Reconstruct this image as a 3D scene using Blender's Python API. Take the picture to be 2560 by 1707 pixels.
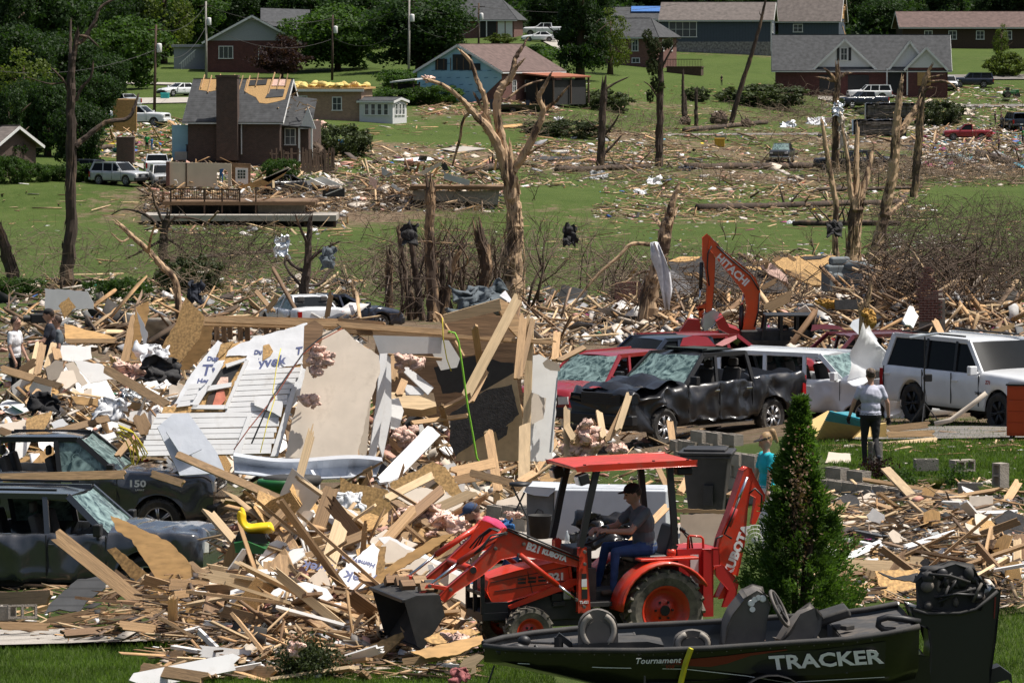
import bpy,math,random
import numpy as np
from mathutils import Vector,Matrix,noise as mnoise
from mathutils.geometry import tessellate_polygon
sc=bpy.context.scene
for o in list(bpy.data.objects):bpy.data.objects.remove(o)
random.seed(7);rng=np.random.default_rng(11)
R=math.radians;PI=math.pi;sin=math.sin;cos=math.cos
# camera
F=11000.0;CZ=9.0;PITCH=math.atan((853.5-100.0)/F)
cam=bpy.data.cameras.new('camera');camo=bpy.data.objects.new('camera',cam);sc.collection.objects.link(camo)
cam.sensor_width=36.0;cam.lens=36.0*F/2560.0;cam.clip_start=1.0;cam.clip_end=6000.0
camo.location=(0,0,CZ);camo.rotation_euler=(PI/2-PITCH,0,0);sc.camera=camo
# sky and sun
SUN_EL,SUN_AZ=65.0,88.0
w=bpy.data.worlds.new('World');sc.world=w;w.use_nodes=True
nt=w.node_tree;nt.nodes.clear()
sky=nt.nodes.new('ShaderNodeTexSky');sky.sky_type='NISHITA';sky.sun_disc=False
sky.sun_elevation=R(SUN_EL);sky.sun_rotation=R(SUN_AZ);sky.altitude=200;sky.dust_density=5.0;sky.ozone_density=.6
bg=nt.nodes.new('ShaderNodeBackground');bg.inputs[1].default_value=0.088
wo=nt.nodes.new('ShaderNodeOutputWorld');nt.links.new(sky.outputs[0],bg.inputs[0]);nt.links.new(bg.outputs[0],wo.inputs[0])
sl=bpy.data.lights.new('sun','SUN');sl.energy=4.8;sl.angle=R(0.53);sl.color=(1.0,0.955,0.88)
so=bpy.data.objects.new('sun',sl);sc.collection.objects.link(so)
sd=Vector((sin(R(SUN_AZ))*cos(R(SUN_EL)),cos(R(SUN_AZ))*cos(R(SUN_EL)),sin(R(SUN_EL))))
so.rotation_euler=sd.to_track_quat('Z','Y').to_euler();so.location=(30,60,80)
sc.view_settings.view_transform='Standard';sc.view_settings.look='None'
sc.view_settings.exposure=0.25;sc.view_settings.gamma=1.0;sc.view_settings.use_curve_mapping=False
# pixels to places
_c,_s=cos(PITCH),sin(PITCH)
def rayd(px,py):
 xc=(px-1280.0)/F;yc=(853.5-py)/F
 dy=_c+yc*_s
 return xc/dy,(-_s+yc*_c)/dy
def at(px,py,d):
 a,b=rayd(px,py);return Vector((a*d,d,CZ+b*d))
 # crop coordinates of the study views -> photograph pixels
def crop(ox,oy,k):return lambda x,y:(ox+x*k,oy+y*k)
K1=860/2352.;K2=860/2084.
c1=crop(0,0,K1);c2=crop(850,0,K1);c3=crop(1700,0,K1)
c4=crop(0,560,K1);c5=crop(850,560,K1);c6=crop(1700,560,K1)
b1=crop(0,1060,K2);b2=crop(850,1060,K2);b3=crop(1700,1060,K2)
# terrain height
_D=[20,46,52,60,71,80,96,120,150,200,250,300,324,338,380,420,450,480,520,550,600,650,750,900,1200,1600]
_HL=[7.3,7.3,7.35,8.2,8.9,9.2,9.5,9.9,10.4,11.2,12.2,13.2,13.7,11.1,9.8,7.4,6.7,6.2,4.9,4.0,1.5,-1.5,-9,-24,-60,-90]
_HM=[7.3,7.3,7.3,7.6,8.1,8.6,9.25,9.8,10.3,11.2,12.2,13.0,13.6,12.3,11.5,9.4,7.8,6.2,4.6,3.2,0.6,-1.5,-9,-24,-60,-90]
_HR=[7.3,7.3,7.25,7.2,7.2,7.4,8.4,9.3,10.1,11.2,12.1,13.0,13.2,13.4,13.4,12.7,11.8,10.8,8.6,6.5,3.0,0.5,-8,-24,-60,-90]
_dd=np.arange(20,1600,1.0)
def _sm(h):
 y=np.interp(_dd,_D,h);out=y.copy()
 for i,d in enumerate(_dd):
  r=int(min(2+d*0.03,14))if not 305<d<350 else 4;out[i]=y[max(0,i-r):i+r+1].mean()
 return out
_TL,_TM,_TR=_sm(_HL),_sm(_HM),_sm(_HR)
def ground(X,Y):
 X=np.asarray(X,float);Y=np.maximum(np.asarray(Y,float),20.0)
 u=np.clip((X/Y*F+1280)/1280.,-0.6,2.6)
 a=np.interp(Y,_dd,_TL);b=np.interp(Y,_dd,_TM);c=np.interp(Y,_dd,_TR)
 h=np.where(u<1,a+(b-a)*np.clip(u,0,1),b+(c-b)*np.clip((u-1)/.62,0,1))
 amp=np.clip((Y-100)/300.,0.02,1)*0.25
 return CZ-h+amp*(np.sin(X*0.21+Y*0.043)+np.sin(X*0.09-Y*0.071+1.3))*0.5
 # heaps of wreckage: px, depth, half width px, half depth m, height
MOUNDS=[(110,92,330,9,2.3),(430,84,230,6,1.5),(660,60.5,300,5.5,1.2),(800,54.5,330,2.6,.4),(330,58,170,3.0,.35),(1020,63,230,4.0,.7),(950,86,380,6,1.6),(1000,76,250,4,.8),(1330,88,120,4,.9),(2330,64,260,4.5,.45),(2480,58,140,2.5,.55),(2300,140,330,14,2.1),(1760,158,300,10,1.0),(1420,130,160,8,1.0),(500,125,320,10,1.7),(150,120,220,10,1.4),(1000,150,300,14,.9),(1020,345,160,8,1.2),(2400,420,200,12,1.0),(1900,400,160,10,.7)]
_MW=[((p-1280)/F*d,d,wpx/F*d,dep,h)for p,d,wpx,dep,h in MOUNDS]
def surf(X,Y):
 z=ground(X,Y);X=np.asarray(X,float);Y=np.asarray(Y,float)
 add=np.zeros_like(z)
 for mx,md,rx,ry,h in _MW:
  q=((X-mx)/rx)**2+((Y-md)/ry)**2
  add=add+h*np.exp(-q*1.3)*(q<6)
 return z+add*(1+0.18*np.sin(X*2.3+Y*1.1)*np.sin(X*1.1-Y*1.9))
_MD=np.concatenate([np.arange(42,120,.4),np.arange(120,260,1.0),np.arange(260,760,2.0)])
def hits(PX,PY,f=surf):
 PX=np.atleast_1d(np.asarray(PX,float));PY=np.atleast_1d(np.asarray(PY,float))
 out=np.full((len(PX),3),np.nan)
 for s0 in range(0,len(PX),2000):
  a,b=rayd(PX[s0:s0+2000],PY[s0:s0+2000])
  X=a[:,None]*_MD[None];Z=CZ+b[:,None]*_MD[None];Yv=np.broadcast_to(_MD,X.shape)
  below=Z<=f(X,Yv)
  idx=below.argmax(1);ok=below.any(1)
  d1=_MD[idx];d0=_MD[np.maximum(idx-1,0)]
  for _ in range(7):
   dm=(d0+d1)/2;bm=CZ+b*dm<=f(a*dm,dm)
   d1=np.where(bm,dm,d1);d0=np.where(bm,d0,dm)
  r=np.stack([a*d1,d1,f(a*d1,d1)],1);r[~ok]=np.nan
  out[s0:s0+2000]=r
 return out
def G(px,py,f=ground):
 r=hits([px],[py],f)[0];return Vector(r)
def gz(x,y,f=ground):return float(f(np.array([x]),np.array([y]))[0])
def base(px,d,f=ground):
 x=(px-1280)/F*d*(1.0);return Vector((x,d,gz(x,d,f)))
 # scene graph helpers
COL=sc.collection
def tag(o,label=None,cat=None,group=None,kind=None):
 if label:o['label']=label
 if cat:o['category']=cat
 if group:o['group']=group
 if kind:o['kind']=kind
 return o
def thing(name,label,cat,loc=(0,0,0),rotz=0.0,group=None,rot=None):
 o=bpy.data.objects.new(name,None);o.empty_display_size=.2;COL.objects.link(o)
 o.location=loc;o.rotation_euler=rot if rot else(0,0,rotz)
 return tag(o,label,cat,group)
def link(name,me,parent=None):
 o=bpy.data.objects.new(name,me);COL.objects.link(o)
 if parent:o.parent=parent
 return o
def dup(root,label=None,group=None):
 r=root.copy();COL.objects.link(r)
 if label:r['label']=label
 if group:r['group']=group
 for ch in list(root.children):
  c=ch.copy();COL.objects.link(c);c.parent=r
  for g in list(ch.children):
   k=g.copy();COL.objects.link(k);k.parent=c
 return r
class MB:
 def __init__(s):s.v=[];s.f=[];s.fm=[];s.mi=0
 def add(s,vs,fs):
  o=len(s.v);s.v+=[tuple(v)for v in vs];s.f+=[tuple(i+o for i in f)for f in fs];s.fm+=[s.mi]*len(fs);return s
 def box(s,c,sz,rot=None,taper=1.0):
  x,y,z=sz[0]/2,sz[1]/2,sz[2]/2
  P=[Vector((a*x*(taper if e>0 else 1),b*y*(taper if e>0 else 1),e*z))for e in(-1,1)for a,b in((-1,-1),(1,-1),(1,1),(-1,1))]
  if rot is not None:P=[rot@p for p in P]
  c=Vector(c)
  return s.add([p+c for p in P],[(3,2,1,0),(4,5,6,7),(0,1,5,4),(1,2,6,5),(2,3,7,6),(3,0,4,7)])
 def bx(s,x0,x1,y0,y1,z0,z1):return s.box(((x0+x1)/2,(y0+y1)/2,(z0+z1)/2),(x1-x0,y1-y0,z1-z0))
 def bar(s,p0,p1,w,h,up=(0,0,1),w1=None,h1=None):
  p0=Vector(p0);p1=Vector(p1);d=(p1-p0).normalized();u=Vector(up)
  if abs(d.dot(u))>.97:u=Vector((0,1,0))if abs(d.y)<.9 else Vector((1,0,0))
  a=d.cross(u).normalized();b=a.cross(d).normalized()
  w1=w if w1 is None else w1;h1=h if h1 is None else h1
  vs=[]
  for p,ww,hh in((p0,w,h),(p1,w1,h1)):
   for i,j in((-1,-1),(1,-1),(1,1),(-1,1)):vs.append(p+a*(i*ww/2)+b*(j*hh/2))
  return s.add(vs,[(0,1,2,3),(7,6,5,4),(4,5,1,0),(5,6,2,1),(6,7,3,2),(7,4,0,3)])
 def tube(s,pts,rad,n=8,cap=True,jit=0.0):
  pts=[Vector(p)for p in pts]
  if not hasattr(rad,'__len__'):rad=[rad]*len(pts)
  vs=[];fs=[];prev=None
  for i,p in enumerate(pts):
   t=(pts[min(i+1,len(pts)-1)]-pts[max(i-1,0)]).normalized()
   if prev is None:
    u=Vector((0,0,1))if abs(t.z)<.9 else Vector((1,0,0));a=t.cross(u).normalized()
   else:
    a=(prev-t*prev.dot(t)).normalized()
   prev=a;b=t.cross(a)
   for k in range(n):
    q=2*PI*k/n;r=rad[i]*(1+random.uniform(-jit,jit))
    vs.append(p+a*(cos(q)*r)+b*(sin(q)*r))
  for i in range(len(pts)-1):
   for k in range(n):
    k2=(k+1)%n;fs.append((i*n+k,i*n+k2,(i+1)*n+k2,(i+1)*n+k))
  if cap:fs.append(tuple(range(n))[::-1]);fs.append(tuple((len(pts)-1)*n+k for k in range(n)))
  return s.add(vs,fs)
 def prism(s,poly,a,b,ax='y',M=None):
  def P(p,t):return{'y':(p[0],t,p[1]),'z':(p[0],p[1],t),'x':(t,p[0],p[1])}[ax]
  n=len(poly);vs=[P(p,a)for p in poly]+[P(p,b)for p in poly]
  if M is not None:vs=[M@Vector(v)for v in vs]
  tri=tessellate_polygon([[Vector((p[0],p[1],0))for p in poly]])
  fs=[t for t in tri]+[tuple(i+n for i in t)[::-1]for t in tri]
  fs+=[(i,(i+1)%n,(i+1)%n+n,i+n)for i in range(n)]
  return s.add(vs,fs)
 def lathe(s,prof,c=(0,0,0),axis=(0,0,1),n=24):
  ax=Vector(axis).normalized();u=Vector((1,0,0))if abs(ax.x)<.9 else Vector((0,1,0))
  a=ax.cross(u).normalized();b=ax.cross(a);c=Vector(c);m=len(prof);vs=[];fs=[]
  for k in range(n):
   q=2*PI*k/n;d=a*cos(q)+b*sin(q)
   for r,h in prof:vs.append(c+d*r+ax*h)
  for k in range(n):
   k2=(k+1)%n
   for i in range(m-1):fs.append((k*m+i,k2*m+i,k2*m+i+1,k*m+i+1))
  return s.add(vs,fs)
 def ell(s,c,r,n=12,m=8,rot=None):
  vs=[];fs=[];c=Vector(c)
  for i in range(m+1):
   t=PI*i/m
   for k in range(n):
    q=2*PI*k/n;p=Vector((r[0]*sin(t)*cos(q),r[1]*sin(t)*sin(q),r[2]*cos(t)))
    if rot is not None:p=rot@p
    vs.append(p+c)
  for i in range(m):
   for k in range(n):fs.append((i*n+k,(i+1)*n+k,(i+1)*n+(k+1)%n,i*n+(k+1)%n))
  return s.add(vs,fs)
 def grid(s,P,close=False):
  m=len(P);n=len(P[0]);vs=[p for r in P for p in r];fs=[]
  for i in range(m-1):
   for j in range(n-1):fs.append((i*n+j,i*n+j+1,(i+1)*n+j+1,(i+1)*n+j))
  return s.add(vs,fs)
 def quad(s,a,b,c,d):return s.add([a,b,c,d],[(0,1,2,3)])
 def mesh(s,name,mats,smooth=False):
  me=bpy.data.meshes.new(name);me.from_pydata([tuple(v)for v in s.v],[],s.f);me.validate()
  if not isinstance(mats,(list,tuple)):mats=[mats]
  for m in mats:me.materials.append(m)
  if len(mats)>1 and len(me.polygons)==len(s.fm):me.polygons.foreach_set('material_index',s.fm)
  if smooth:me.polygons.foreach_set('use_smooth',[True]*len(me.polygons))
  me.update();return me
 def build(s,name,mats,parent=None,smooth=False,bevel=0,seg=2):
  o=link(name,s.mesh(name,mats,smooth or bevel>0),parent)
  if bevel:
   b=o.modifiers.new('bevel','BEVEL');b.width=bevel;b.segments=seg;b.limit_method='ANGLE';b.angle_limit=R(30)
   b.harden_normals=True
  elif smooth=='auto' or smooth is True:
   pass
  return o
def one(name,label,cat,mb,mats,group=None,kind=None,**k):
 o=mb.build(name,mats,None,**k);return tag(o,label,cat,group,kind)
BENCH=bpy.data.scenes.new('bench')
def evalmesh(o):
 BENCH.collection.objects.link(o)
 with bpy.context.temp_override(scene=BENCH,view_layer=BENCH.view_layers[0]):
  dg=bpy.context.evaluated_depsgraph_get();me=bpy.data.meshes.new_from_object(o.evaluated_get(dg))
 BENCH.collection.objects.unlink(o);return me
def flatten(o):
 me=evalmesh(o);o.modifiers.clear();o.data=me
 # materials
MATS={}
def mat(name,col,rough=.8,metal=0.0,var=.18,scale=6.0,bump=0.0,bscale=None,rnd=0.0,stretch=None,coat=0.0,spec=.5,dirt=None,dirt_amt=.5,dscale=2.5,attr=False,alpha=1.0,trans=0.0,sub=0.0,detail=4,emit=None,dsharp=0.0):
 m=bpy.data.materials.new(name);m.use_nodes=True;n=m.node_tree.nodes;L=m.node_tree.links;n.clear()
 out=n.new('ShaderNodeOutputMaterial');p=n.new('ShaderNodeBsdfPrincipled');L.new(p.outputs[0],out.inputs[0])
 tc=n.new('ShaderNodeTexCoord');mp=n.new('ShaderNodeMapping');L.new(tc.outputs['Object'],mp.inputs[0])
 if stretch:mp.inputs['Scale'].default_value=stretch
 no=n.new('ShaderNodeTexNoise');no.inputs['Scale'].default_value=scale;no.inputs['Detail'].default_value=detail;L.new(mp.outputs[0],no.inputs['Vector'])
 ramp=n.new('ShaderNodeMapRange');ramp.inputs[1].default_value=.3;ramp.inputs[2].default_value=.7;ramp.inputs[3].default_value=1-var;ramp.inputs[4].default_value=1+var
 L.new(no.outputs[0],ramp.inputs[0]);fac=ramp.outputs[0]
 if rnd:
  oi=n.new('ShaderNodeObjectInfo');mr=n.new('ShaderNodeMapRange');mr.inputs[3].default_value=1-rnd;mr.inputs[4].default_value=1+rnd*.7
  L.new(oi.outputs['Random'],mr.inputs[0]);mu=n.new('ShaderNodeMath');mu.operation='MULTIPLY';L.new(fac,mu.inputs[0]);L.new(mr.outputs[0],mu.inputs[1]);fac=mu.outputs[0]
 vm=n.new('ShaderNodeVectorMath');vm.operation='SCALE';L.new(fac,vm.inputs['Scale'])
 if attr:
  at_=n.new('ShaderNodeAttribute');at_.attribute_name='Col';L.new(at_.outputs['Color'],vm.inputs[0])
 else:vm.inputs[0].default_value=col[:3]
 c=vm.outputs[0]
 if dirt:
  dn=n.new('ShaderNodeTexNoise');dn.inputs['Scale'].default_value=dscale;dn.inputs['Detail'].default_value=8;dn.inputs['Roughness'].default_value=.7;L.new(mp.outputs[0]if stretch else tc.outputs['Object'],dn.inputs['Vector'])
  dr=n.new('ShaderNodeMapRange');dr.inputs[1].default_value=.62-.3*dirt_amt;dr.inputs[2].default_value=(.78-.2*dirt_amt)if not dsharp else.62-.3*dirt_amt+dsharp;dr.inputs[4].default_value=min(1,dirt_amt*1.3);L.new(dn.outputs[0],dr.inputs[0])
  mx=n.new('ShaderNodeMix');mx.data_type='RGBA';L.new(dr.outputs[0],mx.inputs[0]);L.new(c,mx.inputs[6]);mx.inputs[7].default_value=(*dirt,1);c=mx.outputs[2]
  rr=n.new('ShaderNodeMapRange');rr.inputs[3].default_value=rough;rr.inputs[4].default_value=.9;L.new(dr.outputs[0],rr.inputs[0]);L.new(rr.outputs[0],p.inputs['Roughness'])
 else:p.inputs['Roughness'].default_value=rough
 L.new(c,p.inputs['Base Color']);p.inputs['Metallic'].default_value=metal
 p.inputs['Specular IOR Level'].default_value=spec;p.inputs['Coat Weight'].default_value=coat;p.inputs['Coat Roughness'].default_value=.08
 if alpha<1:p.inputs['Alpha'].default_value=alpha
 if trans:p.inputs['Transmission Weight'].default_value=trans
 if bump:
  bn=n.new('ShaderNodeTexNoise');bn.inputs['Scale'].default_value=bscale or scale*3;bn.inputs['Detail'].default_value=5;L.new(mp.outputs[0],bn.inputs['Vector'])
  b=n.new('ShaderNodeBump');b.inputs['Strength'].default_value=min(bump,1);b.inputs['Distance'].default_value=.02 if bump<=1 else.02*bump;L.new(bn.outputs[0],b.inputs['Height']);L.new(b.outputs[0],p.inputs['Normal'])
 MATS[name]=m;return m
def nodes(m):return m.node_tree.nodes,m.node_tree.links
def leafmat(name,col,var=.35,rnd=.2,tr=.45):
 m=mat(name,col,rough=.6,var=var,scale=.9,rnd=rnd,spec=.25);n,L=nodes(m)
 p=[x for x in n if x.type=='BSDF_PRINCIPLED'][0];out=[x for x in n if x.type=='OUTPUT_MATERIAL'][0]
 t=n.new('ShaderNodeBsdfTranslucent');src=p.inputs['Base Color'].links[0].from_socket
 sc_=n.new('ShaderNodeVectorMath');sc_.operation='MULTIPLY';sc_.inputs[1].default_value=(1.25,1.35,.6);L.new(src,sc_.inputs[0]);L.new(sc_.outputs[0],t.inputs[0])
 mx=n.new('ShaderNodeMixShader');mx.inputs[0].default_value=tr;L.new(p.outputs[0],mx.inputs[1]);L.new(t.outputs[0],mx.inputs[2]);L.new(mx.outputs[0],out.inputs[0]);return m
def brickmat(name,c1_,c2_,mortar,sc_=1.0,bw=.22,rh=.076):
 m=mat(name,c1_,rough=.9,var=.25,scale=3);n,L=nodes(m)
 p=[x for x in n if x.type=='BSDF_PRINCIPLED'][0];tc=[x for x in n if x.type=='TEX_COORD'][0]
 sx=n.new('ShaderNodeSeparateXYZ');L.new(tc.outputs['Object'],sx.inputs[0]);ad=n.new('ShaderNodeMath');L.new(sx.outputs[0],ad.inputs[0]);L.new(sx.outputs[1],ad.inputs[1])
 cb=n.new('ShaderNodeCombineXYZ');L.new(ad.outputs[0],cb.inputs[0]);L.new(sx.outputs[2],cb.inputs[1])
 b=n.new('ShaderNodeTexBrick');b.inputs['Scale'].default_value=1;b.inputs['Brick Width'].default_value=bw;b.inputs['Row Height'].default_value=rh;b.inputs['Mortar Size'].default_value=.007
 b.inputs['Color1'].default_value=(*c1_,1);b.inputs['Color2'].default_value=(*c2_,1);b.inputs['Mortar'].default_value=(*mortar,1);L.new(cb.outputs[0],b.inputs['Vector'])
 mx=n.new('ShaderNodeMix');mx.data_type='RGBA';mx.blend_type='MULTIPLY';mx.inputs[0].default_value=.55
 old=p.inputs['Base Color'].links[0].from_socket
 vs=n.new('ShaderNodeVectorMath');vs.operation='SCALE';vs.inputs[0].default_value=(1,1,1)
 no=[x for x in n if x.type=='MAP_RANGE'][0];L.new(no.outputs[0],vs.inputs['Scale'])
 L.new(b.outputs[0],mx.inputs[6]);L.new(vs.outputs[0],mx.inputs[7]);L.new(mx.outputs[2],p.inputs['Base Color']);return m
def linemat(name,col,period,axis='z',dark=.6,width=.12,**k):
 m=mat(name,col,**k);n,L=nodes(m)
 p=[x for x in n if x.type=='BSDF_PRINCIPLED'][0];tc=[x for x in n if x.type=='TEX_COORD'][0]
 sx=n.new('ShaderNodeSeparateXYZ');L.new(tc.outputs['Object'],sx.inputs[0])
 a=n.new('ShaderNodeMath');a.operation='DIVIDE';L.new(sx.outputs['xyz'.index(axis)],a.inputs[0]);a.inputs[1].default_value=period
 fr=n.new('ShaderNodeMath');fr.operation='FRACT';L.new(a.outputs[0],fr.inputs[0])
 lt=n.new('ShaderNodeMath');lt.operation='LESS_THAN';lt.inputs[1].default_value=width;L.new(fr.outputs[0],lt.inputs[0])
 mx=n.new('ShaderNodeMix');mx.data_type='RGBA';old=p.inputs['Base Color'].links[0].from_socket
 sc_=n.new('ShaderNodeVectorMath');sc_.operation='SCALE';sc_.inputs['Scale'].default_value=dark;L.new(old,sc_.inputs[0])
 L.new(lt.outputs[0],mx.inputs[0]);L.new(old,mx.inputs[6]);L.new(sc_.outputs[0],mx.inputs[7]);L.new(mx.outputs[2],p.inputs['Base Color']);return m
m_lum=mat('lumber',(.42,.265,.135),.75,var=.3,scale=3,stretch=(.6,7,7),rnd=.45,bump=.3,dirt=(.13,.085,.05),dirt_amt=.4)
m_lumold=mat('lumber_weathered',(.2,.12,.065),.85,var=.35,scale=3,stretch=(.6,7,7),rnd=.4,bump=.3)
m_pale=mat('lumber_pale',(.56,.41,.24),.75,var=.22,scale=3,stretch=(.6,7,7),rnd=.3,bump=.2,dirt=(.25,.16,.09),dirt_amt=.3)
m_ply=mat('plywood',(.44,.26,.1),.75,var=.3,scale=5,stretch=(1,3,3),rnd=.3,dirt=(.18,.1,.05),dirt_amt=.35)
m_osb=mat('strand_board',(.42,.255,.1),.8,var=.45,scale=22,rnd=.25,dirt=(.16,.09,.04),dirt_amt=.25)
m_dry=mat('drywall',(.58,.5,.41),.9,var=.1,scale=2,rnd=.16,dirt=(.3,.24,.18),dirt_amt=.28)
m_white=mat('white_board',(.72,.71,.69),.7,var=.08,scale=3,rnd=.15,dirt=(.35,.29,.22),dirt_amt=.25)
m_vinyl=mat('white_vinyl',(.68,.68,.68),.45,var=.06,scale=2,dirt=(.32,.27,.22),dirt_amt=.3)
m_wrap=mat('house_wrap',(.7,.71,.73),.5,var=.08,scale=4,bump=.6,bscale=3,dirt=(.4,.34,.28),dirt_amt=.2)
m_wrapblue=mat('wrap_print',(.09,.11,.24),.6,var=.1)
m_insul=mat('pink_insulation',(.74,.5,.41),.95,var=.3,scale=9,bump=1.0,bscale=25,rnd=.2)
m_metal=mat('bare_sheet_metal',(.55,.58,.6),.35,.75,var=.1,scale=3,bump=.2,bscale=3)
m_tar=mat('roof_felt',(.028,.027,.028),.85,var=.4,scale=9,bump=.3,rnd=.3)
m_shing=linemat('shingle_grey',(.055,.057,.06),.16,'z',.7,.2,rough=.95,var=.3,scale=2.2,bump=.2)
m_shingb=linemat('shingle_brown',(.125,.085,.075),.16,'z',.75,.2,rough=.95,var=.25,scale=2)
m_shingt=linemat('shingle_taupe',(.13,.11,.1),.16,'z',.75,.2,rough=.95,var=.25,scale=2)
m_conc=mat('concrete',(.36,.33,.29),.9,var=.14,scale=1.5,dirt=(.2,.16,.12),dirt_amt=.3)
m_block=mat('concrete_block',(.3,.265,.225),.95,var=.22,scale=6,bump=.6,bscale=40,rnd=.15)
m_asph=mat('asphalt',(.17,.16,.15),.95,var=.25,scale=1.2,spec=.1,dirt=(.26,.22,.17),dirt_amt=.5,dscale=.7)
m_rub=mat('tyre_rubber',(.022,.021,.02),.8,var=.3,scale=5,dirt=(.12,.1,.075),dirt_amt=.45)
m_rubmud=mat('tyre_rubber_dusty',(.05,.045,.04),.85,var=.4,scale=7,dirt=(.2,.175,.13),dirt_amt=.85,dscale=5)
m_blk=mat('black_plastic',(.014,.014,.015),.5,var=.2,scale=4)
m_blkd=mat('black_dusty',(.03,.029,.028),.75,var=.35,scale=4,dirt=(.1,.085,.07),dirt_amt=.4)
m_under=mat('underbody',(.12,.105,.09),.8,var=.5,scale=3,dirt=(.2,.15,.1),dirt_amt=.4)
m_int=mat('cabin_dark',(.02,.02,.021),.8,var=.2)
m_seat=mat('seat_cloth',(.07,.065,.062),.9,var=.2)
m_chr=mat('chrome',(.62,.63,.65),.18,1.0,var=.05)
m_alloy=mat('alloy_rim',(.42,.42,.43),.35,.8,var=.08,dirt=(.2,.16,.12),dirt_amt=.3)
m_glass=mat('window_dark_glass',(.012,.014,.016),.15,var=.05,spec=.06)
def crackmat():
 m=mat('cracked_glass',(.12,.2,.19),.3,var=.25,scale=3,spec=.6);n,L=nodes(m)
 p=[x for x in n if x.type=='BSDF_PRINCIPLED'][0];tc=[x for x in n if x.type=='TEX_COORD'][0]
 ns=n.new('ShaderNodeTexNoise');ns.inputs['Scale'].default_value=2.2;ns.inputs['Detail'].default_value=6;ns.inputs['Distortion'].default_value=2.5;L.new(tc.outputs['Object'],ns.inputs['Vector'])
 v=n.new('ShaderNodeTexVoronoi');v.feature='DISTANCE_TO_EDGE';v.inputs['Scale'].default_value=3.6;v.inputs['Randomness'].default_value=1
 ad=n.new('ShaderNodeVectorMath');ad.operation='MULTIPLY_ADD';ad.inputs[1].default_value=(.25,.25,.25);L.new(ns.outputs['Color'],ad.inputs[0]);L.new(tc.outputs['Object'],ad.inputs[2]);L.new(ad.outputs[0],v.inputs['Vector'])
 mr=n.new('ShaderNodeMapRange');mr.inputs[1].default_value=0;mr.inputs[2].default_value=.05;mr.inputs[3].default_value=1;mr.inputs[4].default_value=0;L.new(v.outputs['Distance'],mr.inputs[0])
 m2=n.new('ShaderNodeMapRange');m2.inputs[1].default_value=.4;m2.inputs[2].default_value=.72;m2.inputs[4].default_value=.75;L.new(ns.outputs[0],m2.inputs[0])
 mx0=n.new('ShaderNodeMath');mx0.operation='MAXIMUM';mu=n.new('ShaderNodeMath');mu.operation='MULTIPLY';mu.inputs[1].default_value=.55;L.new(mr.outputs[0],mu.inputs[0]);L.new(mu.outputs[0],mx0.inputs[0]);L.new(m2.outputs[0],mx0.inputs[1])
 mx=n.new('ShaderNodeMix');mx.data_type='RGBA';mx.inputs[6].default_value=(.02,.045,.045,1);mx.inputs[7].default_value=(.4,.56,.53,1);L.new(mx0.outputs[0],mx.inputs[0]);L.new(mx.outputs[2],p.inputs['Base Color']);return m
m_crack=crackmat()
def paint(name,col,dirty=.3,dcol=(.16,.13,.1),rough=.28,coat=.5):return mat(name,col,rough,0.0,var=.08,scale=2,coat=coat,dirt=dcol,dirt_amt=dirty,bump=0)
m_pblack=paint('paint_black',(.012,.0125,.015),.05,(.05,.045,.04),.34,.25)
m_pgrey=paint('paint_dark_grey',(.045,.048,.055),.12,(.12,.105,.09),.2,.9)
m_pwhite=paint('paint_white',(.74,.75,.76),.12,(.4,.36,.3))
m_pred=paint('paint_red',(.26,.014,.02),.18,(.2,.1,.08))
m_pmaroon=paint('paint_maroon',(.12,.018,.025),.3,(.16,.12,.1))
m_psilver=paint('paint_silver',(.42,.43,.44),.2,(.28,.25,.2))
m_pnavy=paint('paint_navy',(.012,.018,.035),.2,(.1,.09,.08))
m_orange=mat('tractor_orange',(.58,.036,.012),.38,0,var=.14,scale=3,coat=.2,dirt=(.2,.085,.045),dirt_amt=.45,dscale=5)
m_hit=paint('excavator_orange',(.62,.08,.014),.3,(.3,.13,.05),.4,.2)
m_redhot=paint('machine_red',(.42,.02,.02),.3,(.2,.1,.07),.4,.1)
m_lamp=mat('lamp_glass',(.6,.6,.58),.1,var=.1,spec=.8)
m_tail=mat('tail_lamp',(.35,.01,.01),.2,var=.1)
m_letw=mat('lettering_white',(.75,.75,.74),.6,var=.06)
m_letb=mat('lettering_black',(.01,.01,.01),.6,var=.06)
m_bark=mat('bark',(.085,.058,.04),.95,var=.45,scale=5,stretch=(1,1,.3),bump=1.0,bscale=14)
def snagmat(name,bark,bare,amt):
 m=mat(name,bark,.9,var=.4,scale=4,stretch=(1,1,.3),bump=.8,bscale=9,dirt=bare,dirt_amt=amt,dscale=1.7,dsharp=.05);return m
m_snag=snagmat('torn_bark',(.07,.045,.03),(.52,.34,.19),.42)
m_snagd=snagmat('torn_bark_dark',(.055,.037,.027),(.34,.21,.12),.24)
m_snagl=snagmat('stripped_wood',(.085,.052,.033),(.58,.4,.24),.56)
m_twig=mat('twigs',(.17,.125,.085),.9,var=.4,scale=.8)
m_twigd=mat('twigs_dark',(.075,.05,.034),.9,var=.5,scale=.6)
m_rubble=mat('rubble',(.3,.25,.2),.9,var=.3,scale=3,attr=True)
m_skin=mat('skin',(.42,.24,.17),.55,var=.08,scale=9)
m_hair=mat('hair_brown',(.045,.026,.017),.7,var=.3,scale=20)
m_blond=mat('hair_blond',(.3,.19,.09),.6,var=.3,scale=30)
def cloth(name,col,var=.14):return mat(name,col,.9,var=var,scale=7,bump=.5,bscale=10)
m_cgrey=cloth('cloth_grey',(.1,.12,.135));m_clav=cloth('cloth_pale_grey',(.45,.46,.55));m_cblack=cloth('cloth_black',(.012,.012,.014))
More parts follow.
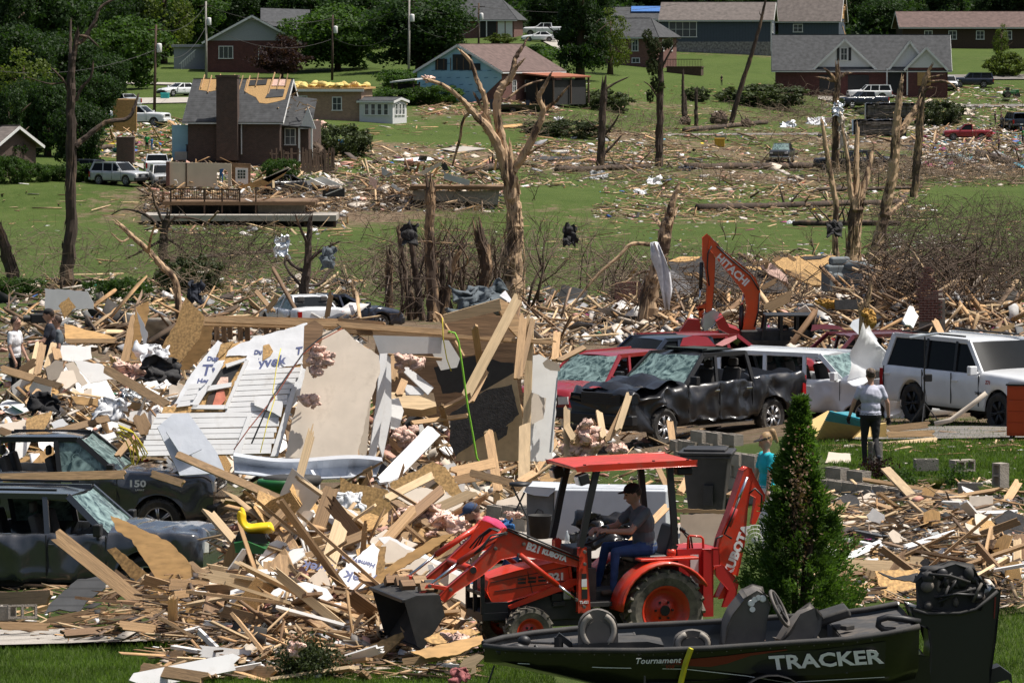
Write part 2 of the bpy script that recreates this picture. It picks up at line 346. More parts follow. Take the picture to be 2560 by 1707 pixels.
m_cnavy=cloth('cloth_navy',(.018,.022,.035));m_cwhite=cloth('cloth_white',(.75,.75,.78));m_cyan=cloth('cloth_cyan',(.01,.4,.48));m_pink=cloth('cloth_pink',(.5,.04,.12))
m_jean=cloth('denim',(.02,.05,.15),.3);m_vest=cloth('vest_yellow',(.5,.75,.02));m_cgreen=cloth('cloth_green',(.02,.28,.06));m_cblue=cloth('cloth_blue',(.03,.12,.3))
m_cyel=cloth('cloth_yellow',(.6,.5,.05));m_glove=cloth('glove_black',(.02,.012,.014));m_boot=mat('boot',(.045,.03,.022),.8);m_capblue=cloth('cap_blue',(.035,.065,.14));m_khaki=cloth('cap_khaki',(.17,.13,.09))
m_leaf=leafmat('leaf_green',(.045,.088,.018));m_leafd=leafmat('leaf_dark',(.025,.052,.014));m_leafy=leafmat('leaf_yellow_green',(.085,.115,.022));m_leafp=leafmat('leaf_purple',(.03,.014,.014))
m_arb=leafmat('arborvitae',(.075,.14,.025),.6,0,.35);m_needle=leafmat('needles_dull',(.045,.06,.022),.4,.2,.25);m_blade=leafmat('grass_blade',(.085,.14,.025),.4,0,.5)
# fast meshes from arrays
def npmesh(name,V,faces,mats,col=None,smooth=False):
 me=bpy.data.meshes.new(name);V=np.asarray(V,np.float32).reshape(-1,3);faces=np.asarray(faces,np.int32);nf,k=faces.shape
 me.vertices.add(len(V));me.vertices.foreach_set('co',V.ravel());me.loops.add(nf*k);me.loops.foreach_set('vertex_index',faces.ravel())
 me.polygons.add(nf);me.polygons.foreach_set('loop_start',np.arange(0,nf*k,k,dtype=np.int32));me.polygons.foreach_set('loop_total',np.full(nf,k,np.int32))
 if smooth:me.polygons.foreach_set('use_smooth',np.ones(nf,bool))
 me.materials.append(mats);me.update(calc_edges=True)
 if col is not None:
  a=me.color_attributes.new('Col','FLOAT_COLOR','POINT');c=np.ones((len(V),4),np.float32);c[:,:3]=col;a.data.foreach_set('color',c.ravel())
 return me
def nrm(a):return a/np.maximum(np.linalg.norm(a,axis=-1,keepdims=True),1e-9)
BOXF=np.array([(3,2,1,0),(4,5,6,7),(0,1,5,4),(1,2,6,5),(2,3,7,6),(3,0,4,7)])
BOXC=np.array([(-1,-1,-1),(1,-1,-1),(1,1,-1),(-1,1,-1),(-1,-1,1),(1,-1,1),(1,1,1),(-1,1,1)],float)*.5
def boxes(C,D,U,S,jag=.0):
 D=nrm(D);A=nrm(np.cross(U,D));B=np.cross(D,A);N=len(C)
 c=np.broadcast_to(BOXC,(N,8,3)).copy()
 if jag:c+=rng.uniform(-jag,jag,c.shape)
 V=C[:,None]+(c[...,0:1]*S[:,None,0:1])*D[:,None]+(c[...,1:2]*S[:,None,1:2])*A[:,None]+(c[...,2:3]*S[:,None,2:3])*B[:,None]
 Fc=(BOXF[None]+np.arange(N)[:,None,None]*8).reshape(-1,4);return V.reshape(-1,3),Fc
def inpoly(n,poly):
 p=np.array(poly,float)
 if len(p)==2:return rng.uniform(p[0,0],p[1,0],n),rng.uniform(p[0,1],p[1,1],n)
 xs=[];ys=[]
 while len(xs)<n:
  x=rng.uniform(p[:,0].min(),p[:,0].max(),4*n);y=rng.uniform(p[:,1].min(),p[:,1].max(),4*n);ins=np.zeros(len(x),bool);j=len(p)-1
  for i in range(len(p)):
   c=((p[i,1]>y)!=(p[j,1]>y))&(x<(p[j,0]-p[i,0])*(y-p[i,1])/(p[j,1]-p[i,1]+1e-9)+p[i,0]);ins^=c;j=i
  xs+=list(x[ins]);ys+=list(y[ins])
 return np.array(xs[:n]),np.array(ys[:n])
 # ground
def groundmat():
 m=mat('lawn',(.06,.1,.02),.95);n,L=nodes(m);n.clear()
 out=n.new('ShaderNodeOutputMaterial');p=n.new('ShaderNodeBsdfPrincipled');L.new(p.outputs[0],out.inputs[0]);p.inputs['Roughness'].default_value=.95;p.inputs['Specular IOR Level'].default_value=.15
 g=n.new('ShaderNodeNewGeometry');P=g.outputs['Position']
 def noise(s,d=5,r=.6):
  x=n.new('ShaderNodeTexNoise');x.inputs['Scale'].default_value=s;x.inputs['Detail'].default_value=d;x.inputs['Roughness'].default_value=r;L.new(P,x.inputs['Vector']);return x.outputs[0]
 def rng_(s,a,b,c=0,d=1):
  x=n.new('ShaderNodeMapRange');x.inputs[1].default_value=a;x.inputs[2].default_value=b;x.inputs[3].default_value=c;x.inputs[4].default_value=d;L.new(s,x.inputs[0]);return x.outputs[0]
 def mix(f,a,b):
  x=n.new('ShaderNodeMix');x.data_type='RGBA';L.new(f,x.inputs[0])
  for s,v in((6,a),(7,b)):
   if isinstance(v,tuple):x.inputs[s].default_value=(*v,1)
   else:L.new(v,x.inputs[s])
  return x.outputs[2]
 gr=mix(rng_(noise(.12,3),.35,.65),(.05,.08,.015),(.072,.105,.023))
 gr=mix(rng_(noise(1.1,6,.7),.45,.75),gr,(.086,.112,.03))
 gr=mix(rng_(noise(6.0,4,.8),.5,.8,0,.7),gr,(.027,.052,.009))
 at_=n.new('ShaderNodeAttribute');at_.attribute_name='dirt'
 ad=n.new('ShaderNodeMath');L.new(at_.outputs['Fac'],ad.inputs[0]);L.new(rng_(noise(.55,8,.72),.3,.7,-.5,.5),ad.inputs[1])
 d=mix(rng_(noise(2.6,6,.7),.35,.7),(.1,.065,.038),(.24,.18,.125))
 c=mix(rng_(ad.outputs[0],.35,.75),gr,d);L.new(c,p.inputs['Base Color'])
 b=n.new('ShaderNodeBump');b.inputs['Strength'].default_value=.9;b.inputs['Distance'].default_value=.12;L.new(noise(4.0,8,.8),b.inputs['Height']);L.new(b.outputs[0],p.inputs['Normal']);return m
m_lawn=groundmat()
# bare soil patches: px, depth, half width px, half depth m, amount
DIRT=[(p,d,a*1.15,b*1.2,.9)for p,d,a,b,h in MOUNDS]+[(700,62,520,7,.8),(1420,63,330,7,1.0),(2330,65,330,6,.8),(1280,100,1500,12,.9),(1280,150,1700,26,.85),(2000,165,800,20,.8),(1800,330,900,10,.4),(1500,395,900,10,.5),(1900,440,900,11,.7),(2300,470,500,14,.75),(2250,430,500,10,.8),(1000,400,500,10,.7),(700,330,500,14,.8),(600,380,260,14,.6),(1150,455,260,7,.6),(1900,500,700,10,.5),(2000,605,500,4,.5)]
_DW=[((p-1280)/F*d,d,a/F*d,b,h)for p,d,a,b,h in DIRT]
def dirtness(X,Y):
 v=np.zeros_like(X)
 for mx,md,rx,ry,h in _DW:v=np.maximum(v,h*np.exp(-(((X-mx)/rx)**2+((Y-md)/ry)**2)**2*.8))
 return v
pxs=np.linspace(-1500,4060,150);ds=np.concatenate([np.arange(18,110,1.2),np.arange(110,260,3),np.arange(260,700,5),np.arange(700,1500,40)])
PXg,Dg=np.meshgrid(pxs,ds);Xg=(PXg-1280)/F*Dg;Zg=ground(Xg,Dg)
n0,n1=PXg.shape;ii,jj=np.meshgrid(np.arange(n0-1),np.arange(n1-1),indexing='ij');q0=(ii*n1+jj).ravel()
me=npmesh('ground',np.stack([Xg,Dg,Zg],-1),np.stack([q0,q0+1,q0+n1+1,q0+n1],1),m_lawn,smooth=True)
da=me.attributes.new('dirt','FLOAT','POINT');da.data.foreach_set('value',dirtness(Xg,Dg).ravel().astype(np.float32))
tag(link('ground',me),kind='structure')
def strip(name,A,B,m,lift=.05,n=40):
 def res(ch):
  ch=np.array(ch,float);t=np.linspace(0,len(ch)-1,n);return np.interp(t,np.arange(len(ch)),ch[:,0]),np.interp(t,np.arange(len(ch)),ch[:,1])
 ax,ay=res(A);bx,by=res(B);Pa=hits(ax,ay,ground);Pb=hits(bx,by,ground);mb=MB();rows=[]
 for a,b in zip(Pa,Pb):
  row=[]
  for t in np.linspace(0,1,5):
   p=a*(1-t)+b*t;row.append((p[0],p[1],gz(p[0],p[1])+lift))
  rows.append(row)
 mb.grid(rows);o=mb.build(name,m,None,smooth=True);return tag(o,kind='structure')
strip('driveway',[(-60,1586),(540,1576),(700,1560)],[(-60,1626),(480,1612),(700,1590)],m_conc,.07)
strip('driveway',[(2100,1074),(2700,1066)],[(2130,1104),(2700,1098)],m_asph,.05)
strip('road',[(330,248),(480,246),(560,236)],[(330,262),(480,259),(560,250)],m_conc,.12)
strip('road',[(250,206),(520,212)],[(250,211),(520,217)],m_conc,.15)
strip('road',[(330,412),(385,438),(395,470)],[(400,412),(420,438),(430,470)],m_conc,.12)
strip('road',[(1650,336),(2050,333)],[(1650,340),(2050,338)],m_asph,.06)
strip('house_floor',[(1130,1330),(1740,1318)],[(1180,1410),(1760,1400)],m_conc,.06)
strip('driveway',[(1340,96),(1400,130),(1390,150)],[(1410,96),(1440,130),(1430,150)],m_conc,.15)
strip('driveway',[(2045,236),(2200,248)],[(2045,250),(2150,266)],m_conc,.15)
strip('road',[(2330,190),(2700,188)],[(2330,202),(2700,200)],m_asph,.15)
strip('road',[(2280,264),(2700,262)],[(2280,270),(2700,268)],m_asph,.12)
# grass blades on the lawns close enough to show them
def blades(polys,hmin,hmax,wd):
 Vs=[]
 for poly,n in polys:
  x,y=inpoly(n,poly);P=hits(x,y,ground);P=P[~np.isnan(P[:,0])];k=dirtness(P[:,0],P[:,1])<rng.uniform(.25,.95,len(P));P=P[k]
  N=len(P);a=rng.uniform(0,2*PI,N);h=rng.uniform(hmin,hmax,N);dr=np.stack([np.cos(a),np.sin(a),np.zeros(N)],1);ln=rng.normal(0,.35,(N,2))
  tip=P+np.stack([ln[:,0]*h,ln[:,1]*h,h],1);w_=wd*rng.uniform(.6,1.3,N)[:,None]
  Vs.append(np.stack([P-dr*w_,P+dr*w_,tip],1))
 V=np.concatenate(Vs);N=len(V);me=npmesh('grass',V.reshape(-1,3),np.arange(N*3).reshape(-1,3),m_blade);o=link('grass',me);return o
tag(blades([([(-60,1560),(800,1560),(900,1720),(-60,1720)],30000),([(760,1560),(1250,1520),(1400,1720),(780,1720)],20000),([(2280,1440),(2640,1440),(2640,1720),(2200,1720)],16000)],.035,.09,.006),'short green grass on the lawn below the wreckage','grass',kind='stuff')
tag(blades([([(2000,1090),(2180,1040),(2640,1060),(2640,1270),(2200,1290)],34000)],.04,.09,.01),'green lawn behind the low block wall','grass',kind='stuff')
# leaves and trees
def leafquads(C,size,out=None,flat=.0):
 N=len(C);nn=rng.normal(size=(N,3))
 if out is not None:nn=nn*.8+out*1.1
 nn[:,2]+=flat;nn=nrm(nn);a=nrm(np.cross(nn,rng.normal(size=(N,3))));b=np.cross(nn,a);s=size*rng.uniform(.55,1.3,(N,1))
 V=np.stack([C-a*s*.5,C+b*s*.32,C+a*s*.5,C-b*s*.32],1);return V.reshape(-1,3),np.arange(N*4).reshape(-1,4)
def crown(name,m,r,nclump,per,leaf,hollow=.35,cl=.28,low=-.75):
 u=nrm(rng.normal(size=(nclump,3)));rad=rng.uniform(hollow,1,nclump)**.5
 lob=1+.28*np.sin(u[:,0]*3.1+rng.uniform(0,6))*np.sin(u[:,1]*2.7+rng.uniform(0,6))+.18*np.sin(u[:,2]*5+rng.uniform(0,6))
 u[:,2]=np.maximum(u[:,2],low);c=u*(rad*lob)[:,None]*np.array(r)
 C=np.repeat(c,per,0);O=np.repeat(u,per,0);sz=np.repeat(rng.uniform(.6,1.25,nclump),per)[:,None]
 off=nrm(rng.normal(size=(len(C),3)))*rng.uniform(.2,1,(len(C),1))**.5*cl*min(r)*sz;off[:,2]*=.7
 V,Fc=leafquads(C+off,leaf,nrm(off)*.6+O*.5);return npmesh(name,V,Fc,m)
def treemesh_trunk(h,r,lean=0.0,limbs=5):
 mb=MB();pts=[Vector((lean*t*h+random.uniform(-.1,.1)*r*3*t,random.uniform(-.1,.1)*r*3*t,h*t))for t in np.linspace(0,1,6)]
 mb.tube(pts,[r*1.25,r,r*.85,r*.7,r*.5,r*.2],8)
 for i in range(limbs):
  t=random.uniform(.3,.8);p=Vector((lean*t*h,0,h*t));a=random.uniform(0,2*PI);l=h*random.uniform(.2,.4)
  mb.tube([p,p+Vector((cos(a)*l*.5,sin(a)*l*.5,l*.35)),p+Vector((cos(a)*l,sin(a)*l,l*.8))],[r*.45,r*.3,r*.08],6)
 return mb
PROTO={}
def protos():
 for k,(m,r,ncl,per,lf)in{'round':(m_leaf,(4.6,4.6,4.6),230,60,.46),'tall':(m_leafd,(4.2,4.2,7.0),280,60,.5),'loose':(m_leafy,(4.2,4.2,5.0),90,46,.42),'dark':(m_leafd,(5.5,5.5,6.0),300,60,.52),'bush':(m_leaf,(1.3,1.3,.9),170,46,.13),'bushy':(m_leafy,(1.3,1.0,.7),120,46,.12),'purple':(m_leafp,(2.6,2.6,2.5),110,46,.3),'juniper':(m_needle,(2.5,1.8,1.1),150,60,.17)}.items():
  PROTO[k]=(crown('crown',m,r,ncl,per,lf),r)
 PROTO['_trunk']=treemesh_trunk(1,.045).mesh('trunk',m_bark,True)
protos()
def tree(px,d,hpx_top,kind,label,width=1.0,low=.28,py=None,name='leafy_tree',cat='tree',group='leafy trees around the houses',zoff=0.0):
 me,r=PROTO[kind];b=base(px,d);top=at(px,hpx_top,d).z;h=max(top-b.z,1.0)
 t=thing(name,label,cat,b,random.uniform(0,6),group)
 tr=link('trunk',PROTO['_trunk'],t);tr.scale=(h*.9,h*.9,h*.8)
 c=link('crown',me,t);s=h*(1-low)/2/r[2]/1.08;c.scale=(s*width,s*width,s);c.location=(0,0,h*low+r[2]*s*.98);c.rotation_euler=(0,0,random.uniform(0,6));return t
def shrub(px,d,hpx_top,kind,label,width=1.0,name='shrub',group=None):
 me,r=PROTO[kind];b=base(px,d);h=max(at(px,hpx_top,d).z-b.z,.3);t=thing(name,label,'shrub',b,random.uniform(0,6),group)
 c=link('foliage',me,t);s=h/(1.75*r[2]);c.scale=(s*width,s*width,s);c.location=(0,0,h*.43)
 st=link('stem',PROTO['_trunk'],t);st.scale=(h*.5,h*.5,h*.6);return t
def chain3(ch,d,dd=0.0):
 n=len(ch);pts=[];rad=[]
 for i,(x,y,r)in enumerate(ch):
  dep=d+dd*i/max(1,n-1);pts.append(at(x,y,dep));rad.append(r/F*dep)
 return pts,rad
def smoothc(pts,rad,k=3,wob=.0):
 P=[];Q=[]
 for i in range(len(pts)-1):
  p0=pts[max(i-1,0)];p1=pts[i];p2=pts[i+1];p3=pts[min(i+2,len(pts)-1)]
  for j in range(k):
   t=j/k;P.append(.5*((2*p1)+(p2-p0)*t+(2*p0-5*p1+4*p2-p3)*t*t+(3*p1-p0-3*p2+p3)*t**3)+Vector((random.uniform(-1,1),random.uniform(-1,1),0))*wob*rad[i]);Q.append(rad[i]*(1-t)+rad[i+1]*t)
 P.append(pts[-1]);Q.append(rad[-1]);return P,Q
def snag(label,d,trunk,branches=(),m=None,name='broken_tree',group='trees stripped by the storm',splinter=True,root=True,twigs=0):
 m=m or m_snag;pts,rad=chain3(trunk,d);g=gz(pts[0].x,d)
 if root and pts[0].z>g+.02:
  pts.insert(0,Vector((pts[0].x,d,g-.15)));rad.insert(0,rad[0]*1.2)
 b0=Vector((pts[0].x,d,max(g,pts[0].z)if not root else g));t=thing(name,label,'tree',b0,0,group)
 loc=lambda P:[p-b0 for p in P]
 P,Q=smoothc(pts,rad,6,.14);mb=MB();mb.tube(loc(P),Q,13,jit=.15)
 if splinter:
  top=P[-1]-b0;r=Q[-1];up=(P[-1]-P[-3]).normalized()
  for i in range(7):
   a=random.uniform(0,2*PI);o=Vector((cos(a),sin(a),0))*r*.7;l=r*random.uniform(1.5,5)
   mb.tube([top+o-up*r,top+o*1.1+up*l*.5,top+o*1.2+up*l],[r*.4,r*.25,r*.03],4)
 for i in range(46 if splinter else 0):
  k=random.randrange(1,len(P)-1);r=Q[k];an=random.uniform(0,2*PI);o=Vector((cos(an),sin(an),0));c_=P[k]-b0+o*r*.9;l=r*random.uniform(1.0,4.5);ax_=(P[k+1]-P[k-1]).normalized()*random.choice((1,-1));mb.tube([c_-ax_*l*.5,c_+o*r*.12,c_+ax_*l*.5+o*r*random.uniform(.1,.7)],[r*.16,r*.13,r*.015],4)
 mb.build('trunk',m,t,smooth=False)
 for br in branches:
  dd=random.uniform(-1.2,1.2);bp,brd=chain3(br,d,dd);bp,brd=smoothc(bp,brd,5,.16);mb=MB();mb.tube(loc(bp),brd,9,jit=.16)
  for i in range(12):k=random.randrange(1,len(bp)-1);r=brd[k];o=Vector((random.uniform(-1,1),random.uniform(-1,1),random.uniform(-1,1))).normalized();c_=bp[k]-b0+o*r*.8;ax_=(bp[k+1]-bp[k-1]).normalized();mb.tube([c_-ax_*r*1.5,c_+ax_*r*random.uniform(1,4)+o*r*.6],[r*.22,r*.03],4)
  tip=bp[-1]-b0;up=(bp[-1]-bp[-2]).normalized();r=brd[-1]
  for i in range(3):
   o=Vector((random.uniform(-1,1),random.uniform(-1,1),0))*r*.6;mb.tube([tip+o-up*r*.5,tip+o*1.3+up*r*random.uniform(2,5)],[r*.5,r*.05],4)
  for i in range(twigs):
   k=random.randrange(len(bp)//3,len(bp));q=bp[k]-b0;l=random.uniform(.3,1.1);dv=Vector((random.uniform(-1,1),random.uniform(-1,1),random.uniform(-.3,1)))*l
   mb.tube([q,q+dv*.5+Vector((0,0,.05)),q+dv],[brd[k]*.35,brd[k]*.22,.004],4)
  mb.build('branch',m,t)
 return t
def bare(px,d,h,label,n=26,spread=.7,m=None,name='bare_sapling',r0=.035,group='leafless saplings',lean=0,zoff=0):
 b=base(px,d);t=thing(name,label,'tree',b,0,group);st=MB();tw=MB();m=m or m_twig
 def grow(p,dv,l,r,lev):
  q=p+dv*l*.5+Vector((random.uniform(-1,1),random.uniform(-1,1),random.uniform(-.3,.3)))*l*.07;e=p+dv*l
  (st if lev<2 else tw).tube([p,q,e],[r,r*.8,r*.55],5 if lev<2 else 3,cap=lev<2)
  if lev<4:
   for i in range(random.choice((2,2,3,3))if lev<3 else 2):
    nd=(dv+Vector((random.uniform(-1,1),random.uniform(-1,1),random.uniform(-.45,.5)))*spread).normalized();grow(p.lerp(e,random.uniform(.5,1)),nd,l*random.uniform(.5,.8),r*.5,lev+1)
 for i in range(max(1,n//12)):
  grow(Vector((random.uniform(-.25,.25),random.uniform(-.2,.2),-.05)),Vector((lean+random.uniform(-.4,.4),random.uniform(-.4,.4),1)).normalized(),h*.42,r0,0)
 st.build('trunk',m_bark,t,smooth=True);tag(tw.build('twigs',m,t),kind='stuff');return t
def twigheap(name,label,polys,m,lift=.5,f=surf):
 VV=[];FF=[];o=0
 for poly,n,ln,rd in polys:
  x,y=inpoly(n,poly);P=hits(x,y,f);P=P[~np.isnan(P[:,0])];N=len(P)
  dv=nrm(np.stack([rng.normal(0,1,N),rng.normal(0,.6,N),rng.normal(.25,.55,N)],1));l=ln*rng.uniform(.4,1.4,(N,1));P[:,2]+=rng.uniform(-.05,lift,N)
  bend=rng.normal(0,.16,(N,3))*l;p0=P-dv*l*.3;p1=P+dv*l*.25+bend;p2=P+dv*l*.7+bend*.2;r=rd*rng.uniform(.4,1.5,(N,1))
  a=nrm(np.cross(dv,rng.normal(size=(N,3))));b=np.cross(dv,a);rings=[]
  for p,k in((p0,1),(p1,.7),(p2,.15)):
   for q in range(3):rings.append(p+(a*cos(q*2.094)+b*sin(q*2.094))*r*k)
  V=np.stack(rings,1);f1=[]
  for s_ in range(2):
   for q in range(3):f1.append((s_*3+q,s_*3+(q+1)%3,s_*3+3+(q+1)%3,s_*3+3+q))
  FF.append((np.array(f1)[None]+np.arange(N)[:,None,None]*9).reshape(-1,4)+o);VV.append(V.reshape(-1,3));o+=N*9
 me=npmesh(name,np.concatenate(VV),np.concatenate(FF),m);return tag(link(name,me),label,'branches',kind='stuff')
 # boards, sheets, panels
def adopt(o,parent):
 o.parent=parent;o.matrix_parent_inverse=parent.matrix_basis.inverted();return o
def board(px0,py0,d0,px1,py1,d1,w_=.09,t_=.04,m=None,name='board',label='broken board',cat='board',group=None,jag=True,face=None):
 p=at(px0,py0,d0);q=at(px1,py1,d1);v=q-p;L=v.length;mid=(p+q)/2
 x=v.normalized();u=Vector(face)if face else Vector((random.uniform(-.3,.3),-1,.35));a=u.cross(x).normalized();b=x.cross(a)
 M=Matrix((x,a,b)).transposed().to_4x4();mb=MB();j=.5*w_
 poly=[(-L/2+random.uniform(0,j if jag else 0),-w_/2),(L/2-random.uniform(0,j if jag else 0),-w_/2)]
 if jag:poly+=[(L/2-random.uniform(0,j),-w_*.1),(L/2+random.uniform(0,j),w_*.2)]
 poly+=[(L/2,w_/2),(-L/2,w_/2)]
 if jag:poly+=[(-L/2-random.uniform(0,j),w_*.15),(-L/2+random.uniform(0,j),-w_*.2)]
 mb.prism(poly,-t_/2,t_/2,'z');o=mb.build(name,m or m_lum,None);o.matrix_world=Matrix.Translation(mid)@M;return tag(o,label,cat,group)
def panel(poly,d,lean=0.0,yaw=0.0,t_=.015,m=None,name='panel',label=None,cat='panel',group=None,ref=None,parent=None,rip=0.0,kind=None,warp=0.0):
 cx=sum(p[0]for p in poly)/len(poly);cy=sum(p[1]for p in poly)/len(poly)
 O=at(*(ref or(cx,cy)),d);nv=Vector((sin(R(yaw))*cos(R(lean)),-cos(R(yaw))*cos(R(lean)),sin(R(lean))))
 ux=Vector((cos(R(yaw)),sin(R(yaw)),0));uz=nv.cross(ux)
 if uz.z<0:uz=-uz
 cpos=Vector((0,0,CZ));pts=[]
 if rip:
  q=[]
  for i,p in enumerate(poly):
   p2=poly[(i+1)%len(poly)];q.append(p);n=max(1,int(math.dist(p,p2)/(rip*5)))
   for k in range(1,n):t=k/n;q.append((p[0]+(p2[0]-p[0])*t+random.uniform(-rip,rip),p[1]+(p2[1]-p[1])*t+random.uniform(-rip,rip)))
  poly=q
 for p in poly:
  dr=at(p[0],p[1],1.0)-cpos;t=(O-cpos).dot(nv)/dr.dot(nv);w_=cpos+dr*t-O;pts.append((w_.dot(ux),w_.dot(uz)))
 mb=MB();mb.prism(pts,-t_/2,t_/2,'y')
 o=mb.build(name,m,None);M=Matrix((ux,-nv,uz)).transposed().to_4x4();M.translation=O;o.matrix_world=M
 if parent:adopt(o,parent)
 return tag(o,label,cat if not parent else None,group,kind)
def unit_planks(m):
 out=[]
 for k in range(3):
  mb=MB();a=random.uniform
  mb.prism([(-.5,-.5),(.5-a(.02,.14),-.5),(.42-a(0,.06),-.28),(.5-a(0,.08),-.2),(.43-a(0,.05),-.02),(.5,.1),(.44-a(0,.06),.2),(.5-a(.0,.1),.5),(-.5+a(0,.08),.5),(-.46,.1),(-.49,-.1)],-.5,.5,'z');out.append(mb.mesh('board',m))
 return out
def unit_sheets(m):
 out=[]
 for k in range(5):
  mb=MB();n=random.randint(6,9);poly=[]
  for i in range(n):
   q=2*PI*i/n;r=.5*random.uniform(.72,1.2)/max(abs(cos(q)),abs(sin(q)),.75);poly.append((cos(q)*r,sin(q)*r))
  mb.prism(poly,-.5,.5,'z');out.append(mb.mesh('sheet',m))
 return out
UP={'l':unit_planks(m_lum),'o':unit_planks(m_lumold),'p':unit_planks(m_pale),'w':unit_planks(m_white)}
US={'d':unit_sheets(m_dry),'w':unit_sheets(m_white),'s':unit_sheets(m_osb),'p':unit_sheets(m_ply),'t':unit_sheets(m_tar),'m':unit_sheets(m_metal),'v':unit_sheets(m_vinyl)}
def orient(dv,roll):
 x=Vector(dv).normalized();u=Vector((0,0,1))if abs(x.z)<.95 else Vector((0,1,0));a=u.cross(x).normalized();b=x.cross(a)
 return(Matrix((x,a,b)).transposed()@Matrix.Rotation(roll,3,'X')).to_4x4()
def loose_planks(poly,n,kinds,lr,wr,label,group,tilt=.35,name='board',f=surf,cat='board',bias=None,lift=.0):
 x,y=inpoly(n,poly);P=hits(x,y,f)
 for p in P:
  if np.isnan(p[0]):continue
  L=random.uniform(*lr);a=random.uniform(0,2*PI)if bias is None else random.gauss(*bias);pt=max(-1.2,min(1.2,random.gauss(0,tilt)))
  kk=random.choice(kinds);o=link(name,random.choice(UP[kk]));dv=Vector((cos(a)*cos(pt),sin(a)*cos(pt)*.8,sin(pt)))
  M=orient(dv,random.choice((0,0,PI/2))+random.gauss(0,.35));M.translation=Vector(p)+Vector((0,0,abs(dv.z)*L*.3+.03+lift*random.random()));o.matrix_world=M@Matrix.Diagonal((L,random.uniform(*wr),.038,1));tag(o,'%s %s board %s %s'%('short' if L<.75 else 'long' if L>1.2 else 'middling',{'l':'brown','o':'dark weathered','p':'pale','w':'white painted'}[kk],'lying flat' if abs(pt)<.12 else 'tilted' if abs(pt)<.45 else 'standing steeply',label),cat,group)
def loose_sheets(poly,n,kinds,sr,label,group,tilt=.5,name='sheet_piece',f=surf,cat='sheet',t_=.014,face=.6,lift=0.0):
 x,y=inpoly(n,poly);P=hits(x,y,f)
 for p in P:
  if np.isnan(p[0]):continue
  k=random.choice(kinds);o=link(name,random.choice(US[k]));s=random.uniform(*sr);th=random.gauss(face,tilt)
  M=Matrix.Rotation(random.gauss(0,.7),4,'Z')@Matrix.Rotation(th,4,'X')@Matrix.Rotation(random.gauss(0,.35),4,'Y')@Matrix.Rotation(random.uniform(0,6),4,'Z')
  M.translation=Vector(p)+Vector((0,0,s*.3*abs(sin(th))+.03+lift*random.random()));o.matrix_world=M@Matrix.Diagonal((s,s*random.uniform(.45,1),t_,1));tag(o,'%s %s piece %s %s'%('small' if s<sr[0]+(sr[1]-sr[0])*.4 else 'large',{'d':'beige plaster','w':'white plaster','s':'strand board','p':'plywood','t':'black felt','m':'bare metal','v':'white vinyl'}[k],'lying' if abs(th)<.3 else 'leaning' if abs(th)<.9 else 'standing',label),cat,group)
PAL={'wood':[(.42,.26,.13),(.34,.2,.095),(.48,.33,.19),(.22,.13,.07),(.5,.36,.21)],'old':[(.16,.1,.06),(.1,.065,.04),(.22,.15,.1)],'white':[(.66,.63,.59),(.5,.45,.4),(.7,.68,.66),(.42,.37,.31)],'dry':[(.55,.47,.38),(.6,.53,.45),(.45,.37,.29)],'dark':[(.03,.03,.03),(.05,.045,.04),(.08,.06,.05)],'pink':[(.62,.36,.28),(.55,.28,.22)],'colour':[(.03,.1,.35),(.4,.03,.03),(.02,.2,.12),(.5,.38,.03),(.08,.3,.4),(.3,.05,.15)],'grey':[(.3,.3,.31),(.18,.18,.18),(.4,.4,.4)]}
def rubble(name,label,polys,f=surf,cat='debris'):
 VV=[];FF=[];CC=[];o=0
 for poly,n,sz,mixd,tilt in polys:
  x,y=inpoly(n,poly);P=hits(x,y,f);P=P[~np.isnan(P[:,0])];N=len(P);ks=list(mixd);w_=np.array([mixd[k]for k in ks],float);ch=rng.choice(len(ks),N,p=w_/w_.sum())
  col=np.zeros((N,3));S=np.zeros((N,3))
  for i in range(N):
   k=ks[ch[i]];c=PAL[k][rng.integers(len(PAL[k]))];col[i]=np.array(c)*rng.uniform(.7,1.2)
   if k in('wood','old'):S[i]=(rng.uniform(.8,5.5),rng.uniform(.12,.36),.12)
   elif k in('pink',):S[i]=(rng.uniform(.5,1.2),rng.uniform(.4,.8),.22)
   else:S[i]=(rng.uniform(.5,1.6),rng.uniform(.3,1.1),rng.uniform(.03,.11))
  S*=sz*np.clip(rng.lognormal(-.35,.5,(N,1)),.25,1.7);a=rng.uniform(0,2*PI,N);pt=np.clip(rng.normal(0,tilt,N),-1.2,1.2)
  D=np.stack([np.cos(a)*np.cos(pt),np.sin(a)*np.cos(pt),np.sin(pt)],1);U=nrm(np.stack([rng.normal(0,tilt*1.3,N),rng.normal(-.3*tilt*2,tilt*1.3,N),np.ones(N)],1))
  P[:,2]+=np.abs(np.sin(pt))*S[:,0]*.3+.01+rng.uniform(0,.12*sz,N);V,Fc=boxes(P,D,U,S,.12);VV.append(V);FF.append(Fc+o);CC.append(np.repeat(col,8,0));o+=len(V)
 me=npmesh(name,np.concatenate(VV),np.concatenate(FF),m_rubble,np.concatenate(CC));return tag(link(name,me),label,cat,kind='stuff')
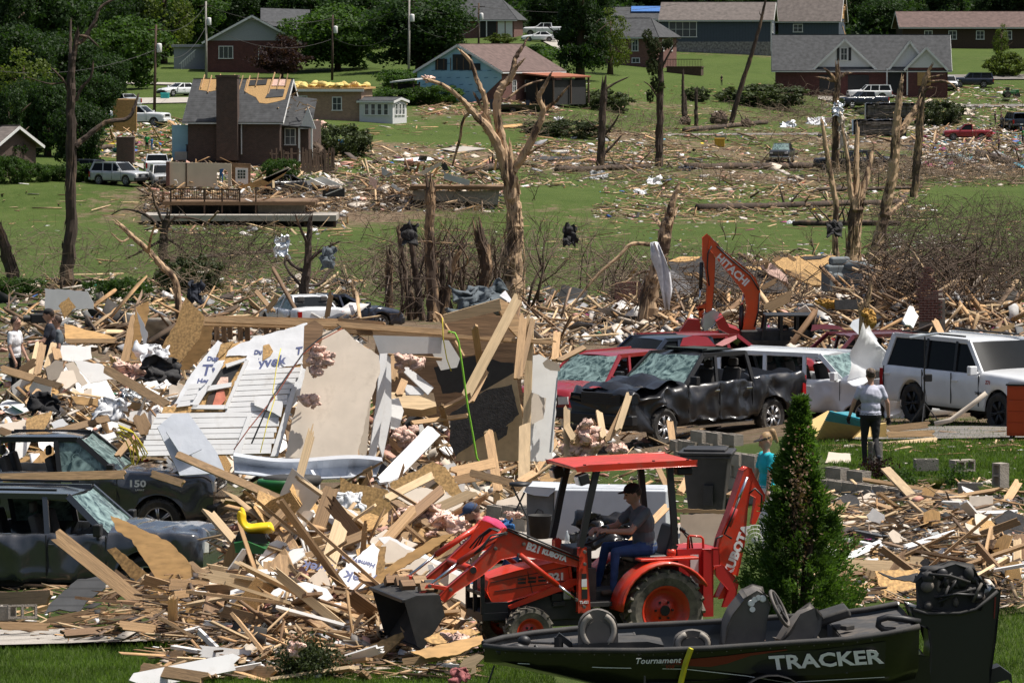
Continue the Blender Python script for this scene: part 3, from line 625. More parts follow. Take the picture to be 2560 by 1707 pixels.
def lump(name,label,px,py,d,r,m,cat,squash=.6,group=None,seed=0,amp=.35):
 mb=MB();c=at(px,py,d);rg=random.Random(px*3.1+py+seed)
 if m in(m_insul,MATS.get('foam_ochre')):
  for k in range(16):
   s=rg.uniform(.22,.5);q=MB();o_=Vector((rg.gauss(0,.42)*r[0],rg.gauss(0,.4)*r[1],rg.gauss(0,.34)*r[2]));q.ell((0,0,0),(r[0]*s*1.2,r[1]*s*1.3,r[2]*s*.8),12,9,Matrix.Rotation(rg.uniform(-.8,.8),3,'Y'))
   w_=max(r)*s
   for i,v in enumerate(q.v):
    p=Vector(v);q.v[i]=tuple(p+o_+Vector(mnoise.noise_vector(p*(2.4/w_)+o_*9))*w_*.55+Vector(mnoise.noise_vector(p*(9/w_)+o_*5))*w_*.28)
   mb.add(q.v,q.f)
 else:
  n=22;ph=Vector((rg.uniform(0,50),rg.uniform(0,50),rg.uniform(0,50)));rows=[]
  for i in range(n):
   row=[]
   for j in range(n):
    u,v=2*i/(n-1)-1,2*j/(n-1)-1;e=1+.3*mnoise.noise(Vector((u*2,v*2,seed*.01))+ph);p=Vector((u*r[0]*e,(u*.25+v*.5)*r[1],v*r[2]*1.2*e-.35*r[2]*u*u))
    p+=Vector(mnoise.noise_vector(Vector((u,v,.3))*1.7+ph))*max(r)*.5+Vector(mnoise.noise_vector(Vector((u,v,.1))*4.5+ph))*max(r)*.2;row.append(p)
   rows.append(row)
  mb.grid(rows)
 o=mb.build(name,m,None,smooth=True);o.location=c
 if m not in(m_insul,MATS.get('foam_ochre')):o.modifiers.new('t','SOLIDIFY').thickness=.012
 return tag(o,label,cat,group)
 # lettering
def lettering(s,size,m,parent,M,name='lettering',bold=0.0,shear=0.0,ext=.002,stretch=1.0):
 cu=bpy.data.curves.new(name,'FONT');cu.body=s;cu.size=size;cu.extrude=ext;cu.offset=bold;cu.shear=shear;cu.align_x='CENTER';cu.align_y='CENTER';cu.resolution_u=2
 t=bpy.data.objects.new(name,cu);me=evalmesh(t);bpy.data.objects.remove(t)
 me.materials.clear();me.materials.append(m);o=link(name,me,parent);o.matrix_local=M@Matrix.Diagonal((stretch,1,1,1));return o
def textM(o,x,y):
 x=Vector(x).normalized();y=Vector(y);y=(y-x*y.dot(x)).normalized();z=x.cross(y);M=Matrix((x,y,z)).transposed().to_4x4();M.translation=Vector(o);return M
 # vehicles (x forward, y left, z up, origin on the ground)
SPEC={'pickup':dict(L=5.85,W=2.03,H=1.94,r=.41,ax=1.93,bx=-1.75,sill=.45,hood=1.3,nose=1.23,belt=1.29,wb=1.2,wt=.42,rt=-1.02,rb=-1.12,tail=1.36,bed=True,pil=[(.12,.02)]),'cab1':dict(L=5.25,W=1.98,H=1.78,r=.38,ax=1.6,bx=-1.45,sill=.42,hood=1.12,nose=1.0,belt=1.13,wb=.95,wt=.3,rt=-.42,rb=-.5,tail=1.12,bed=True,pil=[]),'bigsuv':dict(L=5.35,W=2.06,H=1.92,r=.43,ax=1.63,bx=-1.44,sill=.42,hood=1.26,nose=1.2,belt=1.2,wb=1.0,wt=.3,rt=-2.38,rb=-2.58,tail=1.2,bed=False,pil=[(.0,-.08),(-1.05,-1.12)]),'suv':dict(L=4.9,W=1.94,H=1.78,r=.38,ax=1.45,bx=-1.4,sill=.36,hood=1.1,nose=.98,belt=1.1,wb=1.0,wt=.22,rt=-2.05,rb=-2.36,tail=1.1,bed=False,pil=[(.0,-.12),(-1.0,-1.1)]),'sedan':dict(L=4.85,W=1.83,H=1.44,r=.33,ax=1.45,bx=-1.37,sill=.27,hood=.95,nose=.74,belt=.95,wb=.92,wt=.05,rt=-.95,rb=-1.72,tail=1.03,bed=False,pil=[(-.1,-.2)]),}
WHEELS={}
def wheelmesh(r,wd,spokes,rimm,tyrem=None):
 k=(round(r,2),spokes,rimm.name,(tyrem or m_rub).name)
 if k not in WHEELS:
  t=MB();ri=r*.64
  t.lathe([(ri,-wd*.42),(r*.86,-wd/2),(r*.96,-wd*.42),(r,-wd*.28),(r,wd*.28),(r*.96,wd*.42),(r*.86,wd/2),(ri,wd*.42),(ri*.96,wd*.2)],axis=(0,1,0),n=28)
  for i in range(22):
   q=2*PI*i/22;M=Matrix.Rotation(-q,3,'Y');t.box(M@Vector((r+.004,wd*.22*(1 if i%2 else-1),0)),(.02,wd*.42,r*.16),M)
  rm=MB();rm.lathe([(ri,wd*.44),(ri*.95,wd*.45),(ri*.9,wd*.3),(ri*.88,-wd*.3),(.02,-wd*.3)],axis=(0,1,0),n=24);rm.lathe([(0.001,wd*.42),(ri*.2,wd*.4),(ri*.24,wd*.28)],axis=(0,1,0),n=12)
  for i in range(spokes):
   q=2*PI*i/spokes
   for s in(-.12,.12):rm.bar((cos(q+s)*ri*.16,wd*.36,sin(q+s)*ri*.16),(cos(q+s*.8)*ri*.92,wd*.42,sin(q+s*.8)*ri*.92),ri*.1,.03,up=(0,1,0))
  hub=MB();hub.lathe([(.001,wd*.1),(ri*.86,wd*.1),(ri*.86,-.02)],axis=(0,1,0),n=18)
  WHEELS[k]=(t.mesh('tyre',tyrem or m_rub,False),rm.mesh('rim',rimm,True),hub.mesh('brake',m_blk,True))
 return WHEELS[k]
def dentv(mb,amp,f=1.3,seed=0,lo=None):
 for i,v in enumerate(mb.v):
  p=Vector(v);q=Vector(mnoise.noise_vector(p*f+Vector((seed,seed*2.3,0))));q2=Vector(mnoise.noise_vector(p*f*3.1+Vector((0,seed,5))));a=amp
  mb.v[i]=tuple(p+(q*.7+q2*.4)*a)
def crease(mb,amp,seed):
 for i,v in enumerate(mb.v):
  p=Vector(v);a=abs(mnoise.noise(p*1.5+Vector((seed,0,3))));b=abs(mnoise.noise(p*3.4+Vector((seed,9,1))));d=amp*(.55-1.7*a-.8*b);o=Vector((p.x*.06,p.y,(p.z-.8)*.8));o=o.normalized()if o.length>.01 else o;mb.v[i]=tuple(p+o*d+Vector(mnoise.noise_vector(p*1.1+Vector((0,seed,0))))*amp*.3)
def vehicle(name,label,kind,pm,loc,rotz,wins=None,dent=0.0,detail=2,rot=None,group=None,cat=None,seed=0,rim=None,spokes=6,wheels=True,clean=False,crush=0.0,lampm=None,blackp=False,spec=None,rails=False,plate=True,trim=None):
 S=dict(SPEC[kind]);S.update(spec or{});L,W,H=S['L'],S['W'],S['H'];wins=wins or{};hl=L/2
 t=thing(name,label,cat or{'pickup':'pickup truck','cab1':'pickup truck','sedan':'car'}.get(kind,'car'),loc,rotz,group,rot=rot)
 xs=set(np.linspace(-hl,hl,(110 if dent else 66)if detail>1 else 44));R_=S['r']+.075
 for a in(S['ax'],S['bx']):
  for k in range(9):xs.add(a-R_*cos(PI*k/8))
 e_=.004
 for b in(S['wb'],S['rb']):xs|={b-e_,b+e_}
 if S['bed']:xs|={-hl+.07-e_,-hl+.07+e_,S['rb']-.06-e_,S['rb']-.06+e_}
 rows=[]
 for x in sorted(xs):
  if x>S['wb']:
   u=(x-S['wb'])/(hl-S['wb']);zt=S['hood']+(S['nose']-S['hood'])*u**1.5-.1*max(0,(u-.9)/.1)**2
  elif x<S['rb']:zt=S['tail']-(.06*max(0,(-hl+.15-x)/.15)**2)
  else:zt=S['belt']
  zb=S['sill']
  for a in(S['ax'],S['bx']):
   if abs(x-a)<R_:zb=max(zb,S['r']+math.sqrt(R_*R_-(x-a)**2)*.98)
  if abs(x)>hl-.35:zb=max(zb,S['sill']+.0)
  zb=min(zb,zt-.12);e=max(0,(abs(x)-hl+.55)/.55);w_=W/2*(1-.1*e**2.4);h=zt-zb;h0=zt-S['sill']
  Z=lambda k:max(zb+.02*k,S['sill']+k*h0)
  P=[(w_-.07,zb),(w_-.012,max(zb+.015,S['sill']+.1*h0)),(w_-.02,max(zb+.03,S['sill']+.34*h0)),(w_,max(zb+.045,S['sill']+.62*h0)),(w_-.012,max(zb+.06,S['sill']+.78*h0)),(w_-.035,zt-.06),(w_-.075,zt-.012),(w_-.13,zt)]
  if S['bed']and-hl+.07<x<S['rb']-.06:P+=[(w_-.15,zt-.03),(w_-.16,zt-.5),(0,zt-.5)]
  elif S['rb']<x<S['wb']:P+=[(w_-.15,zt-.02),(w_-.2,zt-.4),(0,zt-.4)]
  else:P+=[(w_*.7,zt+.02),(w_*.4,zt+.035),(0,zt+.04)]
  if dent and detail>1:P=[w for a,c in zip(P[:-1],P[1:])for w in(a,((a[0]+c[0])/2,(a[1]+c[1])/2))]+[P[-1]]
  rows.append([(x,-y,z)for y,z in P]+[(x,y,z)for y,z in P[::-1][1:]])
 b=MB();b.grid(rows);n=len(rows[0])
 for ri,fl in((0,False),(len(rows)-1,True)):
  rw=rows[ri];c=(rw[0][0]+(.03 if fl else-.03),0,.8);o=len(b.v);b.v+=rw+[c];fs=[(o+i,o+i+1,o+n)for i in range(n-1)]+[(o+n-1,o,o+n)]
  b.f+=fs;b.fm+=[0]*len(fs)
 if dent:crease(b,dent,seed)
 if crush:
  for i,v in enumerate(b.v):
   u=max(0,min(1,(v[0]-S['wb']+.1)/1.0));p=Vector(v);q=Vector(mnoise.noise_vector(p*2.2+Vector((3,1,seed))));b.v[i]=tuple(p+q*crush*u+Vector((0,0,-.5*crush*u)))
 body=b.build('body',pm,t,smooth=True)
 # underbody and chassis
 ub=MB();ub.box((0,0,S['sill']+.2),(L-.5,W-.62,.38));ub.box(((S['wb']+S['rb'])/2,0,S['belt']-.36),(S['wb']-S['rb']-.1,W-.46,.06))
 for s in(-1,1):ub.bx(-hl+.2,hl-.2,s*.45-.05,s*.45+.05,S['sill']-.12,S['sill']+.04)
 for a in(S['ax'],S['bx']):ub.tube([(a,-W/2+.25,S['r']),(a,W/2-.25,S['r'])],.06,8)
 ub.tube([(hl-.9,.1,S['sill']-.05),(-.8,.25,S['sill']-.08),(-hl+.3,.5,S['sill']-.05)],.05,6);ub.box((-.4,-.45,S['sill']-.02),(1.0,.4,.2));ub.build('chassis',m_under if rot else m_blkd,t)
 # cabin
 yb=W/2-.11;yr=W/2-.26 if kind!='sedan' else W/2-.3;zb=S['belt']-.02;zr=H-.075
 rf=MB();rr=[]
 for x in np.linspace(S['rt'],S['wt'],9):
  u=(x-S['rt'])/(S['wt']-S['rt']);dr=.05*(2*u-1)**4
  rr.append([(x,y*yr,H-.015-dr-.045*abs(y)**2.6)for y in np.linspace(-1,1,9)])
 rf.grid(rr);lo=[[(p[0],p[1]*1.0,p[2]-.05)for p in r_]for r_ in rr];rf.grid([r_[::-1]for r_ in lo])
 for sd_ in(0,8):rf.grid([[r_[sd_],(r_[sd_][0],r_[sd_][1],r_[sd_][2]-.05)]for r_ in rr])
 for k in(0,8):rf.grid([[p,(p[0],p[1],p[2]-.05)]for p in rr[k]])
 if dent:dentv(rf,dent*.6,1.4,seed+1)
 roof=rf.build('roof',pm,t,smooth=True)
 pil=[(S['wb'],S['wt'])]+list(S['pil'])+[(S['rb'],S['rt'])];dsg=dent*.5
 for s,sk in((1,'l'),(-1,'r')):
  pm_=MB()
  for k,(xb,xt)in enumerate(pil):
   ww=.085 if 0<k<len(pil)-1 else.1
   if k==len(pil)-1 and kind in('suv','bigsuv'):ww=.16
   if blackp and 0<k<len(pil)-1:q=MB();q.bar((xb,s*yb,zb-.03),(xt,s*yr,zr+.02),.05,ww,up=(1,0,0));q.build('pillar',m_blk,t);continue
   pm_.bar((xb,s*yb,zb-.03),(xt,s*yr,zr+.02),.05,ww,up=(1,0,0))
  pm_.bar((S['wt'],s*yr,zr+.01),(S['rt'],s*yr,zr+.01),.06,.09);pm_.build('pillars',m_blk if trim else pm,t)
  for k in range(len(pil)-1):
   st=wins.get(sk+str(k),wins.get('side','glass'))
   if st=='open':continue
   (xa,xat),(xc,xct)=pil[k],pil[k+1];g=MB();i_=s*.012
   g.grid([[(xa,s*yb-i_,zb),(xat,s*yr-i_,zr)],[((xa+xc)/2,s*(yb+.012)-i_,zb),((xat+xct)/2,s*yr-i_,zr)],[(xc,s*yb-i_,zb),(xct,s*yr-i_,zr)]])
   g.build('side_window',m_crack if st=='crack' else m_glass,t,smooth=True)
 for nm,key,xb,xt,bow in(('windshield','ws',S['wb'],S['wt'],.1),('rear_window','rw',S['rb'],S['rt'],-.05)):
  st=wins.get(key,'glass')
  if st=='open':continue
  g=MB();rows=[]
  for v in np.linspace(0,1,5):rows.append([(xb+(xt-xb)*v+bow*(1-(y*y)),y*(yb+(yr-yb)*v)*.98,zb+(zr-zb)*v+.0)for y in np.linspace(-1,1,9)])
  g.grid(rows)
  if st=='crack':dentv(g,.05,2.5,3)
  g.build(nm,m_crack if st=='crack' else m_glass,t,smooth=True)
 if kind in('suv','bigsuv','sedan')or True:
 # lower edge under the windscreen and the scuttle
  k_=MB();k_.box((S['wb']+.02,0,zb-.01),(.14,W-.3,.05));k_.build('cowl',m_blk,t)
  # seats and wheel
 for x0 in((S['wb']-1.0),(S['wb']-1.85)):
  if x0<S['rb']+.25:continue
  for s in(-1,1):
   q=MB();q.box((x0,s*.42,zb-.28),(.5,.5,.16));q.bar((x0-.2,s*.42,zb-.3),(x0-.36,s*.42,zb+.26),.46,.13,up=(1,0,0));q.box((x0-.37,s*.42,zb+.38),(.09,.26,.18));q.build('seat',m_seat,t,bevel=.04)
 q=MB();q.box((S['wb']-.35,0,zb-.08),(.4,W-.45,.2));q.build('dashboard',m_int,t)
 q=MB();n_=16;q.tube([Vector((S['wb']-.58+.06*sin(2*PI*i/n_),.42+.19*cos(2*PI*i/n_),zb+.03+.18*sin(2*PI*i/n_)))for i in range(n_+1)],.014,6,cap=False);q.build('steering_wheel',m_blk,t)
 # wheels
 if wheels:
  ty,rm,hb=wheelmesh(S['r'],.26,spokes,rim or m_alloy)
  for a in(S['ax'],S['bx']):
   for s in(1,-1):
    o=link('wheel',ty,t);o.location=(a,s*(W/2-.15),S['r']);o.rotation_euler=(0,random.uniform(0,6),0 if s>0 else PI);link('rim',rm,o);link('brake',hb,o)
    # front and rear furniture
 f_=hl+.012;tw=W/2*.9
 g=MB();g.box((f_-.03,0,S['nose']-.2),(.08,W*.56,.26));g.build('grille',m_blk,t)
 if not clean:
  g=MB()
  for k in range(4):g.box((f_+.015,0,S['nose']-.3+k*.065),(.02,W*.55,.014))
  g.build('grille_bars',trim or m_chr,t)
 for s in(1,-1):
  q=MB();q.prism([(s*W*.28,S['nose']-.12),(s*W*.43,S['nose']-.1),(s*W*.445,S['nose']-.27),(s*W*.29,S['nose']-.3)],hl-.2,hl+.02,'x');q.build('headlight',lampm or m_lamp,t)
  q=MB();q.box((-hl+.04,s*(tw-.03),S['tail']-.3),(.12,.14,.42));q.build('tail_lamp',m_tail,t)
  q=MB();x0=S['wb']-.12;q.box((x0,s*(W/2+.09),zb+.1),(.13,.2,.2));q.bar((x0,s*(W/2-.08),zb+.04),(x0,s*(W/2+.04),zb+.06),.06,.05);q.build('mirror',m_blk if(pm in(m_pblack,m_pgrey))else pm,t,bevel=.03)
 q=MB();q.box((hl-.03,0,S['sill']+.14),(.2,W*.94,.24));q.build('bumper',m_blk if kind!='pickup' else(trim or pm),t,bevel=.04)
 q=MB();q.box((-hl+.0,0,S['sill']+.12),(.18,W*.92,.2));q.build('bumper',m_chr if kind in('pickup','cab1')else pm,t,bevel=.03)
 if S['bed']:
  q=MB();q.box((-hl-.012,0,S['tail']-.3),(.04,W*.74,.42));q.build('tailgate',pm,t,bevel=.02)
 if plate:q=MB();q.box((-hl-.1,0,S['sill']+.2),(.01,.3,.15));q.build('licence_plate',m_white,t)
 # door seams and handles
 doors=[S['wb']-.02]+[p[0]for p in S['pil']][:2]
 doors.append((S['pil'][-1][0]if kind in('suv','bigsuv')and False else S['rb']+.12))
 for s in(1,-1):
  for x in doors:q=MB();q.box((x,s*(W/2-.006),(S['sill']+S['belt'])/2+.04),(.014,.022,S['belt']-S['sill']-.12));q.build('door_seam',m_blk,t)
  for x in doors[1:]:
   hx=x+.14;q=MB();q.box((hx,s*(W/2+.012),S['belt']-.18),(.2,.03,.045));q.build('door_handle',m_chr if kind=='pickup' else pm,t,bevel=.012)
 if rails:
  for s in(1,-1):q=MB();q.bar((S['wt']-.2,s*(yr-.05),H+.03),(S['rt']+.2,s*(yr-.05),H+.03),.04,.035);q.build('roof_rail',m_blk,t)
 return t
def fwd(ang):return R(ang)
# far and middle-distance vehicles: kind, paint, px, py of wheels' ground line (photograph), depth, heading, label
def parked(kind,pm,px,d,head,label,py=None,rollx=0.0,f=ground,**k):
 b=base(px,d,f)
 if py is not None:b.z=at(px,py,d).z
 return vehicle(k.pop('name',{'pickup':'pickup_truck','cab1':'pickup_truck','sedan':'sedan_car'}.get(kind,'parked_car')),label,kind,pm,b,R(head),**k)
def far_vehicles():
 g='vehicles left by the houses'
 parked('pickup',m_pwhite,348,420,-18,'clean white crew cab pickup on the lawn beside the tall utility pole',group=g,detail=1)
 parked('suv',m_pwhite,270,425,-150,'white car half hidden by the trees behind the white pickup',group=g,detail=1)
 parked('sedan',m_psilver,312,455,120,'silver car parked under the trees beside the side road',group=g,detail=1)
 parked('sedan',m_pwhite,450,478,-140,'white sedan facing the road beside the green bin',group=g,detail=1)
 parked('suv',m_psilver,300,342,-38,'silver crossover parked nose out beside the round hedge',group=g,detail=1,rails=True)
 parked('pickup',m_pwhite,392,355,96,'white pickup seen from behind with its tail lamps lit',group=g,detail=1)
 parked('suv',m_psilver,407,341,-80,'grey car tucked behind the broken cream wall',group=g,detail=1)
 parked('suv',m_pblack,240,345,-30,'black car half hidden behind the hedge and the silver crossover',group=g,detail=1)
 parked('sedan',m_pwhite,1348,608,180,'white sedan parked on the upper drive by the white garage doors',group=g,detail=1)
 parked('pickup',m_pwhite,1360,628,178,'white pickup behind the white sedan on the upper drive',group=g,detail=1)
 parked('suv',m_pblack,1624,625,100,'black car inside the open carport',group=g,detail=1)
 parked('pickup',m_pblack,1955,432,-100,'dark pickup facing us with its door hanging open among lumber',group=g,detail=1,wins={'ws':'crack'},trim=m_chr)
 parked('bigsuv',m_pblack,2105,425,170,'black wrecked car behind the split bare trunks',group=g,detail=1,wins={'side':'open','ws':'crack'},dent=.08)
 parked('suv',m_pblack,2180,428,5,'crushed black car with a cracked windscreen beside the bare trunks',group=g,detail=1,wins={'side':'open','ws':'crack'},dent=.1,seed=4)
 parked('sedan',m_psilver,2392,425,-30,'dented grey sedan beside the upturned tree roots',group=g,detail=1,wins={'side':'open','ws':'crack'},dent=.08)
 parked('cab1',m_pred,2418,478,178,'red single cab pickup in the littered yard',group=g,detail=1)
 parked('bigsuv',m_pnavy,2535,492,100,'black car with its rear hatch raised beside two people',group=g,detail=1,wins={'rw':'open'})
 for px,d,lab,ry in((2228,508,'burnt looking truck lying on its side before the brick house',92),(2200,482,'overturned black truck lying belly out below the burnt looking truck',95)):
  b=base(px,d);vehicle('overturned_truck',lab,'pickup',m_pblack,b+Vector((0,.8,1.0)),0,dent=.12,detail=1,rot=(R(-ry),0,R(2)),group=g,seed=px,wins={'side':'open','ws':'open'},cat='pickup truck')
 parked('pickup',m_pnavy,2158,528,200,'navy pickup parked before the closed garage doors',group=g,detail=1)
 parked('bigsuv',m_pwhite,2172,538,185,'white car parked against the brick house garage',group=g,detail=1,wins={'side':'glass'})
 parked('bigsuv',m_pnavy,2428,560,178,'dark blue car standing on the lawn past the grey roofed house',group=g,detail=1)
 parked('suv',m_pwhite,2370,556,-90,'white off-roader at the corner of the grey roofed house',group=g,detail=1)
 parked('sedan',m_pwhite,752,155,110,py=835,label='white car buried in timber behind the fallen wall',group=g,detail=1,wins={'side':'crack'},dent=.06)
 parked('sedan',m_pnavy,835,158,35,py=832,label='dark crushed car next to the buried white car',group=g,detail=1,wins={'side':'open','ws':'crack'},dent=.1)
 parked('sedan',m_pblack,720,340,30,'dark car behind the fallen roof of the deck house',group=g,detail=1,wins={'side':'open'},dent=.08)
 None
 parked('sedan',m_psilver,1960,418,160,'silver scrap of a car under the fallen trunk',group=g,detail=1,dent=.2,wins={'side':'open'},f=surf)if False else None
far_vehicles()
def near_vehicles():
# black wrecked crew cab
 b=base(1724,97.5);v=vehicle('wrecked_pickup','battered black crew cab pickup with shattered windscreen and torn side','pickup',m_pblack,b,R(180+47),wins={'ws':'crack','l0':'open','l1':'open','r0':'open','r1':'open','rw':'open'},dent=.17,seed=2,spokes=7,trim=m_blk,lampm=m_glass,crush=.16)
 q=MB();q.box((-.3,0,1.955),(1.0,1.1,.03));q.box((.12,0,1.99),(.16,1.1,.03));q.build('sunroof',m_glass,v)
 q=MB();n=10;rows=[[(1.3+1.45*i/n,y,1.36+.16*sin(i*.9)*(1-abs(y))*.8-.16*(i/n)**2+.05*sin(y*6+i))for y in np.linspace(-.86,.86,9)]for i in range(n+1)];q.grid(rows);q.build('bonnet',m_pblack,v,smooth=True)
 q=MB();q.bar((1.0,1.06,.36),(-.9,1.06,.36),.14,.05);q.build('side_step',m_chr,v)
 # white car smashed between the black pickup and the clean white one
 b=base(2062,101);b.z-=.3;v=vehicle('wrecked_car','smashed white car with its bonnet torn up like a sail','bigsuv',m_pwhite,b,R(-33),wins={'ws':'crack','r0':'open','r1':'open','r2':'open','l0':'open','l1':'open','l2':'crack'},dent=.09,seed=5,spec=dict(rb=-2.3,H=1.78),crush=.38,lampm=m_metal)
 q=MB();rows=[]
 for i in range(9):
  u=i/8;rows.append([(1.1+.35*u+.7*v_*(1-u)+.08*sin(v_*4+i),-1.0+1.9*v_*(1-.7*u),1.1+1.35*u+.1*sin(v_*7+i*.8)-.1*v_*u)for v_ in np.linspace(0,1,8)])
 q.grid(rows);q.build('torn_bonnet',m_pwhite,v,smooth=True)
 q=MB();q.box((1.9,0,1.0),(.9,1.3,.35));q.build('engine',m_blkd,v,bevel=.05)
 for i in range(8):q=MB();q.box((1.5+.12*i,random.uniform(-.75,.3),1.28),(.3,.25,.22));q.build('engine_part',random.choice((m_blk,m_metal,m_blkd)),v,bevel=.04)
 q=MB();q.tube([(2.75,-1.0,.62),(2.95,-.4,.6),(3.0,.3,.58),(2.9,1.0,.62)],[.16,.2,.2,.16],8);q.build('loose_bumper',m_pwhite,v,smooth=True)
 q=MB();rows=[[(2.1+.45*u,-1.0-.3*sin(u*3)+.05*sin(9*w_),.5+.62*w_)for w_ in np.linspace(0,1,6)]for u in np.linspace(0,1,6)];q.grid(rows);dentv(q,.12,3);q.build('torn_wing',m_pwhite,v,smooth=True)
 # clean white one at the right
 b=base(2476,94.8);v=vehicle('parked_car','clean white full size car with tinted windows and black grille','bigsuv',m_pwhite,b,R(-59),seed=1,spokes=6,clean=True,blackp=True,rails=True,rim=m_blk)
 q=MB();q.box((2.685,0,.98),(.05,1.2,.42));q.box((2.69,0,.6),(.06,1.3,.2));q.build('lower_grille',m_blk,v)
 for s in(1,-1):q=MB();q.prism([(s*.5,1.1),(s*.93,1.06),(s*.95,.98),(s*.52,1.02)],2.45,2.71,'x');q.build('headlight',m_lamp,v)
 lettering('Z71',.11,m_tail,v,textM((1.32,-1.035,1.05),(1,0,0),(0,0,1)),bold=.002);lettering('TAHOE',.075,m_letb,v,textM((1.0,-1.045,.8),(1,0,0),(0,0,1)),bold=.002)
 # cars behind the black pickup
 parked('suv',m_pred,1505,106,232,'red crushed car with white shattered windscreen beside the black pickup',wins={'ws':'crack','side':'open'},dent=.05,seed=8,name='wrecked_car')
 parked('pickup',m_pnavy,1655,114,215,'dark blue pickup cab standing behind the black wreck',wins={},dent=.02,name='pickup_truck',py=1024)
 parked('suv',m_pred,1800,119,20,'dark red car with its tailgate raised below the excavator arm',wins={'side':'open','rw':'open'},dent=.06,name='wrecked_car',py=986,spec=dict(H=1.7))
 v=bpy.data.objects[-1]if False else None
 parked('suv',m_pmaroon,2122,122,205,'maroon car with broken windows next to the excavator cab',wins={'side':'open','ws':'open'},dent=.07,name='wrecked_car',py=990)
 panel([c6(0,835),c6(20,780),c6(100,762),c6(190,775),c6(245,836)],112,30,0,.03,m_pred,'raised_tailgate','curved red tailgate panel standing over the black pickup roof','car panel')
 panel([c6(240,828),c6(300,790),c6(385,762),c6(388,785),c6(330,820),c6(290,836)],113,40,10,.03,m_pred,'bent_bonnet','bright red bent car panel beside the curved red tailgate','car panel')
 panel([c6(895,735),c6(905,690),c6(1000,685),c6(1090,700),c6(1145,735),c6(1080,722),c6(960,720)],117,30,0,.03,m_pmaroon,'raised_bonnet','maroon bonnet standing open over the maroon car','car panel')
 panel([c6(1240,640),c6(1180,660),c6(1160,700),c6(1300,830),c6(1350,790)],114,25,20,.012,m_metal,'corrugated_sheet','bent corrugated metal sheet hanging behind the torn white bonnet','metal sheet')
 # left pair
 b=base(150,80.5);v=vehicle('wrecked_pickup','dusty dark grey crew cab pickup parked behind the dented car','pickup',m_pgrey,b,R(-4),wins={'ws':'crack','r0':'crack','r1':'open','l0':'open','l1':'open','rw':'open'},dent=.05,seed=9,trim=m_blk)
 lettering('150',.17,m_letw,v,textM((1.55,-1.025,1.1),(1,0,0),(0,0,1)),bold=.006,stretch=1.3);lettering('LARIAT',.05,m_letw,v,textM((1.6,-1.025,.99),(1,0,0),(0,0,1)))
 b=base(150,71.0);b.z-=.3;v=vehicle('wrecked_car','dented dark grey car with smashed side windows and broken headlight','bigsuv',m_pgrey,b,R(-9),wins={'ws':'crack','r0':'open','r1':'open','r2':'open','l0':'open','l1':'crack','l2':'open'},dent=.09,seed=12,rails=True,spec=dict(L=5.1,H=1.84))
near_vehicles()
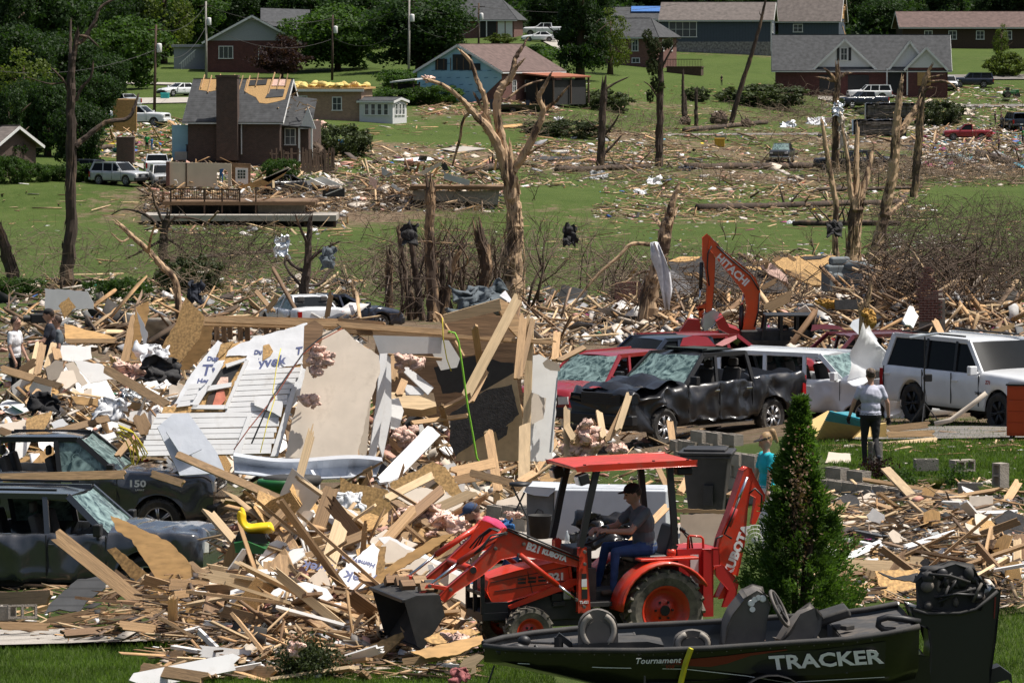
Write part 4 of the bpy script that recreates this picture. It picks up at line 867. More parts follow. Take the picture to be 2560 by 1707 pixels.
# people: one continuous skin grown over a posed skeleton
def person(label,loc,face,J,wear,vox=.011,cap=None,hair='short',H=1.75,group=None,sleeves='short',glove=None,brim=True,folds=.009,extra=None,rot=None,bulk=1.0):
 k=H/1.75;t=thing('person',label,'person',loc,face,group,rot=rot);top,tro,sho,ski,hai=wear;MT=[top,tro,sho,ski,hai,cap or hai,glove or ski]
 d0=dict(pel=(0,0,.93),che=(0,0,1.27),nec=(0,0,1.47),hea=(.025,0,1.635),look=(1,0,0),sl=(0,.185,1.41),sr=(0,-.185,1.41),el=(0,.25,1.13),er=(0,-.25,1.13),wl=(.06,.27,.89),wr=(.06,-.27,.89),hl=(0,.09,.9),hr=(0,-.09,.9),kl=(.03,.1,.49),kr=(.03,-.1,.49),al=(-.02,.11,.08),ar=(-.02,-.11,.08),tl=(1,0,0),tr=(1,0,0),grip=0.3)
 d0.update(J);g={a:(Vector(b)*k if isinstance(b,(tuple,Vector))and a not in('look','tl','tr')else(Vector(b)if isinstance(b,tuple)else b))for a,b in d0.items()}
 prim=[]
 def cap_(a,b,ra,rb,m):prim.append(('c',Vector(a),Vector(b),ra*k,rb*k,m))
 def ell_(c,r,rot_,m):prim.append(('e',Vector(c),Vector(r)*k,rot_,m))
 up=(g['che']-g['pel']).normalized();lat=(g['sl']-g['sr']).normalized();fr=lat.cross(up).normalized();lat=up.cross(fr);TR=Matrix((fr,lat,up)).transposed()
 bk=bulk;ell_(g['pel'],(.125*bk,.165*bk,.13),TR,1);ell_(g['pel'].lerp(g['che'],.42),(.118*bk,.152*bk,.17),TR,0);ell_(g['pel'].lerp(g['che'],.12),(.122*bk,.16*bk,.09),TR,0);ell_(g['che']+up*.0,(.125*bk,.175*bk,.19),TR,0);ell_(g['che'].lerp(g['nec'],.55),(.095,.17,.1),TR,0)
 cap_(g['che'].lerp(g['nec'],.6),g['hea']-Vector((0,0,.06*k)),.058,.052,3)
 for a in 'lr':
  cap_(g['s'+a],g['s'+a].lerp(g['e'+a],.62 if sleeves=='short' else 1),.062,.056 if sleeves=='short' else.045,0);cap_(g['s'+a],g['e'+a],.046,.04,3 if sleeves=='short' else 0)
  cap_(g['e'+a],g['w'+a],.042,.028,3 if sleeves=='short' else 0);mid=g['che'].lerp(g['nec'],.5);cap_(mid,g['s'+a],.075,.06,0)
  cap_(g['h'+a],g['k'+a],.088*bulk,.058,1);cap_(g['k'+a],g['a'+a],.058,.042,1);td=g['t'+a].normalized();A=g['a'+a]
  cap_(A+Vector((0,0,-.035*k))-td*.05*k,A+Vector((0,0,-.045*k))+td*.13*k,.04,.034,2)
  # hand: palm, four fingers, thumb
  hd=(g['w'+a]-g['e'+a]).normalized();sd_=(Vector((0,0,1)).cross(hd));sd_=(sd_ if sd_.length>.1 else Vector((1,0,0))).normalized();nn=hd.cross(sd_);W_=g['w'+a];cu=g['grip']
  cap_(W_,W_+hd*.07*k,.03,.036,6)
  for i,ln in enumerate((.07,.08,.075,.06)):
   p=W_+hd*.085*k+sd_*(i-1.5)*.021*k;q=p+(hd*(1-cu)+nn*(-cu)).normalized()*ln*.55*k;r_=q+(hd*(1-2*cu)+nn*(-2*cu)).normalized()*ln*.5*k;cap_(p,q,.0125,.0115,6);cap_(q,r_,.0115,.0095,6)
  p=W_+hd*.035*k+sd_*.03*k;cap_(p,p+(hd*.7+sd_*.7-nn*.2).normalized()*.055*k,.0145,.011,6)
 lk=g['look'].normalized();hl_=Vector((0,0,1)).cross(lk).normalized();hu=lk.cross(hl_);HR=Matrix((lk,hl_,hu)).transposed();hc=g['hea'];V=lambda x,y,z:hc+HR@Vector((x,y,z))*k
 ell_(hc,(.098,.077,.118),HR,3);ell_(V(.025,0,-.06),(.068,.058,.062),HR,3);cap_(V(.095,0,.01),V(.112,0,-.028),.012,.017,3);ell_(V(.088,0,.035),(.02,.055,.012),HR,3);ell_(V(.088,0,-.066),(.016,.026,.008),HR,3)
 for s in(1,-1):ell_(V(-.005,s*.078,-.005),(.02,.012,.032),HR,3);ell_(V(.087,s*.03,.012),(.012,.014,.008),HR,4)
 ell_(V(-.022,0,.032),(.098,.083,.104),HR,4)
 if hair=='tail':cap_(V(-.1,0,.03),V(-.15,0,.02),.03,.04,4);cap_(V(-.15,0,.02),V(-.17,0,-.1),.045,.02,4)
 if hair=='bun':ell_(V(-.12,0,.05),(.05,.05,.045),HR,4)
 if hair=='beard':ell_(V(.035,0,-.085),(.065,.06,.05),HR,4)
 if cap and hair!='visor':
  ell_(V(-.004,0,.062),(.108,.089,.075),HR,5)
  if brim:ell_(V(.115,0,.05),(.075,.066,.01),HR,5)
 if hair=='visor':ell_(V(.11,0,.05),(.085,.075,.011),HR,5);ell_(V(0,0,.05),(.104,.086,.022),HR,5);cap_(V(-.09,0,.07),V(-.14,0,.1),.035,.05,4);cap_(V(-.14,0,.1),V(-.17,0,-.06),.055,.03,4)
 for e in(extra or[]):cap_(Vector(e[0])*k,Vector(e[1])*k,e[2],e[3],e[4])
 mb=MB()
 for p in prim:
  if p[0]=='c':
   _,a,b,ra,rb,m=p;ax=(b-a);L_=max(ax.length,1e-4);prof=[(max(ra*cos(q),1e-4),-ra*sin(q))for q in np.linspace(PI/2,0,5)]+[(max(rb*cos(q),1e-4),L_+rb*sin(q))for q in np.linspace(0,PI/2,5)]
   mb.lathe(prof,a,ax.normalized()if ax.length>1e-6 else(0,0,1),12)
  else:mb.ell(p[1],p[2],16,12,p[3])
 o=mb.build('body',ski,t,smooth=True);md=o.modifiers.new('skin','REMESH');md.mode='VOXEL';md.voxel_size=vox*k;md.use_smooth_shade=True;sm=o.modifiers.new('soft','SMOOTH');sm.factor=.5;sm.iterations=2
 flatten(o);me=o.data;me.materials.clear()
 for m in MT:me.materials.append(m)
 n=len(me.vertices);co=np.zeros(n*3,np.float32);me.vertices.foreach_get('co',co);co=co.reshape(-1,3);best=np.full(n,1e9);ids=np.zeros(n,int)
 for p in prim:
  if p[0]=='c':
   a,b=np.array(p[1]),np.array(p[2]);ab=b-a;h=np.clip(((co-a)@ab)/max(ab@ab,1e-9),0,1);dd=np.linalg.norm(co-a-h[:,None]*ab,axis=1)-(p[3]+(p[4]-p[3])*h);m=p[5]
  else:
   q=(co-np.array(p[1]))@np.array(p[3]);r=np.array(p[2]);l=np.linalg.norm(q/r,axis=1);dd=(l-1)*r.min();m=p[4]
  dd=np.abs(dd);w_=dd<best;best[w_]=dd[w_];ids[w_]=m
 for i in np.where(ids<=1)[0]:
  v=Vector(co[i]);q=mnoise.noise(v*Vector((9,9,5)).length*.9)*folds;co[i]+=np.array((q,q*.6,0),np.float32)
 me.vertices.foreach_set('co',co.ravel());fm=np.zeros(len(me.polygons),np.int32);lv=np.zeros(len(me.loops),np.int32);me.loops.foreach_get('vertex_index',lv);ls=np.zeros(len(me.polygons),np.int32);me.polygons.foreach_get('loop_start',ls);fm[:]=ids[lv[ls]];me.polygons.foreach_set('material_index',fm);me.update();return t
 # the orange tractor
TQ=dict(d=52.4,x0=1655.,y0=1634.,k=210.,yaw=19.0)
def tractor():
 d=TQ['d'];B=at(TQ['x0'],TQ['y0'],d);yaw=R(TQ['yaw']);cy,sy=cos(yaw),sin(yaw);hd=math.atan2(-sy,-cy)
 B=B+Vector((sin(hd),-cos(hd),0))*.55;B.z=gz(B.x,B.y)-.0
 zc=at(TQ['x0'],TQ['y0'],d).z-B.z
 t=thing('compact_tractor','orange compact tractor with front loader, canopy and rear digger arm','tractor',B,hd)
 def T(px,py,y=.55):
  far=.55-y;return((TQ['x0']-px-far*sy*TQ['k'])/(TQ['k']*cy),(TQ['y0']-py-far*23)/TQ['k'])
 A=lambda pts,y:[T(*b2(*p),y)for p in pts];A3=lambda pts,y:[T(*b3(*p),y)for p in pts]
 def P3(p,y,f=b2):a=T(*f(*p),y);return Vector((a[0],y,a[1]))
 # wheels
 for(x,r,wd,y,lug,ri)in((0,.5,.3,.56,20,.30),(0,.5,.3,-.56,20,.30),(1.68,.3,.19,.5,18,.165),(1.68,.3,.19,-.5,18,.165)):
  w_=MB();w_.lathe([(ri,-wd*.4),(r*.8,-wd/2),(r*.93,-wd*.46),(r*.95,0),(r*.93,wd*.46),(r*.8,wd/2),(ri,wd*.4)],axis=(0,1,0),n=36)
  for i in range(lug):
   for s in(-1,1):
    q=2*PI*(i+(.5 if s>0 else 0))/lug;M=Matrix.Rotation(-q,3,'Y')
    a_=M@Vector((r*.965,s*wd*.02,0));b_=M@Vector((r*.93,s*wd*.52,r*.2));w_.bar(a_,b_,r*.075,r*.085,up=M@Vector((1,0,0)))
  o=w_.build('wheel',m_rubmud if r>.4 else m_rubmud,t);o.location=(x,y,r);s_=1 if y>0 else-1
  h=MB();h.lathe([(ri+.005,s_*wd*.42),(ri*.93,s_*wd*.4),(ri*.85,s_*wd*.12),(ri*.5,s_*wd*.05),(ri*.45,s_*wd*.16),(.001,s_*wd*.16)],axis=(0,1,0),n=28);h.build('rim',m_orange,o,smooth=True)
  h=MB();h.lathe([(ri*.22,s_*wd*.3),(ri*.2,s_*wd*.33),(.001,s_*wd*.33)],axis=(0,1,0),n=12)
  for i in range(6):q=i*PI/3;h.box((cos(q)*ri*.36,s_*wd*.18,sin(q)*ri*.36),(.025,.03,.025))
  h.build('hub',m_blk,o)
  # chassis and engine block
 q=MB();q.bx(-.35,1.5,-.17,.17,.3,.66);q.bx(.3,2.0,-.2,.2,.38,.72);q.tube([(0,-.5,.5),(0,.5,.5)],.1,10);q.tube([(1.68,-.45,.3),(1.68,.45,.3)],.05,8);q.bx(1.5,1.85,-.1,.1,.28,.45);q.build('chassis',m_blkd,t,bevel=.02)
 for i in range(14):q=MB();q.box((random.uniform(.45,1.5),random.choice((-.2,.2)),random.uniform(.42,.72)),(random.uniform(.06,.2),.08,random.uniform(.05,.14)));q.build('engine_part',random.choice((m_blk,m_blkd,m_metal)),t,bevel=.01)
 # bonnet
 hp=[T(*b2(*p),.24)for p in((880,985),(905,915),(1060,862),(1335,826),(1390,838),(1410,1000),(1180,1010),(965,1052),(918,1035))];q=MB();q.prism(hp,-.235,.235);q.build('bonnet',m_orange,t,bevel=.05,seg=3)
 q=MB()
 for r_ in range(2):
  for c_ in range(4):a=T(*b2(1095+c_*62,917+r_*22-c_*4),.24);q.box((a[0],.237,a[1]),(.1,.012,.025))
 q.build('bonnet_vents',m_blk,t)
 lettering('B21',.115,m_letw,t,textM((*T(*b2(1305,912),.24)[:1],.243,T(*b2(1305,912),.24)[1]),(-1,0,0),(0,0,1)),bold=.006,stretch=1.15)
 # front guard
 gx=T(*b2(870,1000),.3)[0];q=MB()
 for y in(-.28,0,.28):q.bar((gx+.02,y,.5),(gx+.02,y,.98),.05,.04)
 q.bar((gx+.02,-.3,.96),(gx+.02,.3,.96),.05,.05);q.bar((gx+.02,-.3,.74),(gx+.02,.3,.74),.04,.04);q.bx(gx-.3,gx+.02,.26,.29,.42,.64);q.bx(gx-.3,gx+.02,-.29,-.26,.42,.64);q.bx(gx-.3,gx+.03,-.3,.3,.42,.52);q.build('front_guard',m_blk,t,bevel=.008)
 # loader
 for s in(1,-1):
  y=.43*s;lf=MB();pts=A([(1475,835),(1440,800),(1100,655),(1030,615),(985,600),(950,640),(915,705),(775,835),(640,945),(590,1000),(625,1030),(690,975),(850,880),(960,790),(1085,770),(1430,855),(1470,865)],.43)
  lf.prism(pts,y-.035,y+.035);lf.build('loader_arm',m_orange,t,bevel=.008)
  po=A([(1442,740),(1462,728),(1482,740),(1505,1130),(1435,1130)],.46);q=MB();q.prism(po,y-.03*s+.0,y+.06*s);q.build('loader_post',m_orange,t,bevel=.008)
  q=MB();a,b=P3((1070,762),.43),P3((1300,955),.43);c_=P3((1415,1050),.43);
  for v in(a,b,c_):v.y=y+.075*s
  q.tube([a,b],.032,10);q.build('lift_cylinder',m_orange,t,smooth=True);q=MB();q.tube([b,c_],.017,8);q.build('cylinder_rod',m_chr,t,smooth=True)
  a,b,c_=P3((975,648),.43),P3((712,800),.43),P3((535,935),.43)
  for v in(a,b,c_):v.y=y-.0
  a.z+=.03;q=MB();q.tube([a,b],.036,10);q.build('tilt_cylinder',m_orange,t,smooth=True);q=MB();q.tube([b,c_],.019,8);q.build('cylinder_rod',m_chr,t,smooth=True)
  l0=P3((535,930),.43);l1=P3((655,955),.43);l0.y=l1.y=y;q=MB();q.bar(l0,l1,.05,.05);l2=P3((470,1000),.43);l2.y=y;q.bar(l0,l2,.05,.05);q.build('bucket_link',m_orange,t,bevel=.006)
  br=A([(1010,1080),(1200,1005),(1400,930),(1440,930),(1440,960),(1380,985),(1030,1098)],.3);q=MB();q.prism(br,s*.27-.015,s*.27+.015);q.build('side_brace',m_orange,t,bevel=.005)
 a=P3((795,845),.43);q=MB();q.tube([Vector((a.x,-.43,a.z)),Vector((a.x,.475,a.z))],.048,14);q.build('cross_tube',m_orange,t,smooth=True);q=MB();q.lathe([(.042,0),(.001,.0)],(a.x,.478,a.z),(0,1,0),14);q.build('tube_bore',m_blk,t)
 for s_,sz,pp,st in(('B21',.12,(1160,728),1.0),('KUBOTA',.08,(1285,776),1.0)):
  c_=P3(pp,.43);c_.y=.468;dr=P3((1400,815),.43)-P3((1130,712),.43);lettering(s_,sz,m_letw,t,textM(c_,(dr.x,0,dr.z),(0,0,1)),bold=.006,stretch=st)
 c_=P3((1468,1070),.46);c_.y=.493;lettering('TL421',.045,m_letw,t,textM(c_,(-1,0,0),(0,0,1)),bold=.002)
 for(x0,y0,x1,y1,m_)in((1452,895,1482,925,m_blk),(1452,928,1484,975,m_letw),(1454,978,1486,990,m_cyel),(1454,992,1488,1048,m_blk)):
  a,b=P3((x0,y0),.46),P3((x1,y1),.46);q=MB();q.box(((a.x+b.x)/2,.4925,(a.z+b.z)/2),(abs(a.x-b.x),.003,abs(a.z-b.z)));q.build('decal',m_,t)
  # hoses
 for k in range(3):a=P3((1000+k*12,640),.3);q=MB();q.tube([a,a+Vector((.18,-.08,.07)),a+Vector((.3,-.1,-.02)),a+Vector((.42,-.12,-.16-.05*k))],.011,6);q.build('hose',m_blk,t,smooth=True)
 for k in(0,1):
  q=MB();q.tube([P3(p,.43)+Vector((0,.05,.02*k))for p in((1440,815-8*k),(1250,730-8*k),(1090,655-8*k),(1000,610))],.012,6);q.build('hydraulic_pipe',m_blk,t,smooth=True)
  q=MB();q.tube([P3(p,.43)+Vector((0,.05,0))for p in((1000,625),(900-20*k,640+30*k),(850,700+20*k),(800,745))],.012,6);q.build('hose',m_blk,t,smooth=True)
 for p in((1465,835),(1465,760),(990,630),(1070,765),(660,958),(535,930),(1415,1050),(1462,1095),(1100,700),(930,720)):c_=P3(p,.44);q=MB();q.lathe([(.022,0),(.022,.02),(.001,.022)],(c_.x,.47 if p[0]<1400 else.5,c_.z),(0,1,0),8);q.build('bolt',m_under,t)
 for a,b in(((905,930),(1385,850)),((1130,870),(1160,1005)),((930,985),(1400,935))):a,b=P3(a,.24),P3(b,.24);q=MB();q.bar((a.x,.238,a.z),(b.x,.238,b.z),.006,.008);q.build('panel_gap',m_blk,t)
 # bucket (opening ahead and down)
 bp=A([(395,1015),(470,990),(600,990),(630,1110),(500,1310),(470,1290),(440,1180)],.66);q=MB();q.prism(bp,.64,.66);q.build('bucket_side',m_blkd,t);q=MB();q.prism(bp,-.66,-.64);q.build('bucket_side',m_blkd,t)
 top,bk,bk2,lip=bp[0],bp[2],bp[3],bp[4];q=MB()
 for a,b in((top,bp[1]),(bp[1],bk),(bk,bk2),(bk2,lip)):q.bar((a[0],0,a[1]),(b[0],0,b[1]),1.31,.02,up=(0,0,1)if abs(a[0]-b[0])>abs(a[1]-b[1])else(1,0,0))
 q.build('bucket_shell',m_blkd,t)
 q=MB();q.bar((top[0]+.01,-.66,top[1]),(top[0]+.01,.66,top[1]),.05,.04);q.bar((lip[0],-.66,lip[1]),(lip[0],.66,lip[1]),.08,.03);q.build('bucket_edge',m_blk,t,bevel=.006)
 for i in range(10):q=MB();q.box((bk[0]+random.uniform(-.1,.25),random.uniform(-.55,.4),bk[1]+.05),(.16,.12,.1),Matrix.Rotation(random.uniform(0,3),3,'X'));q.build('bucket_load',random.choice((m_lumold,m_lum,m_blkd)),t)
 # platform, fenders, seat
 q=MB();q.bx(-.1,.95,-.42,.42,.55,.6);q.bx(.75,.95,-.3,.3,.6,1.0);q.build('floor_plate',m_blkd,t)
 for s in(1,-1):
  q=MB();r1=.6;rows=[]
  for i in range(15):an=R(2+148*i/14);rows.append([(.0+r1*cos(an),s*.36,.5+r1*sin(an)*.98),(.0+r1*cos(an),s*.72,.5+r1*sin(an)*.98)])
  q.grid(rows);rows2=[[(a[0]*.94,a[1],.5+(a[2]-.5)*.94),a]for a,b in[(r_[1],0)for r_ in rows]];q.grid(rows2);q.build('fender',m_orange,t,smooth=True).modifiers.new('thick','SOLIDIFY').thickness=.02
  q=MB();q.box((-.1,s*.45,1.1),(.75,.2,.03));q.build('fender_top',m_orange,t,bevel=.01)
  q=MB();q.lathe([(.001,-.04),(.045,-.04),(.05,0),(.04,.05),(.001,.06)],(-.14,s*.5,1.18),(1,0,0),12);q.build('rear_lamp',m_orange,t,smooth=True)
 q=MB();q.box((.02,0,1.07),(.45,.46,.1));q.bar((-.2,0,1.08),(-.32,0,1.46),.44,.09,up=(1,0,0));q.build('seat',m_blk,t,bevel=.04)
 # steering column
 q=MB();q.bar((.92,0,.9),(.72,0,1.32),.1,.08,up=(1,0,0));q.build('steering_column',m_blk,t);q=MB();n_=20;q.tube([Vector((.66+.19*cos(2*PI*i/n_)*.86,.19*sin(2*PI*i/n_),1.36-.1*cos(2*PI*i/n_)))for i in range(n_+1)],.016,6,cap=False);q.build('steering_wheel',m_blk,t,smooth=True)
 q=MB();q.bx(.78,1.02,-.24,.24,.95,1.25);q.build('dashboard',m_blk,t,bevel=.02)
 # roof posts and canopy
 fp=[(1448,735),(1470,640),(1500,480),(1548,268)];rp=[(2000,800),(2030,740),(2020,560),(1995,268)]
 for y in(.5,-.5):
  for ch in(fp,rp):
   p_=[P3(p,.5)for p in ch]
   for v in p_:v.y=y
   q=MB()
   for a,b in zip(p_[:-1],p_[1:]):q.bar(a,b,.055,.075,up=(1,0,0))
   q.build('roof_post',m_blk,t)
 ca=T(*b2(1440,260),.58);cb=T(1745,1166,.58);q=MB();th=.05
 ca=(ca[0],ca[1]-.02);cb=(cb[0],cb[1]-.02)
 q.prism([(cb[0]-.0,cb[1]),(ca[0]+.0,ca[1]-.01),(ca[0]+.02,ca[1]+th*.6),(ca[0]-.15,ca[1]+th),(cb[0],cb[1]+th*1.25)],-.54,.54);q.build('canopy',m_orange,t,bevel=.012)
 for i,x in enumerate(np.linspace(cb[0]+.1,ca[0]-.1,4)):q=MB();q.lathe([(.02,0),(.02,.012),(.001,.014)],(x,.5,ca[1]+th*1.1+(.02 if i<2 else.0)),(0,0,1),8);q.build('canopy_bolt',m_blk,t)
 for y in(.48,-.42):q=MB();q.box((ca[0]-.08,y,ca[1]-.11),(.13,.16,.13),Matrix.Rotation(.3,3,'Y'));q.build('work_lamp',m_blk,t,bevel=.015);q=MB();q.box((ca[0]-.01,y,ca[1]-.13),(.012,.14,.1),Matrix.Rotation(.3,3,'Y'));q.build('lamp_lens',m_lamp,t)
 q=MB();q.box((cb[0]+.12,.4,cb[1]-.07),(.2,.16,.09));q.build('work_lamp',m_blk,t,bevel=.02)
 # digger at the back
 q=MB();q.prism(A3([(-10,775),(250,775),(255,880),(215,885),(215,1185),(150,1185),(140,1050),(60,1010),(0,900)],.3),-.28,.3);q.build('digger_frame',m_redhot,t,bevel=.012)
 for y in(.33,-.33):q=MB();q.prism(A3([(150,780),(205,780),(205,1190),(150,1190)],.33),y-.03,y+.03);q.build('digger_post',m_redhot,t,bevel=.01)
 q=MB();q.prism(A3([(70,810),(120,810),(120,1010),(70,1010)],.3),.302,.306);q.build('decal',m_white,t)
 bm=A3([(225,905),(268,720),(330,560),(415,300),(440,288),(462,296),(475,330),(440,520),(420,760),(375,965),(330,1090),(260,1090),(300,1000)],.12)
 q=MB();q.prism(bm,-.07,.09);q.build('digger_boom',m_orange,t,bevel=.012)
 q=MB();q.prism(A3([(235,900),(270,885),(360,965),(375,1000),(350,1140),(280,1140),(310,1040),(240,950)],.12),.09,.13);q.build('swing_bracket',m_redhot,t,bevel=.01)
 dp=A3([(415,430),(450,300),(470,300),(560,460),(560,500),(500,640),(480,640),(505,480)],.0);q=MB();q.prism(dp,-.15,-.08);q.build('digger_dipper',m_orange,t,bevel=.01)
 a,b,c_=P3((300,640),.12,b3),P3((345,530),.12,b3),P3((420,340),.12,b3);q=MB();q.tube([a+Vector((0,.05,0)),b+Vector((0,.05,0))],.04,10);q.build('boom_cylinder',m_redhot,t,smooth=True);q=MB();q.tube([b+Vector((0,.05,0)),c_+Vector((0,.05,0))],.018,8);q.build('cylinder_rod',m_chr,t,smooth=True)
 for ch in([(225,770),(235,715),(275,700)],[(330,720),(285,690),(330,590),(380,470)],[(440,445),(475,415),(520,460),(515,560)]):
  q=MB();q.tube([P3(p,.2,b3)for p in ch],.013,6);q.build('hose',m_blk,t,smooth=True)
 c_=P3((372,800),.12,b3);c_.y=.093;dr=P3((405,730),.12,b3)-P3((345,880),.12,b3);lettering('KUBOTA',.15,m_letw,t,textM(c_,(dr.x,0,dr.z),(1,0,.3)),bold=.008,stretch=1.1)
 for ch in([(68,770),(65,720),(15,650)],[(85,770),(75,700),(30,660)]):q=MB();q.tube([P3(p,.2,b3)for p in ch],.012,6);q.ell(P3(ch[-1],.2,b3),(.025,.025,.03));q.build('lever',m_blk,t,smooth=True)
 q=MB();q.tube([P3(p,.25,b3)for p in((55,775),(58,700),(70,692),(135,700),(150,715),(152,775))],.015,6);q.build('grab_rail',m_orange,t,smooth=True)
 for y in(.35,-.35):q=MB();q.bar((-.75,y,.3),(-.95,y*1.6,.02),.08,.08);q.box((-.97,y*1.7,.02),(.25,.18,.03));q.build('stabiliser',m_redhot,t)
 # the driver
 hipz=1.17
 person('man in grey shirt, dark cap and jeans driving the orange tractor',t.matrix_world@Vector((0,0,0))if False else B,hd,dict(pel=(.02,.02,1.2),che=(.06,.02,1.5),nec=(.1,.02,1.7),hea=(.18,.02,1.845),look=(1,0,-.22),sl=(.08,.21,1.64),sr=(.1,-.17,1.64),el=(.3,.27,1.42),er=(.32,-.2,1.44),wl=(.56,.16,1.42),wr=(.58,-.1,1.42),hl=(.04,.13,1.18),hr=(.04,-.08,1.18),kl=(.47,.2,1.17),kr=(.46,-.16,1.2),al=(.5,.22,.73),ar=(.56,-.18,.73),grip=.45),(m_cgrey,m_jean,m_boot,m_skin,m_hair),vox=.0095,cap=m_cblack,bulk=1.16)
tractor()
# bass boat
def boat():
 d=46.0;K=F/d;yaw=R(3.0);x0,yg=1770.0,1615.0
 hd=PI+R(2);B=base(1770,d);B.z+=.0;t=thing('bass_boat','dark green and black fishing boat with outboard motor on the lawn','boat',B,hd)
 def T(px,py,y=1.0):far=1.0-y;return((x0-px)/K,(at(x0,py,d).z-B.z)-far*.128*1.0)
 # near gunwale heights follow the photograph; y = half beam
 st=[(1209,1640,.12),(1260,1634,.42),(1340,1628,.66),(1450,1622,.85),(1600,1618,.98),(1760,1612,1.0),(1950,1600,1.0),(2100,1592,.99),(2200,1580,.96),(2280,1564,.92)]
 rows=[];rim=[];deck=[];LIFT=.1
 for px,py,hb in st:
  x=(x0-px)/K;z=at(px,py,d).z-B.z+.12*(1-hb)*.3+LIFT;u=(px-1209)/1071.;dep=.72*min(1,.25+u*1.6);keel=z-dep
  rows.append([(x,-hb,z),(x,-hb*.97,z-.12),(x,-hb*.9,z-dep*.62),(x,-hb*.45,keel+.06),(x,0,keel),(x,hb*.45,keel+.06),(x,hb*.9,z-dep*.62),(x,hb*.97,z-.12),(x,hb,z)])
  rim.append((x,hb,z));deck.append((x,hb,z))
 q=MB();q.grid(rows);n=9;q.f.append(tuple((len(rows)-1)*n+i for i in range(n)));q.fm.append(0);m_hull=paint('hull_dark',(.006,.0065,.006),.16,(.03,.028,.022),.3,.3);q.build('hull',m_hull,t,smooth=True)
 for s in(1,-1):q=MB();q.tube([(x,s*y,z+.005)for x,y,z in rim],.032,8);q.build('gunwale',m_blkd,t,smooth=True)
 # decks: fore deck, cockpit floor, aft deck
 m_carpet=mat('deck_carpet',(.05,.05,.052),.95,var=.2,scale=8,dirt=(.16,.13,.1),dirt_amt=.5)
 def dk(i0,i1,drop,nm):
  q=MB();q.grid([[(x,-y*.93,z-drop),(x,0,z-drop+.01),(x,y*.93,z-drop)]for x,y,z in rim[i0:i1]]);q.build(nm,m_carpet,t)
 dk(0,5,.06,'fore_deck');dk(4,8,.34,'cockpit_floor');dk(7,10,.05,'aft_deck')
 for i,nm in((4,'bulkhead'),(7,'bulkhead')):x,y,z=rim[i];q=MB();q.bx(x-.01,x+.01,-y*.93,y*.93,z-.36,z-.055);q.build(nm,m_carpet,t)
 # side graphics, both as thin vinyl following the hull
 def deco(pts,m,nm,off=.012):
  for s in(1,-1):
   q=MB();a=[]
   for px,z0,z1 in pts:
    x=(x0-px)/K;hb=np.interp(px,[p[0]for p in st],[p[2]for p in st]);zr=np.interp(px,[p[0]for p in st],[r_[0][2]for r_ in rows])
    def yy(z):dz=zr-z;return np.interp(dz,[0,.12,.45],[hb,hb*.97,hb*.9])+off
    a.append([(x,s*yy(zr-z0),zr-z0),(x,s*yy(zr-(z0+z1)/2),zr-(z0+z1)/2),(x,s*yy(zr-z1),zr-z1)])
   q.grid(a);q.build(nm,m,t,smooth=True)
 m_olive=paint('hull_olive',(.035,.036,.024),.1,(.05,.05,.04),.4,.2);m_rs=paint('stripe_red',(.16,.012,.01),.1,(.05,.03,.02),.4,.2)
 deco([(1640,.14,.16),(1720,.12,.2),(1800,.09,.25),(1860,.09,.3),(1960,.085,.2),(2060,.085,.11),(2170,.08,.088)],m_olive,'olive_panel',.008)
 deco([(1640,.1,.12),(1700,.1,.17),(1760,.09,.19),(1800,.085,.17),(1860,.07,.1),(1950,.06,.07)],m_rs,'red_stripe',.011)
 deco([(1862,.24,.241),(1880,.17,.29),(1940,.11,.34),(2050,.08,.36),(2150,.07,.36),(2195,.07,.36)],m_pblack,'black_panel',.014)
 deco([(1290,.14,.147),(1500,.17,.178),(1700,.2,.208),(1850,.31,.317),(1950,.41,.417),(2195,.45,.456)],m_letw,'pin_stripe',.016)
 def hz(px,drop):zr=np.interp(px,[p[0]for p in st],[r_[0][2]for r_ in rows]);hb=np.interp(px,[p[0]for p in st],[p[2]for p in st]);return Vector(((x0-px)/K,np.interp(drop,[0,.12,.45],[hb,hb*.97,hb*.9])+.045,zr-drop))
 lettering('TRACKER',.205,m_letw,t,textM(hz(2048,.2),(-1,0,.055),(0,.15,1)),bold=.006,stretch=1.3,shear=-.1)
 lettering('Tournament',.085,m_letw,t,textM(hz(1630,.1),(-1,0,.02),(0,.15,1)),shear=.25,bold=.001,stretch=1.1);lettering('V18',.055,m_rs,t,textM(hz(1660,.17),(-1,0,.02),(0,.15,1)),bold=.003,shear=.2)
 # console with dials, wheel
 def PT(px,py,y):return Vector(((x0-px)/K,y,at(px,py,d+(1-y)*0).z-B.z-(1-y)*.128+.09))
 m_taupe=mat('console_taupe',(.1,.088,.078),.65,var=.15,scale=4,dirt=(.2,.17,.13),dirt_amt=.4)
 cp=[b3(255,1330),b3(258,1180),b3(290,1110),b3(370,1010),b3(440,985),b3(495,1000),b3(520,1060),b3(500,1150),b3(480,1330)];q=MB();q.prism([(PT(*p,.45).x,PT(*p,.45).z)for p in cp],.12,.7);q.build('console',m_taupe,t,bevel=.05,seg=3)
 q=MB();a=PT(*b3(440,1060),.7)
 for i,p in enumerate(((405,1062),(425,1040),(448,1028),(475,1035),(412,1098))):c_=PT(*b3(*p),.7);q.lathe([(.038 if i in(0,3)else.028,0),(.03,.012),(.001,.012)],(c_.x,.702,c_.z),(0,1,0),16)
 q.build('dials',m_letw,t)
 c_=PT(*b3(585,1090),.45);n_=24;ax=Vector((-.85,.2,.45)).normalized();ua=ax.cross(Vector((0,1,0))).normalized();ub=ax.cross(ua);ctr=Vector((c_.x,.52,c_.z));q=MB();q.tube([ctr+(ua*cos(2*PI*i/n_)+ub*sin(2*PI*i/n_))*.2 for i in range(n_+1)],.019,7,cap=False);q.build('steering_wheel',m_taupe,t,smooth=True)
